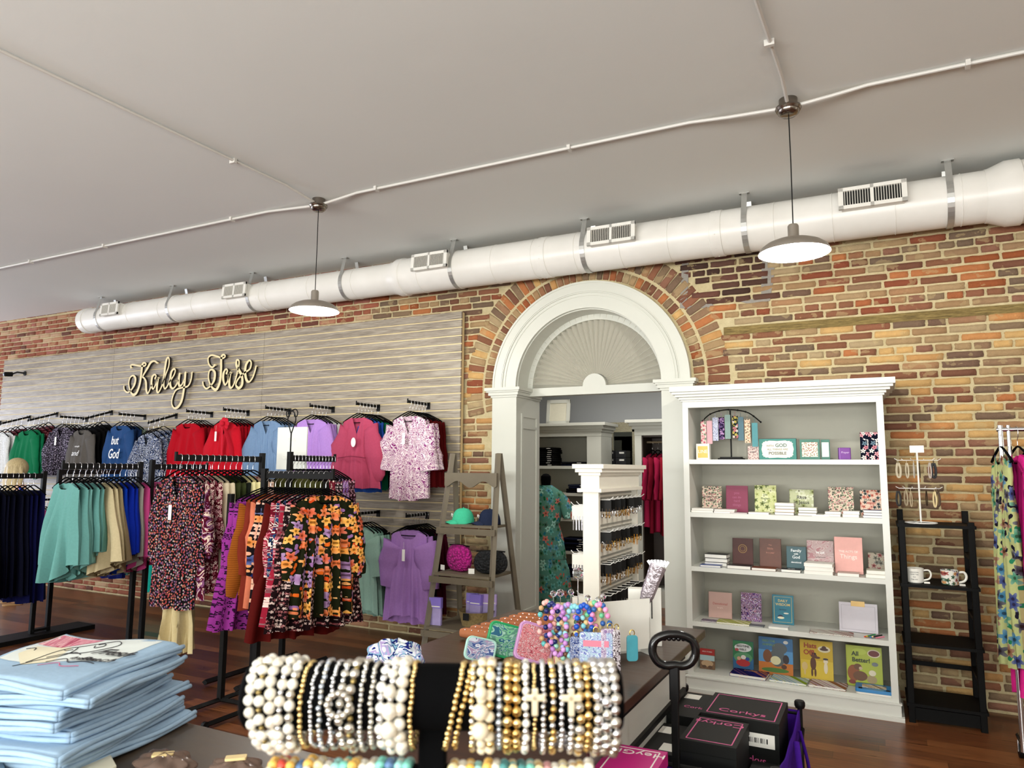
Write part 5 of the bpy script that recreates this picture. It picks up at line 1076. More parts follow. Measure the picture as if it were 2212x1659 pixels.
for i, c in enumerate(cs):
    lev = i % 2; a = (i//2)*PI/3*.95+.2+.12*(i % 3); r = .10+.012*(i % 4); x, y = jx+r*math.cos(a), 5.92+r*math.sin(a); z = jz+(.445, .245)[lev]
    b = MB(); b.tube([(0, 0, 0), (0, 0, -.02)], .0015, 5); 
    b.tube(catmull([(-.004, 0, -.02), (-.014, 0, -.06), (-.010, 0, -.115), (.006, 0, -.118), (.012, 0, -.07), (.004, 0, -.02)], 3), .007, 6, .35)
    o = b.build('keychain', mat(c, .6, var=.1), smooth=True, loc=(x, y, z)); o.rotation_euler.z = a; tag(o, f'{["black", "tan", "dark brown", "brown", "cream", "beige", "pale beige", "black", "white", "straw", "greyish", "cream", "black", "brown"][i]} strap keychain, {ORD[i//2]} round the {["upper", "lower"][lev]} tier of the white spinner', 'keychain', 'keychains on the white spinner')
def mug(px, z, label, pat, hs):
    q = A(px, 1250, 5.9); t = thing('mug', label, 'mug', (q.x, 5.9, z)); b = MB(); b.lathe([(.001, .003), (.046, 0), (.052, .006), (.055, .095), (.056, .10), (.052, .10), (.050, .01), (.001, .008)], 32, caps=False); b.build('mug_body', pat, t, smooth=True)
    b = MB(); b.tube(catmull([(.05, 0, .085), (.085, 0, .088), (.098, 0, .06), (.085, 0, .03), (.05, 0, .018)], 5), .008, 8, hs); b.build('handle', mat('f1efe6', .2, var=0), t, smooth=True)
    MB(T(.07, -.03, .0)).box(-.018, .018, -.001, 0, -.002+.002, .022, RX(-1.1)).build('price_tag', PAPER, t)
    return t
CER = mat('f1efe6', .2, var=.02)
m1 = mug(1977, .927, 'white mug with lines of writing on the black shelf unit', CER, .8)
for i, (s_, zz) in enumerate((('GRANDMA', .075), ('GIVES THE', .060), ('best', .044), ('hugs ever', .028))): text('printed_words', s_, .011, mat('5a5a5a', .5, var=0), m1, T(-.006, -.0556, zz), 0, .0004)
mug(2052, .927, 'white mug printed with flowers on the black shelf unit', FL('f0eee6', 'floral', ('b05a50', '3c6a4c', '7a6a9c', 'd8a060'), 30), 1)
# ================================================================== chrome rack at the right
t = thing('chrome_rack', 'chrome clothes rack on casters at the right edge of the view', 'clothes rack')
RY_ = 5.15
MB().cyl((.66, RY_, .12), (.66, RY_, 1.98), .014, n=16).build('upright', CHROME, t, smooth=True); MB().cyl((.70, RY_, .3), (.70, RY_, 1.98), .011, n=14).build('upright', CHROME, t, smooth=True)
MB().cyl((.64, RY_, 1.955), (2.2, RY_, 1.955), .013, n=16).build('top_bar', CHROME, t, smooth=True); MB().cyl((2.2, RY_, .12), (2.2, RY_, 1.98), .014, n=16).build('upright', CHROME, t, smooth=True)
MB().cyl((.68, RY_-.3, .12), (.68, RY_+.3, .12), .018, n=12).build('foot_bar', CHROME, t, smooth=True); MB().cyl((2.2, RY_-.3, .12), (2.2, RY_+.3, .12), .018, n=12).build('foot_bar', CHROME, t, smooth=True)
for x in (.69, 2.2):
    for y in (RY_-.28, RY_+.28):
        b = MB(); b.cyl((x-.02, y, .05), (x+.02, y, .05), .05, n=20); c = b.build('caster', BLACK, t, smooth=True); MB().box(x-.025, x+.025, y-.02, y+.02, .04, .115).build('caster_fork', CHROME, c)
lgf = F('b9bd8c', 'floral', ('2a7a9c', '1c3a7c', '3c8a6a', '8a5a34', '2a2438'), 12); pkf = F('e07aa8', 'floral', ('e8c03a', 'e87a3a', 'a85ac0', 'f0a8c0'), 14)
for i, (sh, m, d_, kw) in enumerate((('dress', lgf, 'long pale green dress with blue leaf print', dict(L=1.22, wh=.15, ws=.14, sl=.5, sw=.05, cuff=.045, sang=3)), ('tank', F('e0409c'), 'hot pink layered top and skirt', dict(L=1.38, sl=.28, sw=.06, cuff=.07, wh=.22, fold=.04)), ('dress', pkf, 'pink dress with orange and yellow flowers', dict(L=.95, wh=.2, ws=.17)), ('dress', F('d83f98'), 'hot pink tiered maxi dress', dict(L=1.42, wh=.26, ws=.17, sl=.0, fold=.04)), ('dress', F('e8a0c0', 'floral', ('f0d8a0', 'd85a90'), 16), 'light pink floral dress', dict(L=1.0)), ('plain', blk, 'black top', dict(L=.8)), ('dress', pkf, 'second pink flowered dress', dict(L=1.1)))):
    nm, ct = SH_N[sh]; hang(sh, m, (.655+(0, .085, .15, .2, .3, .4, .5)[i], RY_, 1.968), (-1.45, -1.4, -1.4, -1.35, -1.5, -1.57, -1.57)[i], d_+' on the chrome rack', 'clothes on the chrome rack', seed=i % 5, nm=nm, cat=ct, hl=f'black velvet hanger, {ORD[i]} from the left on the chrome rack', **kw)
# ================================================================== dark counter and what stands on it
def darkwood(c1, c2, r=.3):
    m, t = base('dark_wood', rgb(c1), r); o = t.obj(); n = t.noise(t.maps(o, (1.2, 14, 14)), 4, 5, .6); t.put(t.b.inputs['Base Color'], t.mix(n, rgb(c1), rgb(c2))); t.put(t.b.inputs['Roughness'], t.m('ADD', r-.08, t.m('MULTIPLY', n, .2))); return m
DW = darkwood('2c1a10', '4c2e1c'); DW2 = darkwood('3a3026', '5a4c3e', .38)
t = thing('display_counter', 'long dark wood counter on a white shelf base in front of the doorway', 'counter')
MB().box(-1.90, -.82, 2.15, 3.78, .862, .90).build('counter_top', DW, t, bevel=.004)
MB().box(-1.82, -.90, 2.30, 3.68, 0, .862).build('white_base', WHITEP, t)
for z in (.80, .64, .44, .24): MB().box(-.9, -.885, 2.34, 3.62, z-.012, z+.012).build('black_shelf_edge', BLACK, t)
MB().box(-1.84, -.88, 2.27, 2.30, 0, .862).build('end_panel', DW, t)
lt = F('c08664', rough=.5)
for i in range(7):
    y = 3.02+.078*i; x0 = -1.80+.012*i; tt = thing('leather_pouch', f'tan studded leather pouch, {["nearest", "second", "third", "fourth", "fifth", "sixth", "farthest"][i]} in the row on the dark counter', 'pouch', (x0, y, .901), .05, 'tan leather pouches in a row')
    b = MB(); b.tube([(0, 0, .026), (.02, 0, .028), (.24, 0, .028), (.26, 0, .026)], [.020, .024, .024, .018], 10, 1.0); b.build('pouch_body', lt, tt, smooth=True)
    b = MB(); [b.ball((.03+.035*k, -.018, .046), .003, 6, 4) for k in range(6)]; b.build('studs', CHROME, tt)
def rrect(w, h, r, n=5):
    pts = []
    for (cx, cy, a0) in ((w/2-r, h-r, 0), (-w/2+r, h-r, PI/2), (-w/2+r, r, PI), (w/2-r, r, 1.5*PI)):
        for i in range(n+1): a = a0+PI/2*i/n; pts.append((cx+r*math.cos(a), cy+r*math.sin(a)))
    return pts
def wallet(px, py, w, h, edge, face, label, rz, lean=-.25, roll=.2, zz=.905):
    q = G(px, py, .9); t = thing('zip_wallet', label, 'wallet', (q.x, q.y, zz), rz); t.rotation_euler.x = lean; t.rotation_euler.y = roll; p = rrect(w, h, .024)
    MB().wall(p[::-1], -.016, .016).build('zip_edge', mat(edge, .5, var=.05), t, bevel=.003)
    p = [(x*.86, z*.86+h*.07) for x, z in p]; MB().wall(p[::-1], -.019, .019).build('printed_panel', face, t, bevel=.002)
    b = MB(); b.tube([(x*.93, -.0165, z*.93+h*.035) for x, z in rrect(w, h, .024)], .0022, 5, closed=True); b.build('zip_teeth', mat(edge, .35, var=.2, nsc=300), t)
marb = FL('9aa8bc', 'swirl', ('5a6a9c', 'd0d4dc', 'b09cb4'), 10); marg = FL('6f9c8c', 'swirl', ('8cc09c', '4a7890', 'a8c8b8'), 9); marp = FL('c07880', 'swirl', ('e0a0a4', 'b0606c', 'd8c0c0'), 22)
wallet(1146, 1434, .16, .155, 'c892c4', marp, 'mauve zip wallet with pink print, tallest in the group on the counter', .55, -.3, .28)
wallet(1083, 1424, .16, .140, '12985a', marg, 'bright green zip wallet with marbled green print', .55, -.3, .26)
wallet(1032, 1432, .13, .095, 'b4e0d4', marb, 'mint zip wallet with blue marbled print', .55, -.3, .22)
wallet(1215, 1400, .15, .125, 'e0a0b0', FL('5c6478', 'swirl', ('8c94a8', '3c4458', 'b8b0b4'), 14), 'pink-edged zip wallet with dark grey marbled print', .5, -.3, .5)
t = thing('wood_riser', 'sloping dark wood display riser under the zip wallets', 'riser', (0, 0, 0)); q0 = G(1140, 1432, .9); MB().add([(q0.x-.10, q0.y-.02, .901), (q0.x+.22, q0.y+.10, .901), (q0.x+.20, q0.y+.20, .901), (q0.x-.12, q0.y+.08, .901), (q0.x-.10, q0.y-.02, .91), (q0.x+.22, q0.y+.10, .975), (q0.x+.20, q0.y+.20, .975), (q0.x-.12, q0.y+.08, .91)], [(0, 3, 2, 1), (4, 5, 6, 7), (0, 1, 5, 4), (1, 2, 6, 5), (2, 3, 7, 6), (3, 0, 4, 7)]).build('riser_body', darkwood('6a4a24', '7c5a30', .5), t)
# striped navy/pink pouches behind
for i, (px, c) in enumerate(((1150, ('e8e4ec', ('1c2050',))), (1190, ('e8b0bc', ('f0d0d4',))))):
    q = G(px, 1345, .93); o = MB().rbox(-.10, .10, -.05, .05, 0, .03, .02).build('striped_pouch', FL(c[0], 'stripe', c[1], 260), loc=(q.x+.02, q.y, .901+.03*0)); o.rotation_euler.z = .2; tag(o, ['navy and white striped pouch behind the mauve wallet', 'pale pink striped pouch behind the bead bracelets'][i], 'pouch')
# wristlet strap
def strap(px, py, c, ring, label, h=.15):
    q = G(px, py, .9); t = thing('wristlet_strap', label, 'strap', (q.x, q.y-.03, .905), .5)
    b = MB(); b.add([(-.02, -.004, 0), (.02, -.004, 0), (.016, -.004, h), (-.016, -.004, h), (-.02, .004, 0), (.02, .004, 0), (.016, .004, h), (-.016, .004, h)], [(0, 1, 2, 3), (7, 6, 5, 4), (0, 4, 5, 1), (1, 5, 6, 2), (2, 6, 7, 3), (3, 7, 4, 0)]); b.build('printed_band', FL(c, 'swirl', ('e89aa4', 'c85a6c', 'f0b8bc'), 40), t)
    MB().box(-.019, .019, -.006, .006, h-.012, h+.03).build('leather_end', mat('d09ab8', .5, var=.03), t); MB().tube([(.022*math.cos(a*PI/10), 0, h+.05+.024*math.sin(a*PI/10)) for a in range(20)], .003, 6, closed=True).build('split_ring', mat(ring, .3, .6, var=0), t, smooth=True)
strap(1213, 1432, 'd86a78', 'c8889c', 'pink printed wristlet strap with a ring beside the bead bracelets', .13)
# bead bracelet display
kx, ky = -1.14, 2.86
t = thing('bead_display', 'pale wood block with crystal-topped pins holding bead bracelets on the counter', 'display stand', (kx, ky, .901), .2)
MB().box(-.10, .10, -.03, .03, .0, .24).build('wood_block', mat('e2cfa4', .55, var=.12, nsc=6), t, bevel=.003)
cry = glass('f4f8ff', .03)
for (x, z, r) in ((-.105, .28, .014), (-.075, .285, .016), (-.03, .29, .013), (.0, .37, .024), (.04, .27, .014), (.085, .265, .014), (.105, .28, .012)):
    b = MB(); b.cyl((x, -.01, .21), (x, -.01, z-r*.8), .002, n=6); p = b.build('pin', CHROME, t); b = MB(); b.ball((x, -.01, z), r, 8, 6); b.build('crystal_knob', cry, p)
def beadloop(cx, cz, r, cols, label, bead=.0112, yo=-.052, el=1.0, n=None):
    el = 1.75; n = n or int(PI*(.62*r+el*r)/(bead*2)); M = T(kx, ky, .901) @ RZ(.2); q = M @ Vector((cx, yo, cz+.015)); t = thing('bead_bracelet', label, 'bracelet', q, .2, 'bead bracelets on the pale block')
    for k, c in enumerate(cols):
        b = MB()
        for i in range(n):
            if i % len(cols) != k: continue
            a = 2*PI*i/n+PI/2; b.ball((r*math.cos(a)*.62, .006*math.sin(i*2.3), r*math.sin(a)*el), bead, 10, 7)
        b.build('beads', mat(c, .35, var=0), t, smooth=True)
for i, (cx, cz, r, cols, nm) in enumerate(((-.125, .15, .05, ('f0a8a0', 'f4b8b0', 'c8a070', '60b8b8'), 'peach and aqua'), (-.10, .155, .045, ('14205c', '1c2c70'), 'dark navy'), (-.072, .13, .055, ('c88ad0', 'b47ac0', 'd8a0dc'), 'lilac'), (-.035, .135, .055, ('c48acc', 'a8b0e4', '9cc8e8'), 'lilac and sky blue'),
    (-.005, .12, .062, ('88ccd4', '7cc4cc', '98d4d8'), 'turquoise'), (.035, .15, .05, ('1c50b8', '2460c8'), 'royal blue'), (.04, .11, .065, ('e48cc0', 'dc80b4', 'ec9cc8'), 'candy pink'), (.075, .15, .055, ('6ac090', 'd8b880', '2c5ca0'), 'green and blue'), (.10, .13, .065, ('e890c0', 'f0a0cc', '2c60a0'), 'pink with blue end beads'), (.01, .10, .04, ('5c3a28', '3c5c40', '8a5a60'), 'dark brown and green'), (-.06, .09, .04, ('c8a078', '9ad0b8', '704a30'), 'wooden and mint'))):
    beadloop(cx, cz, r, cols, nm+' bead keyring bracelet hanging on the pale wood block', yo=-.045-.012*(i % 3))
def card(px, py0, py1, w, m, label, y, nm='card_holder', rz=.3):
    a, c = A(px, py1, y), A(px, py0, y); t = thing(nm, label, 'card holder', (a.x, y, a.z), rz); h = c.z-a.z; p = rrect(w, h, .012)
    MB().wall(p[::-1], -.005, .005).build('printed_face', m, t, bevel=.0015); MB().tube([(.010*math.cos(k*PI/8), 0, h+.008+.012*math.sin(k*PI/8)) for k in range(16)], .002, 5, closed=True).build('gold_ring', mat('c8a850', .25, .9, var=0), t); return t, h
cm_ = FL('c4d0e4', 'swirl', ('8c98cc', 'e4e8f4', 'b4d4d8'), 22); t, h = card(1288, 1366, 1475, .13, cm_, 'blue marbled card wallet hanging under the bead bracelets', 2.74); MB().box(-.05, .05, -.0075, -.004, h*.72, h*.84).build('pink_label', mat('e07a90', .5, var=0), t)
card(1318, 1358, 1460, .07, FL('c8c0d4', 'swirl', ('a890b8', 'e8e0e8'), 26), 'grey-lilac patterned card holder right of the blue marbled one', 2.76, rz=.6)
card(1245, 1375, 1465, .05, FL('3c4c84', 'swirl', ('8a98c0', 'c8ccd8'), 26), 'dark blue patterned strap holder left of the marbled wallet', 2.76, rz=.3)
card(1333, 1360, 1500, .03, FL('d8d0d8', 'swirl', ('5c4c50', 'e8e4e8'), 20), 'long narrow patterned holder at the right of the bead display', 2.72, rz=1.0)
t, h = card(1366, 1372, 1428, .045, mat('4ca4b4', .4, var=.15, nsc=30), 'turquoise foil packet leaning on the white paper box', 2.84, 'foil_packet', .6)
# white paper boxes, foil pack
WB = mat('efeee6', .6, var=.03)
t = thing('white_paper_box', 'open white paper box nearest the bead display on the counter', 'box', (-1.03, 3.02, .901), .9); b = MB(); b.box(-.17, .17, -.004, .0, .03, .24); b.box(.165, .17, -.004, .07, 0, .16); b.box(-.17, .17, .066, .07, 0, .18); b.box(-.17, -.165, -.004, .07, 0, .2); b.build('box_walls', WB, t)
t = thing('white_paper_box', 'second white paper box behind the first on the counter', 'box', (-1.0, 3.34, .901), .25); b = MB(); b.box(-.075, .075, -.03, .03, 0, .25); b.build('box_walls', WB, t); MB().box(.03, .035, -.0315, -.03, .12, .22).build('barcode', BLACK, t)
fo = mat('b9aeb4', .25, .6, bump=.5, nsc=60, var=.2)
a0 = A(1388, 1312, 3.2); a1 = A(1422, 1222, 3.2); t = thing('foil_sleeve', 'silver pink crinkled sleeve leaning above the white paper boxes', 'sleeve', (0, 0, 0)); b = MB(); b.tube([a0, a0.lerp(a1, .3), a0.lerp(a1, .7), a1], [.016, .032, .034, .038], 8, .45, up=(0, 1, 0)); b.build('sleeve_body', fo, t); b = MB()
for k in range(7): b.box(-.006, .006, -.002, .002, 0, .03, Matrix.Translation(a1+Vector((-.03+.01*k, 0, -.004))) @ RY(-.6+.2*k))
b.build('ruffled_end', mat('e8e8ec', .2, .5, var=.1), t)
# scrunched cloth at the left edge of the counter
def lump(name, label, cat, loc, r, m, sq=(1, .7, .5), seed=0, rz=0):
    t = MB(); rd = random.Random(seed); ph = [rd.uniform(0, 6) for _ in range(4)]
    def fn(u, v): a = 2*PI*u; p = -PI/2+PI*v; k = r*(1+.10*math.sin(5*a+ph[0]+3*p)+.06*math.sin(9*a+ph[1]-4*p)); z = k*math.sin(p)*sq[2]; return (k*math.cos(p)*math.cos(a)*sq[0], k*math.cos(p)*math.sin(a)*sq[1], max(z, -r*sq[2]*.55)+r*sq[2]*.55)
    t.sheet(fn, 48, 20); o = t.build(name, m, smooth=True, ang=0, loc=loc); o.rotation_euler.z = rz; return tag(o, label, cat)
q = G(826, 1418, .93); lump('patterned_scrunch_bag', 'scrunched white and blue swirl cloth bag on the left edge of the counter', 'bag', (-1.80, 2.50, .901), .11, FL('e4ecf4', 'swirl', ('2c3a90', '9cc4d8', 'c8b8e0', 'f0f4f4'), 12), (1.1, .8, .55), 3)
# ================================================================== earring tower
TW = mat('eeeadd', .4, var=.03)
t = thing('earring_tower', 'cream two-sided display tower with rows of earring hooks by the doorway', 'display tower'); x0, x1, y0, y1 = -1.76, -1.65, 4.5, 5.36
b = MB(); b.box(x0, x1, y0, y0+.03, 0, 1.6); b.box(x0, x1, y1-.03, y1, 0, 1.6); b.build('end_post', TW, t); MB().box(x0+.045, x1-.045, y0+.03, y1-.03, 0, 1.6).build('centre_panel', TW, t)
b = MB(); b.box(x0-.01, x1+.01, y0-.01, y1+.01, 1.565, 1.665)
for k, za, zb in ((.03, 1.55, 1.575), (.022, 1.66, 1.68), (.04, 1.68, 1.705), (.055, 1.705, 1.735)): b.box(x0-k, x1+k, y0-k, y1+k, za, zb)
b.build('crown', TW, t, bevel=.002); MB().box(x0-.03, x1+.03, y0-.03, y1+.03, 0, .12).build('plinth', TW, t)
b = MB(); rows = (1.50, 1.29, 1.08, .88, .68)
for z in rows:
    for s in (x1-.044, x0+.04): b.box(s, s+.004, y0+.03, y1-.03, z+.0, z+.012); b.box(s-.001, s+.005, y0+.03, y1-.03, z+.028, z+.04)
b.build('slot_rails', mat('9c9a90', .4, .4, var=0), t)
EARR = [mat('c8a050', .25, .9, var=0), mat('d8d8dc', .2, .9, var=0), mat('3c302a', .5, var=0), mat('8a6a3c', .3, .7, var=0)]
CARDB = mat('0b0a09', .6, spec=.3, var=0); CARDW = mat('e8e4da', .6, var=0); rde = random.Random(3)
def earring(kind, m, cardm):
    b = MB(); b.k = 0; b.box(-.022, .022, -.0012, .0012, -.055, 0); b.k = 1
    for s in (-.011, .011):
        if kind == 0: b.tube([(s+.009*math.cos(a*PI/6), -.003, -.062+.016*math.sin(a*PI/6)) for a in range(12)], .0018, 5, closed=True)
        elif kind == 1: b.tube([(s, -.003, -.04), (s, -.003, -.07)], .001, 4); b.ball((s, -.003, -.078), .009, 8, 5, (.7, .4, 1))
        else: [b.tube([(s+.003*j, -.003, -.04), (s+.004*j, -.003, -.095)], .0012, 4) for j in (-1, 0, 1)]
    return b.mesh('earring_card', [cardm, m], True)
EM = [earring(k, m, c) for k, m, c in ((0, EARR[0], CARDB), (1, EARR[1], CARDB), (2, EARR[0], CARDB), (0, EARR[1], CARDB), (1, EARR[3], CARDB), (2, EARR[1], CARDW))]
for ri, z in enumerate(rows):
    for k in range(8):
        y = y0+.08+k*.10; MB().tube([(x1-.042, y, z), (x1+.05, y, z), (x1+.075, y, z+.02)], .0028, 5).build('hook', WT, t)
        for j in range(3):
            if z < .7 and j: continue
            o = bpy.data.objects.new('earring_card', EM[rde.randrange(5)]); COL.objects.link(o); o.location = (x1-.02+.028*j, y, z-.004); o.rotation_euler = (0, 0, rde.uniform(-.5, .9)); o.scale = (1, 1, 1.35)
            tag(o, f'carded earrings, {["top", "second", "third", "fourth", "bottom"][ri]} row of the cream tower, {["nearest", "second", "third", "fourth", "fifth", "sixth", "seventh", "farthest"][k]} hook, {["inner", "middle", "outer"][j]}', 'earrings', 'carded earrings on the tower front')
for ri, z in enumerate((1.46, 1.14, .86)):
    for k in range(2):
        y = y0+.06+k*.10; MB().tube([(x0+.04, y, z), (x0-.09, y, z), (x0-.11, y, z+.02)], .0028, 5).build('hook', WT, t)
        for j in range(5):
            o = bpy.data.objects.new('earring_card', EM[5]); COL.objects.link(o); o.location = (x0+.0-.02*j, y, z-.004); o.scale = (1, 1, 1.7)
            tag(o, f'long carded earrings on the left side of the cream tower, {["top", "middle", "bottom"][ri]} row, {["near", "far"][k]} hook, {["innermost", "second", "third", "fourth", "outermost"][j]}', 'earrings', 'carded earrings on the tower left side')
# ================================================================== rear room
t = thing('rear_bookcase', 'white crown-topped shelf unit with folded jeans in the back room', 'shelf unit'); fx0, fx1, fy = -5.2, -3.26, 9.0
MB().box(fx1-.20, fx1, fy, 9.45, 0, 2.22).build('side_panel', WP, t); MB().box(fx0, fx0+.05, fy, 9.45, 0, 2.22).build('side_panel', WP, t); MB().box(fx0, fx1, 9.43, 9.45, 0, 2.22).build('back_panel', GRAYB, t)
for z in (1.745, 1.385, 1.05, .62, .28): MB().box(fx0+.05, fx1-.2, fy+.01, 9.43, z-.04, z).build('shelf', WP, t)
b = MB(); b.box(fx0, fx1+.003, fy-.004, 9.45, 2.14, 2.225)
for k, za, zb in ((.02, 2.2, 2.235), (.05, 2.235, 2.28), (.085, 2.28, 2.32)): b.box(fx0-k, fx1+k, fy-k, 9.46, za, zb)
b.build('crown', WP, t, bevel=.003)
JM = [F('14161f'), F('1c2440'), F('0c0c10'), F('22305a'), F('2c3448')]
def jeans(x, z, n, key, w=.30, y=9.16, seed=0):
    rd = random.Random(seed)
    for i in range(n):
        m = JM[rd.randrange(5)] if key != 'b' else JM[2]; b = MB(); hh = .028
        b.rbox(-w/2, w/2, -.15, .15, 0, hh-.002, .03); o = b.build('folded_jeans', m, bevel=.008, loc=(x+rd.uniform(-.015, .015), y+rd.uniform(-.01, .01), z+.001+i*hh)); o.rotation_euler.z = rd.uniform(-.06, .06)
        tag(o, f'folded dark jeans, {["lowest", "second", "third", "fourth", "fifth", "sixth", "seventh", "eighth", "ninth"][min(i, 8)]} of the pile {jeans.where[seed]}', 'jeans', 'folded jeans piles in the back room')
        q = MB().box(w/2-.10, w/2-.04, -.153, -.149, .008, .014).build('size_strip', PAPER, o)
jeans.where = ['at the left of the top shelf', 'at the right of the top shelf', 'on the middle shelf', 'on the shelf behind the hooks', 'on the lower shelf', 'at the bottom right']
jeans(-4.12, 1.745, 9, 'b', .34, seed=0); jeans(-3.68, 1.745, 2, 'j', .34, seed=1); jeans(-3.62, 1.385, 4, 'j', .28, seed=2); jeans(-3.66, 1.05, 3, 'j', .34, seed=3); jeans(-3.66, .62, 6, 'j', .32, seed=4); jeans(-3.66, .28, 5, 'j', .32, seed=5)
pa, pb = A(1178, 910, 9.2), A(1228, 854, 9.2); t = thing('framed_picture', 'white framed blank picture leaning on the wall above the back-room shelf unit', 'picture', ((pa.x+pb.x)/2, 9.22, 2.322)); t.rotation_euler.x = -.12; w = pb.x-pa.x; h = pb.z-pa.z
b = MB(); b.box(-w/2, w/2, 0, .02, 0, .05); b.box(-w/2, w/2, 0, .02, h-.05, h); b.box(-w/2, -w/2+.05, 0, .02, 0, h); b.box(w/2-.05, w/2, 0, .02, 0, h); b.build('frame', WP, t); MB().box(-w/2+.04, w/2-.04, .008, .015, .04, h-.04).build('canvas', mat('dcd8c4', .8, var=.06, nsc=30), t)
# mosaic mirror
pa, pb = A(1308, 1010, 9.95), A(1372, 920, 9.95); mx0, mx1 = pa.x-.03, pb.x+.02; t = thing('mosaic_mirror', 'tall mirror with beige mosaic frame on the back-room wall', 'mirror'); MS = mat('b9b294', .5, bump=1, nsc=70, var=.25)
b = MB(); b.box(mx0, mx1, 9.93, 9.99, 2.24, 2.38); b.box(mx0, mx0+.15, 9.93, 9.99, .4, 2.3); b.box(mx1-.06, mx1+.03, 9.93, 9.99, .4, 2.3); b.box(mx0, mx1, 9.93, 9.99, .4, .5); b.build('mosaic_frame', MS, t); MB().box(mx0+.1, mx1-.03, 9.96, 9.98, .45, 2.3).build('mirror_glass', mat('b8bcbc', .03, 1, var=0), t)
# shoe boxes on small white shelf next to the mirror
t = thing('small_wall_shelf', 'small white shelf with shoe boxes beside the back-room wardrobe', 'shelf'); MB().box(mx0+.12, mx1-.02, 9.6, 9.92, 1.74, 1.77).build('shelf_board', WP, t)
b = MB(); b.box(mx0+.14, mx0+.18, 9.62, 9.9, 0, 1.74); b.box(mx1-.08, mx1-.04, 9.62, 9.9, 0, 1.74); b.build('supports', WP, t)
for i, (xx, zz) in enumerate(((mx0+.20, 1.771), (mx0+.36, 1.771), (mx0+.36, 1.871), (mx0+.20, 1.871))):
    o = MB().box(-.075, .075, -.1, .1, 0, .095).build('shoe_box', mat('1a1a1e', .6, var=0), loc=(xx, 9.75, zz)); tag(o, f'black shoe box, {["lower left", "lower right", "upper right", "upper left"][i]} of four beside the back-room wardrobe', 'box'); MB().box(-.02, .05, -.102, -.1, .05, .075).build('white_label', PAPER, o)
# wardrobe with pink clothes
t = thing('wardrobe', 'white crown-topped open wardrobe with pink clothes in the back room', 'wardrobe'); wx0, wx1 = -2.80, -1.5; DI = darkwood('2c2018', '3c2c20', .5)
MB().box(wx0, wx0+.09, 9.0, 9.5, 0, 2.25).build('side_panel', WP, t); MB().box(wx1-.09, wx1, 9.0, 9.5, 0, 2.25).build('side_panel', WP, t); b = MB(); b.box(wx0+.09, wx1-.09, 9.46, 9.5, 0, 2.25); b.box(wx0+.09, wx1-.09, 9.05, 9.46, 2.12, 2.15); b.box(wx0+.09, wx0+.10, 9.03, 9.46, 0, 2.14); b.build('dark_lining', DI, t)
b = MB(); b.box(wx0-.003, wx1+.003, 8.996, 9.5, 2.14, 2.245)
for k, za, zb in ((.03, 2.22, 2.26), (.06, 2.26, 2.30), (.10, 2.30, 2.34)): b.box(wx0-k, wx1+k, 9-k, 9.5, za, zb)
b.build('crown', WP, t, bevel=.003); b = MB(); b.box(wx0, wx1, 9.0, 9.5, 0, .2); b.build('plinth', WP, t); MB().cyl((wx0+.09, 9.22, 2.06), (wx1-.09, 9.22, 2.06), .014, n=12).build('hanging_rod', mat('8a7a60', .5, var=0), t)
mg = F('b0305c'); mg2 = F('8c1c3c')
for i, (m_, L_) in enumerate(((mg, .95), (mg2, 1.02), (mg, 1.0), (F('a02840'), 1.05), (mg2, 1.0), (F('100c10'), 1.15), (F('100c10'), 1.15))):
    hang('dress', m_, (wx0+.17+.075*i, 9.22, 2.074), PI/2-.2, f'{["raspberry pink", "crimson", "bright raspberry", "dark red", "wine red", "black", "black"][i]} dress, {ORD[i]} from the left in the back-room wardrobe', 'dresses in the back-room wardrobe', seed=i % 5, nm='dress', cat='dress', hl=f'black hanger, {ORD[i]} from the left in the back-room wardrobe', L=L_, wh=.22)
# mannequin
t = thing('mannequin', 'black dress form wearing a teal and coral flowered tiered dress in the doorway', 'mannequin', (-3.36, 7.45, 0), .1)
MB().lathe([(.05, 1.30), (.055, 1.46), (.052, 1.52), (.058, 1.58), (.056, 1.62), (.03, 1.645), (.002, 1.65)], 20).build('black_neck', VELVET, t, smooth=True); b = MB(); b.cyl((0, 0, .02), (0, 0, .6), .015); b.lathe([(.16, 0), (.16, .015), (.02, .03)], 24); b.build('stand', BLACKM, t, smooth=True)
df = FL('6c9c90', 'floral', ('4aa49c', 'c8705f', '2c6c58', '2c7c58', '9ed0c4', '3a8ca0'), 12)
def dr(prof, nf=14, amp=.0):
    b = MB(); b.sheet(lambda u, v: (lambda r, z, a: ((r+amp*(1-z)*math.sin(nf*a))*math.cos(a), (r*.72+amp*(1-z)*math.sin(nf*a))*math.sin(a), z))(*((lambda k: (prof[k[0]][0]*(1-k[1])+prof[k[0]+1][0]*k[1], prof[k[0]][1]*(1-k[1])+prof[k[0]+1][1]*k[1]))((min(int(v*(len(prof)-1)), len(prof)-2), v*(len(prof)-1)-min(int(v*(len(prof)-1)), len(prof)-2)))), 2*PI*u), 56, (len(prof)-1)*3); return b
dr([(.07, 1.52), (.15, 1.47), (.20, 1.41), (.20, 1.30), (.185, 1.2), (.155, 1.08)]).build('bodice', df, t, smooth=True, ang=0)
dr([(.155, 1.09), (.20, .95), (.225, .80), (.235, .72)], 18, .01).build('skirt_tier', df, t, smooth=True, ang=0); dr([(.22, .73), (.265, .60), (.285, .45), (.29, .40)], 20, .014).build('skirt_tier', df, t, smooth=True, ang=0); dr([(.275, .41), (.31, .28), (.32, .16)], 22, .016).build('skirt_tier', df, t, smooth=True, ang=0)
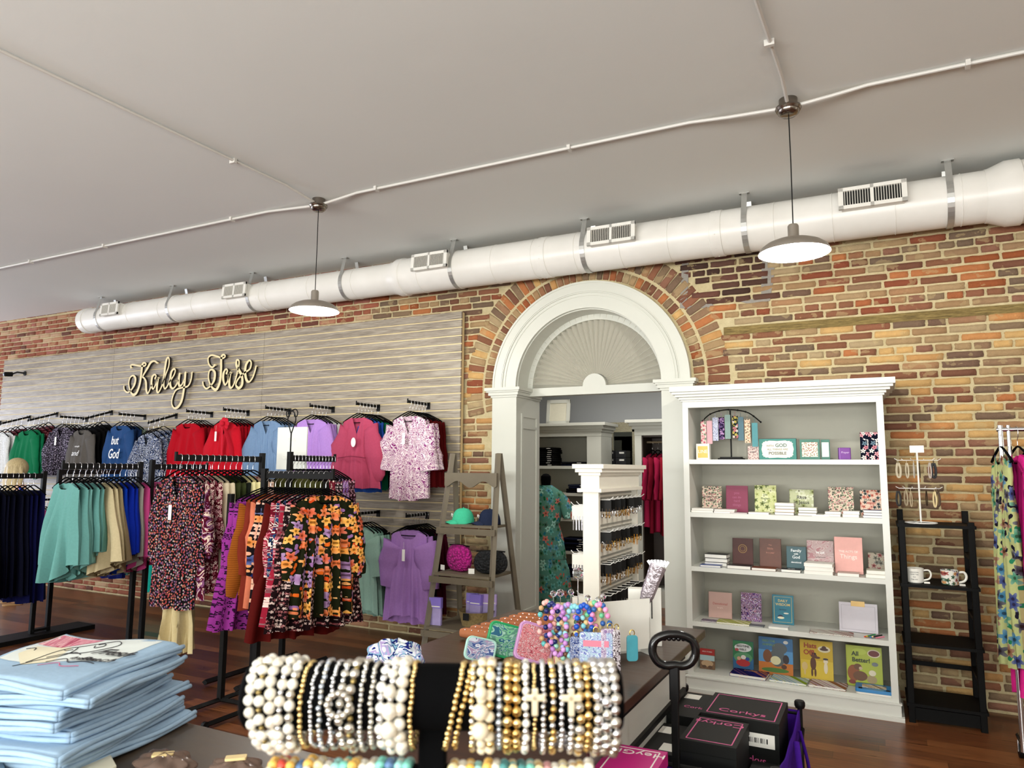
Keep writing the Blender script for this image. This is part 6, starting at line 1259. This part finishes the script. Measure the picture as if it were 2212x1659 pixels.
for s in (-1, 1): MB().tube([(s*.14, 0, 1.43), (s*.22, -.01, 1.34), (s*.27, -.02, 1.22), (s*.28, -.02, 1.16)], [.06, .075, .085, .065], 12, .8).build('puff_sleeve', df, t, smooth=True)
# ================================================================== purple wagon with shoe boxes
PUR = F('5a2a9c', rough=.9); gx0, gx1, gy0, gy1, gz = -.92, -.38, 2.86, 3.72, .60
t = thing('folding_wagon', 'purple fabric folding wagon with black frame filled with shoe boxes', 'wagon')
def side(a, b_, nm):
    m = MB(); n = 14; A_, B_ = Vector(a), Vector(b_); d = (B_-A_); nrm = Vector((-d.y, d.x, 0)).normalized()
    def fn(u, v): p = A_+d*u; sag = -.028*math.sin(PI*u)+.006*math.sin(u*17); k = .012*math.sin(u*21+v*5)*v; return (p.x+nrm.x*k, p.y+nrm.y*k, (gz+sag)*(1-v)+.22*v)
    m.sheet(fn, n*2, 8); o = m.build(nm, PUR, t, smooth=True, ang=0); q = o.modifiers.new('s', 'SOLIDIFY'); q.thickness = .006
side((gx0, gy1, 0), (gx1, gy1, 0), 'fabric_side'); side((gx1, gy1, 0), (gx1, gy0, 0), 'fabric_side'); side((gx1, gy0, 0), (gx0, gy0, 0), 'fabric_side'); side((gx0, gy0, 0), (gx0, gy1, 0), 'fabric_side')
MB().box(gx0, gx1, gy0, gy1, .20, .225).build('fabric_floor', PUR, t)
for (x, y) in ((gx0, gy0), (gx1, gy0), (gx0, gy1), (gx1, gy1)):
    MB().cyl((x, y, .06), (x, y, gz+.01), .011, n=10).build('corner_post', BLACKM, t); MB().lathe([(.02, 0), (.024, .01), (.024, .025), (.02, .032)], 16, T(x, y, gz+.005)).build('corner_knob', BLACK, t, smooth=True)
    w_ = MB(); w_.cyl((x-.02, y, .065), (x+.02, y, .065), .065, n=24); w_.build('wheel', BLACK, t, smooth=True)
for y in (gy0, gy1): MB().tube([(gx0, y, gz-.02), (gx1, y, gz-.02)], .009, 8).build('frame_bar', BLACKM, t)
for s in (gx0-.012, gx1+.012):
    b = MB(); b.tube([(s, gy0+.02, .1), (s, gy1-.02, .52)], .008, 6); b.tube([(s, gy0+.02, .52), (s, gy1-.02, .1)], .008, 6); b.build('cross_brace', BLACKM, t)
MB().tube(catmull([(gx1+.012, gy1-.3, gz-.05), (gx1+.05, gy1-.45, .42), (gx1+.05, gy1-.2, .4), (gx1+.012, gy1-.15, gz-.05)], 5), .012, 8, .5).build('side_pocket', PUR, t, smooth=True)
hx, hy = -.735, 2.83
b = MB(); b.rbox(hx-.014, hx+.014, hy-.009, hy+.009, .30, .86, .004); b.build('handle_pole', BLACK, t); MB().rbox(hx-.019, hx+.019, hy-.013, hy+.013, .83, .95, .006).build('handle_sleeve', BLACK, t)
a = [(0, -.058), (.035, -.060), (.065, -.045), (.082, -.01), (.072, .032), (.035, .052), (0, .056), (-.035, .052), (-.072, .032), (-.082, -.01), (-.065, -.045), (-.035, -.060)]
Mh = T(hx, hy, 1.015) @ RZ(.4)
b = MB(); b.tube([Mh @ Vector((x, 0, z)) for x, z in [tuple(v)[:2] for v in catmull([(p[0], p[1], 0) for p in a], 4, True)]], .0165, 10, 1, closed=True); [b.ball(tuple(Mh @ Vector((-.036+.018*k, 0, .040))), .010, 8, 5) for k in range(5)]; b.build('loop_handle', mat('0a0a0b', .18, var=0), t, smooth=True, ang=60)
PKL = mat('e0609c', .4, var=0); BXM = mat('0e100e', .6, spec=.3, var=.08)
def shoebox(x0, x1, y0, y1, z0, z1, label, flip=False, word='Corkys', size=.055, col=BXM, line=PKL, name='shoe_box', frame=True, tm=None, ty=.24, rz=0):
    cx, cy = (x0+x1)/2, (y0+y1)/2; t = thing(name, label, 'box', (cx, cy, z0), rz); w, d = (x1-x0)/2, (y1-y0)/2; h = z1-z0
    MB().box(-w+.003, w-.003, -d+.003, d-.003, 0, h-.03).build('box_base', col, t); lid = MB().box(-w, w, -d, d, h-.045, h).build('lid', col, t, bevel=.0015)
    if frame:
        b = MB(); e = .022; l = .0022
        for q in ((-w+e, w-e, d-e-l, d-e+l), (-w+e, w-e, -d+e-l, -d+e+l), (-w+e-l, -w+e+l, -d+e, d-e), (w-e-l, w-e+l, -d+e, d-e)): b.box(q[0], q[1], q[2], q[3], h, h+.0006)
        b.build('printed_border', line, lid)
    if word: text('printed_word', word, size, tm or line, lid, T(0, (d*2*ty-d)*(1 if not flip else -1), h+.0008) @ (RZ(PI) if flip else Matrix()) @ RX(-PI/2), 0, .0003, bold=-.0002, sx=1.25)
    return t, w, d, h
t, w, d, h = shoebox(-.745, -.42, 3.30, 3.62, .38, .65, 'largest black shoe box with pink border at the right rear of the wagon'); MB().box(w-.14, w-.02, -d-.001, -d+.0005, h-.105, h-.05).build('barcode_label', PAPER, t); b = MB(); [b.box(w-.125+.008*k, w-.125+.008*k+(.005, .003, .002)[k % 3], -d-.0016, -d, h-.088, h-.068) for k in range(10)]; b.build('barcode', BLACK, t); text('printed_word', 'Corkys', .045, PKL, t, T(.04, -d-.001+.002, h-.16), 0, .0004)
t, w, d, h = shoebox(-.755, -.535, 2.96, 3.265, .37, .645, 'black shoe box with upside-down pink lettering at the front of the wagon', True, ty=.2)
t, w, d, h = shoebox(-.895, -.765, 3.30, 3.66, .36, .62, 'black shoe box with white label at the left rear of the wagon', word='', frame=False); MB().box(-.05, .02, .08, .15, h, h+.001).build('white_label', PAPER, t); text('printed_word', 'Cork', .04, PKL, t, T(.02, -.04, h+.001) @ RX(-PI/2), 0, .0003)
t, w, d, h = shoebox(-.90, -.775, 2.92, 3.27, .34, .59, 'black shoe box with white labels at the left front of the wagon', word='', frame=False); MB().box(-.055, .0, .05, .13, h, h+.001).build('white_label', PAPER, t); MB().box(.0, .055, -.14, -.06, h, h+.001).build('white_label', PAPER, t)
t, w, d, h = shoebox(-.525, -.415, 2.92, 3.27, .30, .50, 'black shoe box low in the right front corner of the wagon', word='', frame=False); MB().box(-.04, .03, -.10, -.03, h, h+.001).build('white_label', PAPER, t)
t, w, d, h = shoebox(-.74, -.48, 2.93, 3.28, .228, .335, 'black shoe box at the bottom of the wagon under the lettered box', word='', frame=False)
t, w, d, h = shoebox(-.74, -.44, 3.31, 3.62, .228, .372, 'black shoe box at the bottom of the wagon under the largest box', word='', frame=False)
# pink box on a black tote in front of the wagon
t = thing('black_tote_bin', 'black round-cornered bin in front of the wagon carrying the pink box', 'bin'); MB().rbox(-1.00, -.64, 2.02, 2.60, 0, .64, .06, n=6).build('bin_body', BLACKM, t, bevel=.01); MB().rbox(-1.01, -.63, 2.01, 2.61, .62, .655, .06, n=6).build('bin_lid', BLACK, t, bevel=.006)
PK3 = mat('c81c80', .35, var=.04)
t, w, d, h = shoebox(-.865, -.675, 2.20, 2.52, .656, .75, 'bright pink shoe box with upside-down white script on the black bin', True, 'HeyGirl', .05, PK3, PAPER, ty=.17, tm=PAPER, rz=.05)
# ================================================================== foreground table
t = thing('foreground_table', 'dark greyish wood table in the foreground under the folded shirts', 'table'); MB().box(-3.4, -.30, .25, 1.545, .90, .95).build('table_top', DW2, t, bevel=.004)
for x in (-3.3, -.4):
    for y in (.35, 1.44): MB().box(x-.04, x+.04, y-.04, y+.04, 0, .90).build('leg', DW2, t)
# folded printed shirts
LB = mat('a9c3e0', .85, var=.10, nsc=14); LBs = F('b4cbe0')
crn = [Vector((-2.32, 1.47)), Vector((-1.87, 1.53)), Vector((-1.735, 1.12)), Vector((-2.10, 1.03))]
def shirt(i, n):
    rd = random.Random(40+i); z0 = .952+i*.0275; th = .0265; off = Vector((rd.uniform(-.02, .02), rd.uniform(-.025, .025))); P = [c+off+Vector((rd.uniform(-.03, .03), rd.uniform(-.03, .03))) for c in crn]
    def pt(u, v): return P[0]*(1-u)*(1-v)+P[1]*u*(1-v)+P[2]*u*v+P[3]*(1-u)*v
    ph = [rd.uniform(0, 6) for _ in range(6)]; mb = MB()
    def h(u, v): e = min(u, 1-u, v*1.0, 1-v); w = .5+.5*math.sin(5*u+ph[0]+3*v)*math.sin(4*v+ph[1]); return w*.009+ (0 if i < n-1 else .006*math.sin(6*u+ph[2]+2*v)+.004*math.sin(9*v+ph[3]+4*u))
    def top(u, v):
        p = pt(u, v); r = min(1, min(u, 1-u, v, 1-v)/.035); return (p.x, p.y, z0+th*(.55+.45*math.sqrt(max(0, 1-(1-r)**2)))+h(u, v))
    def bot(u, v):
        p = pt(u, v); r = min(1, min(u, 1-u, v, 1-v)/.035); return (p.x, p.y, z0+th*(.5-.42*math.sqrt(max(0, 1-(1-r)**2)))+(h(u, v)*.0 if i == 0 else h(u, v)*.6))
    mb.sheet(top, 40, 40, flip=True); mb.sheet(bot, 40, 40)
    # inner fold lips along the two visible edges: one fold seen as rolled layers
    for (fu) in (lambda s: (s, 1.0), lambda s: (1.0, s)):
        for k in (0, 1):
            pts = []
            for j in range(26):
                s = j/25; u, v = fu(s); p = pt(min(1, u), min(1, v)); q = pt(.5, .5); d = (p-q).normalized()*(.004+.005*math.sin(7*s+ph[4]+k*2)); pts.append((p.x+d.x, p.y+d.y, z0+th*(.30+.42*k)+.003*math.sin(6*s+ph[5])+h(u, v)*.6))
            mb.tube(pts, .0068, 7)
    o = mb.build('folded_tshirt', LBs, smooth=True, ang=0); pos = ['bottom', 'second from the bottom', 'third from the bottom', 'fourth from the bottom', 'fifth from the bottom', 'third from the top', 'second from the top', 'top'][i]
    tag(o, f'light blue printed T-shirt, {pos} of the folded pile on the foreground table', 't-shirt', 'folded light blue T-shirts'); return o, pt, z0+th, top
for i in range(8): so, spt, sz, stop = shirt(i, 8)
def decal(name, uvp, m, lift=.0012):
    b = MB(); cu = sum(p[0] for p in uvp)/len(uvp); cv = sum(p[1] for p in uvp)/len(uvp); n = len(uvp); vs = []; R_ = 7
    for j in range(R_+1):
        f = j/R_
        for (u, v) in uvp: uu, vv = cu+(u-cu)*f, cv+(v-cv)*f; p = stop(uu, vv); vs.append((p[0], p[1], p[2]+lift))
    fs = [(j*n+i, j*n+(i+1) % n, (j+1)*n+(i+1) % n, (j+1)*n+i) for j in range(R_) for i in range(n)]; b.add(vs, fs); return b.build(name, m, so)
def uline(name, pts, m, r=.0016, lift=.002):
    b = MB(); C = catmull([(p[0], p[1], 0) for p in pts], 6); b.tube([(lambda q: (q[0], q[1], q[2]+lift))(stop(c.x, c.y)) for c in C], r, 5, .6); return b.build(name, m, so)
def dense(P, k=5): return [(P[i][0]*(1-j/k)+P[(i+1) % len(P)][0]*j/k, P[i][1]*(1-j/k)+P[(i+1) % len(P)][1]*j/k) for i in range(len(P)) for j in range(k)]
decal('pale_print', dense([(.03, .05), (.9, .06), (.88, .55), (.5, .62), (.05, .60)]), mat('dfe6e4', .8, var=.06), .0009)
decal('sand_print', dense([(.10, .34), (.36, .30), (.50, .62), (.3, .66), (.10, .5)]), mat('e8e0c4', .8, var=.08), .0013)
decal('pink_print', dense([(.04, .06), (.42, .06), (.40, .16), (.28, .32), (.05, .30)]), FL('dc8ca4', 'swirl', ('f0b8c4', 'c87088', 'f4d0d4'), 30), .0016)
INK = mat('16141a', .7, var=0); PIN = mat('b05a78', .7, var=0)
for P_ in ([(.30, .62), (.33, .40), (.40, .30), (.46, .46), (.32, .60)], [(.40, .30), (.52, .20), (.60, .14), (.70, .26), (.58, .42), (.46, .44)], [(.52, .24), (.56, .22), (.60, .28), (.56, .32), (.52, .27)], [(.36, .52), (.48, .42), (.58, .46)], [(.28, .70), (.33, .60)], [(.46, .62), (.55, .55), (.66, .64), (.74, .60), (.84, .62)], [(.5, .72), (.6, .66), (.7, .74), (.8, .70)], [(.08, .42), (.12, .38), (.15, .42)], [(.34, .36), (.38, .38), (.42, .36)]): uline('ink_line', P_, INK if len(P_) != 4 else PIN)
tp = lambda u, v: Vector(stop(u, v))
for w_, u0, v0, sz_, st in (('F', .68, .40, .075, INK), ('r', .735, .40, .07, INK), ('e', .78, .40, .07, INK), ('s', .83, .395, .07, INK), ('h', .885, .39, .07, INK)):
    p = tp(u0, v0); text('script_letter', w_, sz_, st, so, Matrix.Translation((p.x, p.y, p.z+.004)) @ RZ(.25) @ RX(-PI/2), .45, .0004)
for w_, u0, v0, sz_ in (('by the', .70, .56, .03), ('Beach', .80, .56, .045)):
    p = tp(u0, v0); text('script_letter', w_, sz_, INK, so, Matrix.Translation((p.x, p.y, p.z+.005)) @ RZ(.25) @ RX(-PI/2), .4, .0004)
lump('crumpled_shirt', 'crumpled light blue shirt lying at the near end of the folded pile', 'shirt', (-1.98, 1.02, .951), .12, LBs, (1, .7, .45), 8)
# cream tray and clear bags at the very bottom
t = thing('cream_tray', 'cream board tray at the bottom left edge of the view', 'tray'); MB().add([(-2.6, .6, .951), (-1.52, .6, .951), (-1.70, 1.215, .951), (-1.80, 1.262, .951), (-2.6, .86, .951)]+[(-2.6, .6, .972), (-1.52, .6, .972), (-1.70, 1.215, .972), (-1.80, 1.262, .972), (-2.6, .86, .972)], [(4, 3, 2, 1, 0), (5, 6, 7, 8, 9)]+[(i, (i+1) % 5, 5+(i+1) % 5, 5+i) for i in range(5)]).build('tray_board', mat('e9e4cf', .5, var=.03), t, bevel=.003)
cb, ct = base('clear_bag', rgb('8a7468'), .12); ct.b.inputs['Transmission Weight'].default_value = .55; ct.b.inputs['IOR'].default_value = 1.15
for i, (px, py, r, lb) in enumerate(((385, 1648, .07, 'clear crumpled plastic bag near the bottom left of the table'), (540, 1655, .06, 'clear crumpled plastic bag with pale strap by the bracelet stand'))):
    q = G(px, py, .95); o = lump('plastic_bag', lb, 'bag', (q.x, q.y-.04, .951), r, cb, (1.2, .8, .32), 20+i); MB().rbox(-.03, .02, -.012, .012, .03, .036, .004, RZ(.7)).build('pale_strap', mat('dcc48c', .5, var=0), o)
# ================================================================== bracelet stand
e1 = Vector((.893, .449, 0)).normalized(); cen = Vector((-.428, .664, 0)); ang = math.atan2(e1.y, e1.x)
t = thing('bracelet_stand', 'black velvet two-tier T-bar stand crowded with bracelets in the foreground', 'jewellery stand', (cen.x, cen.y, .951), ang)
MB().rbox(-.014, .014, -.012, .012, .02, .54, .003).build('velvet_post', VELVET, t); MB().rbox(-.11, .11, -.07, .07, 0, .02, .02).build('stand_base', VELVET, t, bevel=.003)
for z, L_ in ((1.462-.951, .196), (1.360-.951, .172)):
    b = MB(); b.lathe([(.028, -L_), (.033, -L_+.004), (.033, L_-.004), (.028, L_)], 28, T(0, 0, z) @ RY(PI/2)); b.build('velvet_bar', VELVET, t, smooth=True)
PRL = [mat('f2efe4', .14, .25, var=0), mat('e6dfd0', .16, .3, var=0), mat('cfcac0', .12, .9, var=0), mat('e0e0e4', .08, 1, var=0), mat('e6c98c', .16, 1, var=0), mat('bb9a5c', .2, 1, var=0), mat('dccfb4', .4, var=0), mat('8c7a4c', .15, .9, var=0), mat('b8c0cc', .1, .8, var=0)]
def bracelet(xo, zc, pat, bead, label, grp, R0=.0385, jit=0.0, tilt=0.0, extra=None, cols=PRL):
    """beads strung round the bar; pat = cyclic list of (material index, size factor)"""
    q = cen+e1*xo; o = thing('bracelet', label, 'bracelet', (q.x, q.y, zc), ang, grp); rd = random.Random(int((xo+1)*9999)); per = {}
    a = 0; i = 0; Rr_ = R0+rd.uniform(-.002, .003)
    while a < 2*PI-.02:
        mi, sf = pat[i % len(pat)]; r = bead*sf; da = 2*r/Rr_*.98
        am = a+da/2+PI/2; per.setdefault(mi, MB())
        zz = Rr_*math.sin(am)-.006; yy = Rr_*math.cos(am)*.93
        if zz < 0: zz *= 1.10
        per[mi].ball((tilt*(-zz)+rd.uniform(-jit, jit), yy, zz), r, 9, 6); a += da; i += 1
    for mi, mb in per.items(): mb.build('bead_string', cols[mi], o, smooth=True, ang=0)
    if extra == 'cross':
        b = MB(); b.rbox(-.003, .003, -R0-.008, -R0-.004, -.004, .022, .001); b.rbox(-.010, .010, -R0-.008, -R0-.004, .010, .016, .001); b.build('cross_charm', mat('f0e4c4', .25, .5, var=0), o, bevel=.001)
    elif extra == 'clover':
        b = MB(); [b.ball((.011*math.cos(k), -R0-.005, .004+.011*math.sin(k)), .0035, 8, 5) for k in [j*PI/6 for j in range(12)]]; b.build('clover_charm', PRL[2], o, smooth=True)
    elif extra == 'big':
        b = MB(); [b.ball((0, -R0-.003, .016-.018*k), (.0065, .0082, .0088)[k], 16, 10) for k in range(3)]; b.build('large_stones', cols[6 if 6 in per else 1], o, smooth=True)
zt = 1.462
left_all = [((0, 1), (1, 1)), ((0, 1), (7, .5)), ((1, 1.15),), ((0, 1.1), (1, .9)), ((1, 1.0), (3, .5)), ((2, .9), (0, 1)), ((4, .5), (4, .5)), ((2, .45),), ((3, .4),), ((2, .45), (8, .5)), ((3, .5), (0, .6)), ((3, .4),), ((2, .5),), ((2, .9), (3, .5)), ((2, 1.0), (7, .6)), ((2, .5), (3, .4)), ((0, .6), (3, .4)), ((2, .5),), ((3, .8), (0, 1.0)), ((1, .9), (3, .6)), ((1, 1.1), (0, 1.1)), ((4, .5),)]
names_l_all = ['baroque pearl', 'pearl with bronze spacers', 'large cream pearl', 'mixed cream pearl', 'pearl and silver spacer', 'silver and pearl', 'thin gold bead', 'fine silver bead', 'bright fine silver', 'grey-silver crystal', 'silver and small pearl', 'slim silver chain-like', 'slender pewter', 'clover-charm silver', 'pewter and bronze', 'fine mixed silver', 'small pearl and silver', 'small pewter', 'silver and large pearl', 'big graduated pearl', 'double pearl', 'thin gold']
kl = [0, 1, 2, 4, 5, 6, 8, 9, 11, 13, 14, 15, 17, 18, 19, 20, 21]; left = [left_all[k] for k in kl]; names_l = [names_l_all[k] for k in kl]
for i, p in enumerate(left):
    x = -.181+i*.0101
    bracelet(x, zt, p, .0055 if i not in (14, 15) else .006, names_l[i]+f' bracelet, {["leftmost", "second", "third", "fourth", "fifth", "sixth", "seventh", "eighth", "ninth"][i] if i < 9 else ["eighth", "seventh", "sixth", "fifth", "fourth", "third", "second", "nearest"][i-9]} {"from the left on" if i < 9 else "left of the post on"} the upper bar', 'pearl and silver bracelets on the upper bar', jit=.0010, tilt=.12 if i < 3 else 0, extra={9: 'clover', 14: 'big'}.get(i))
right_all = [((4, .6),), ((4, .65), (5, .6)), ((4, .6), (3, .6)), ((6, 1.0), (4, .5)), ((6, 1.1), (4, .9)), ((8, .6), (8, .8)), ((4, 1.1), (5, 1.0)), ((4, 1.0), (5, 1.1)), ((3, .7), (0, .8)), ((4, .45),), ((4, .5),), ((3, .55),), ((4, .8), (3, .6), (5, .7)), ((3, .6),), ((2, .8), (3, .5)), ((3, .65),), ((2, .6), (3, .7)), ((4, .9), (2, 1.0)), ((4, .9), (5, .8)), ((3, 1.0), (2, .95)), ((3, 1.1), (2, 1.0)), ((2, 1.1), (3, .9))]
names_r_all = ['fine gold', 'gold and bronze', 'gold and silver', 'wooden-bead and gold', 'cream stone and gold', 'blue-grey crystal', 'large gold', 'faceted gold', 'silver and pearl', 'slender gold', 'thin bright gold', 'thin silver', 'mixed gold and silver', 'small silver', 'pewter and silver', 'plain silver', 'silver rondelle', 'gold and pewter', 'warm gold', 'large silver', 'faceted silver', 'outer silver']
kr = [0, 1, 2, 3, 4, 5, 6, 7, 8, 9, 11, 12, 13, 15, 17, 18, 19, 20, 21]; right = [right_all[k] for k in kr]; names_r = [names_r_all[k] for k in kr]
for i, p in enumerate(right):
    x = .024+i*.0090
    bracelet(x, zt, p, .0054 if i > 13 else .0050, names_r[i]+f' bracelet, {["nearest", "second", "third", "fourth", "fifth", "sixth", "seventh", "eighth", "ninth", "tenth"][i] if i < 10 else ["ninth", "eighth", "seventh", "sixth", "fifth", "fourth", "third", "second", "rightmost"][i-10]} {"right of the post on" if i < 10 else "from the right on"} the upper bar', 'gold and silver bracelets on the upper bar', jit=.0008, tilt=-.22 if i < 2 else 0, extra={3: 'big', 9: 'cross', 13: 'cross'}.get(i))
CC = [mat(c, .35, var=0) for c in ('f0e0b0', 'e8b85c', '7cc8b8', '9cd4d0', 'c8483c', 'e8d8c0', '5c7ca8', 'f4eee0', 'd8a0a0', '4c8c8c')]
lo_l = [(1, 5), (4, 0), (1, 0), (6, 5), (1, 7), (0, 7), (7, 8), (3, 2), (2, 0), (1, 0), (7, 0), (7, 5), (2, 3), (6, 2), (3, 7), (2, 3)]
nmc = ['cream', 'amber', 'mint', 'pale aqua', 'coral red', 'sand', 'denim blue', 'ivory', 'rose', 'teal']
for i, (a_, b_) in enumerate(lo_l): bracelet(-.165+i*.0093, 1.360, [(a_, 1), (b_, .8)], .0058, f'{nmc[a_]} and {nmc[b_]} bead bracelet, {ORD[i] if 0 < i < 13 else ("leftmost" if i == 0 else ["last but two", "last but one", "last"][i-13])} from the left on the lower bar', 'colourful bracelets left of the post', jit=.001, cols=CC)
lo_r = [(0, 1), (7, 0), (1, 0), (3, 2), (1, 7), (7, 5), (9, 2), (0, 3), (9, 9), (2, 7), (0, 1), (8, 7), (7, 5), (0, 7), (7, 1), (0, 1), (7, 0)]
for i, (a_, b_) in enumerate(lo_r): bracelet(.022+i*.0088, 1.360, [(a_, 1), (b_, .8)], .0057, f'{nmc[a_]} and {nmc[b_]} bead bracelet, {ORD[i] if 0 < i < 13 else ("first" if i == 0 else ["last but three", "last but two", "last but one", "last"][i-13])} right of the post on the lower bar', 'colourful bracelets right of the post', jit=.001, cols=CC)
# blue marbled pouch lying low between the tiers
q = G(1050, 1628, .9); lump('marbled_pouch', 'blue marbled pouch standing on the back edge of the foreground table behind the bracelets', 'pouch', (-.835, 1.44, .951), .085, FL('b0c0d8', 'swirl', ('8090b8', 'd8e0ec'), 16), (1, .45, .72), 12)
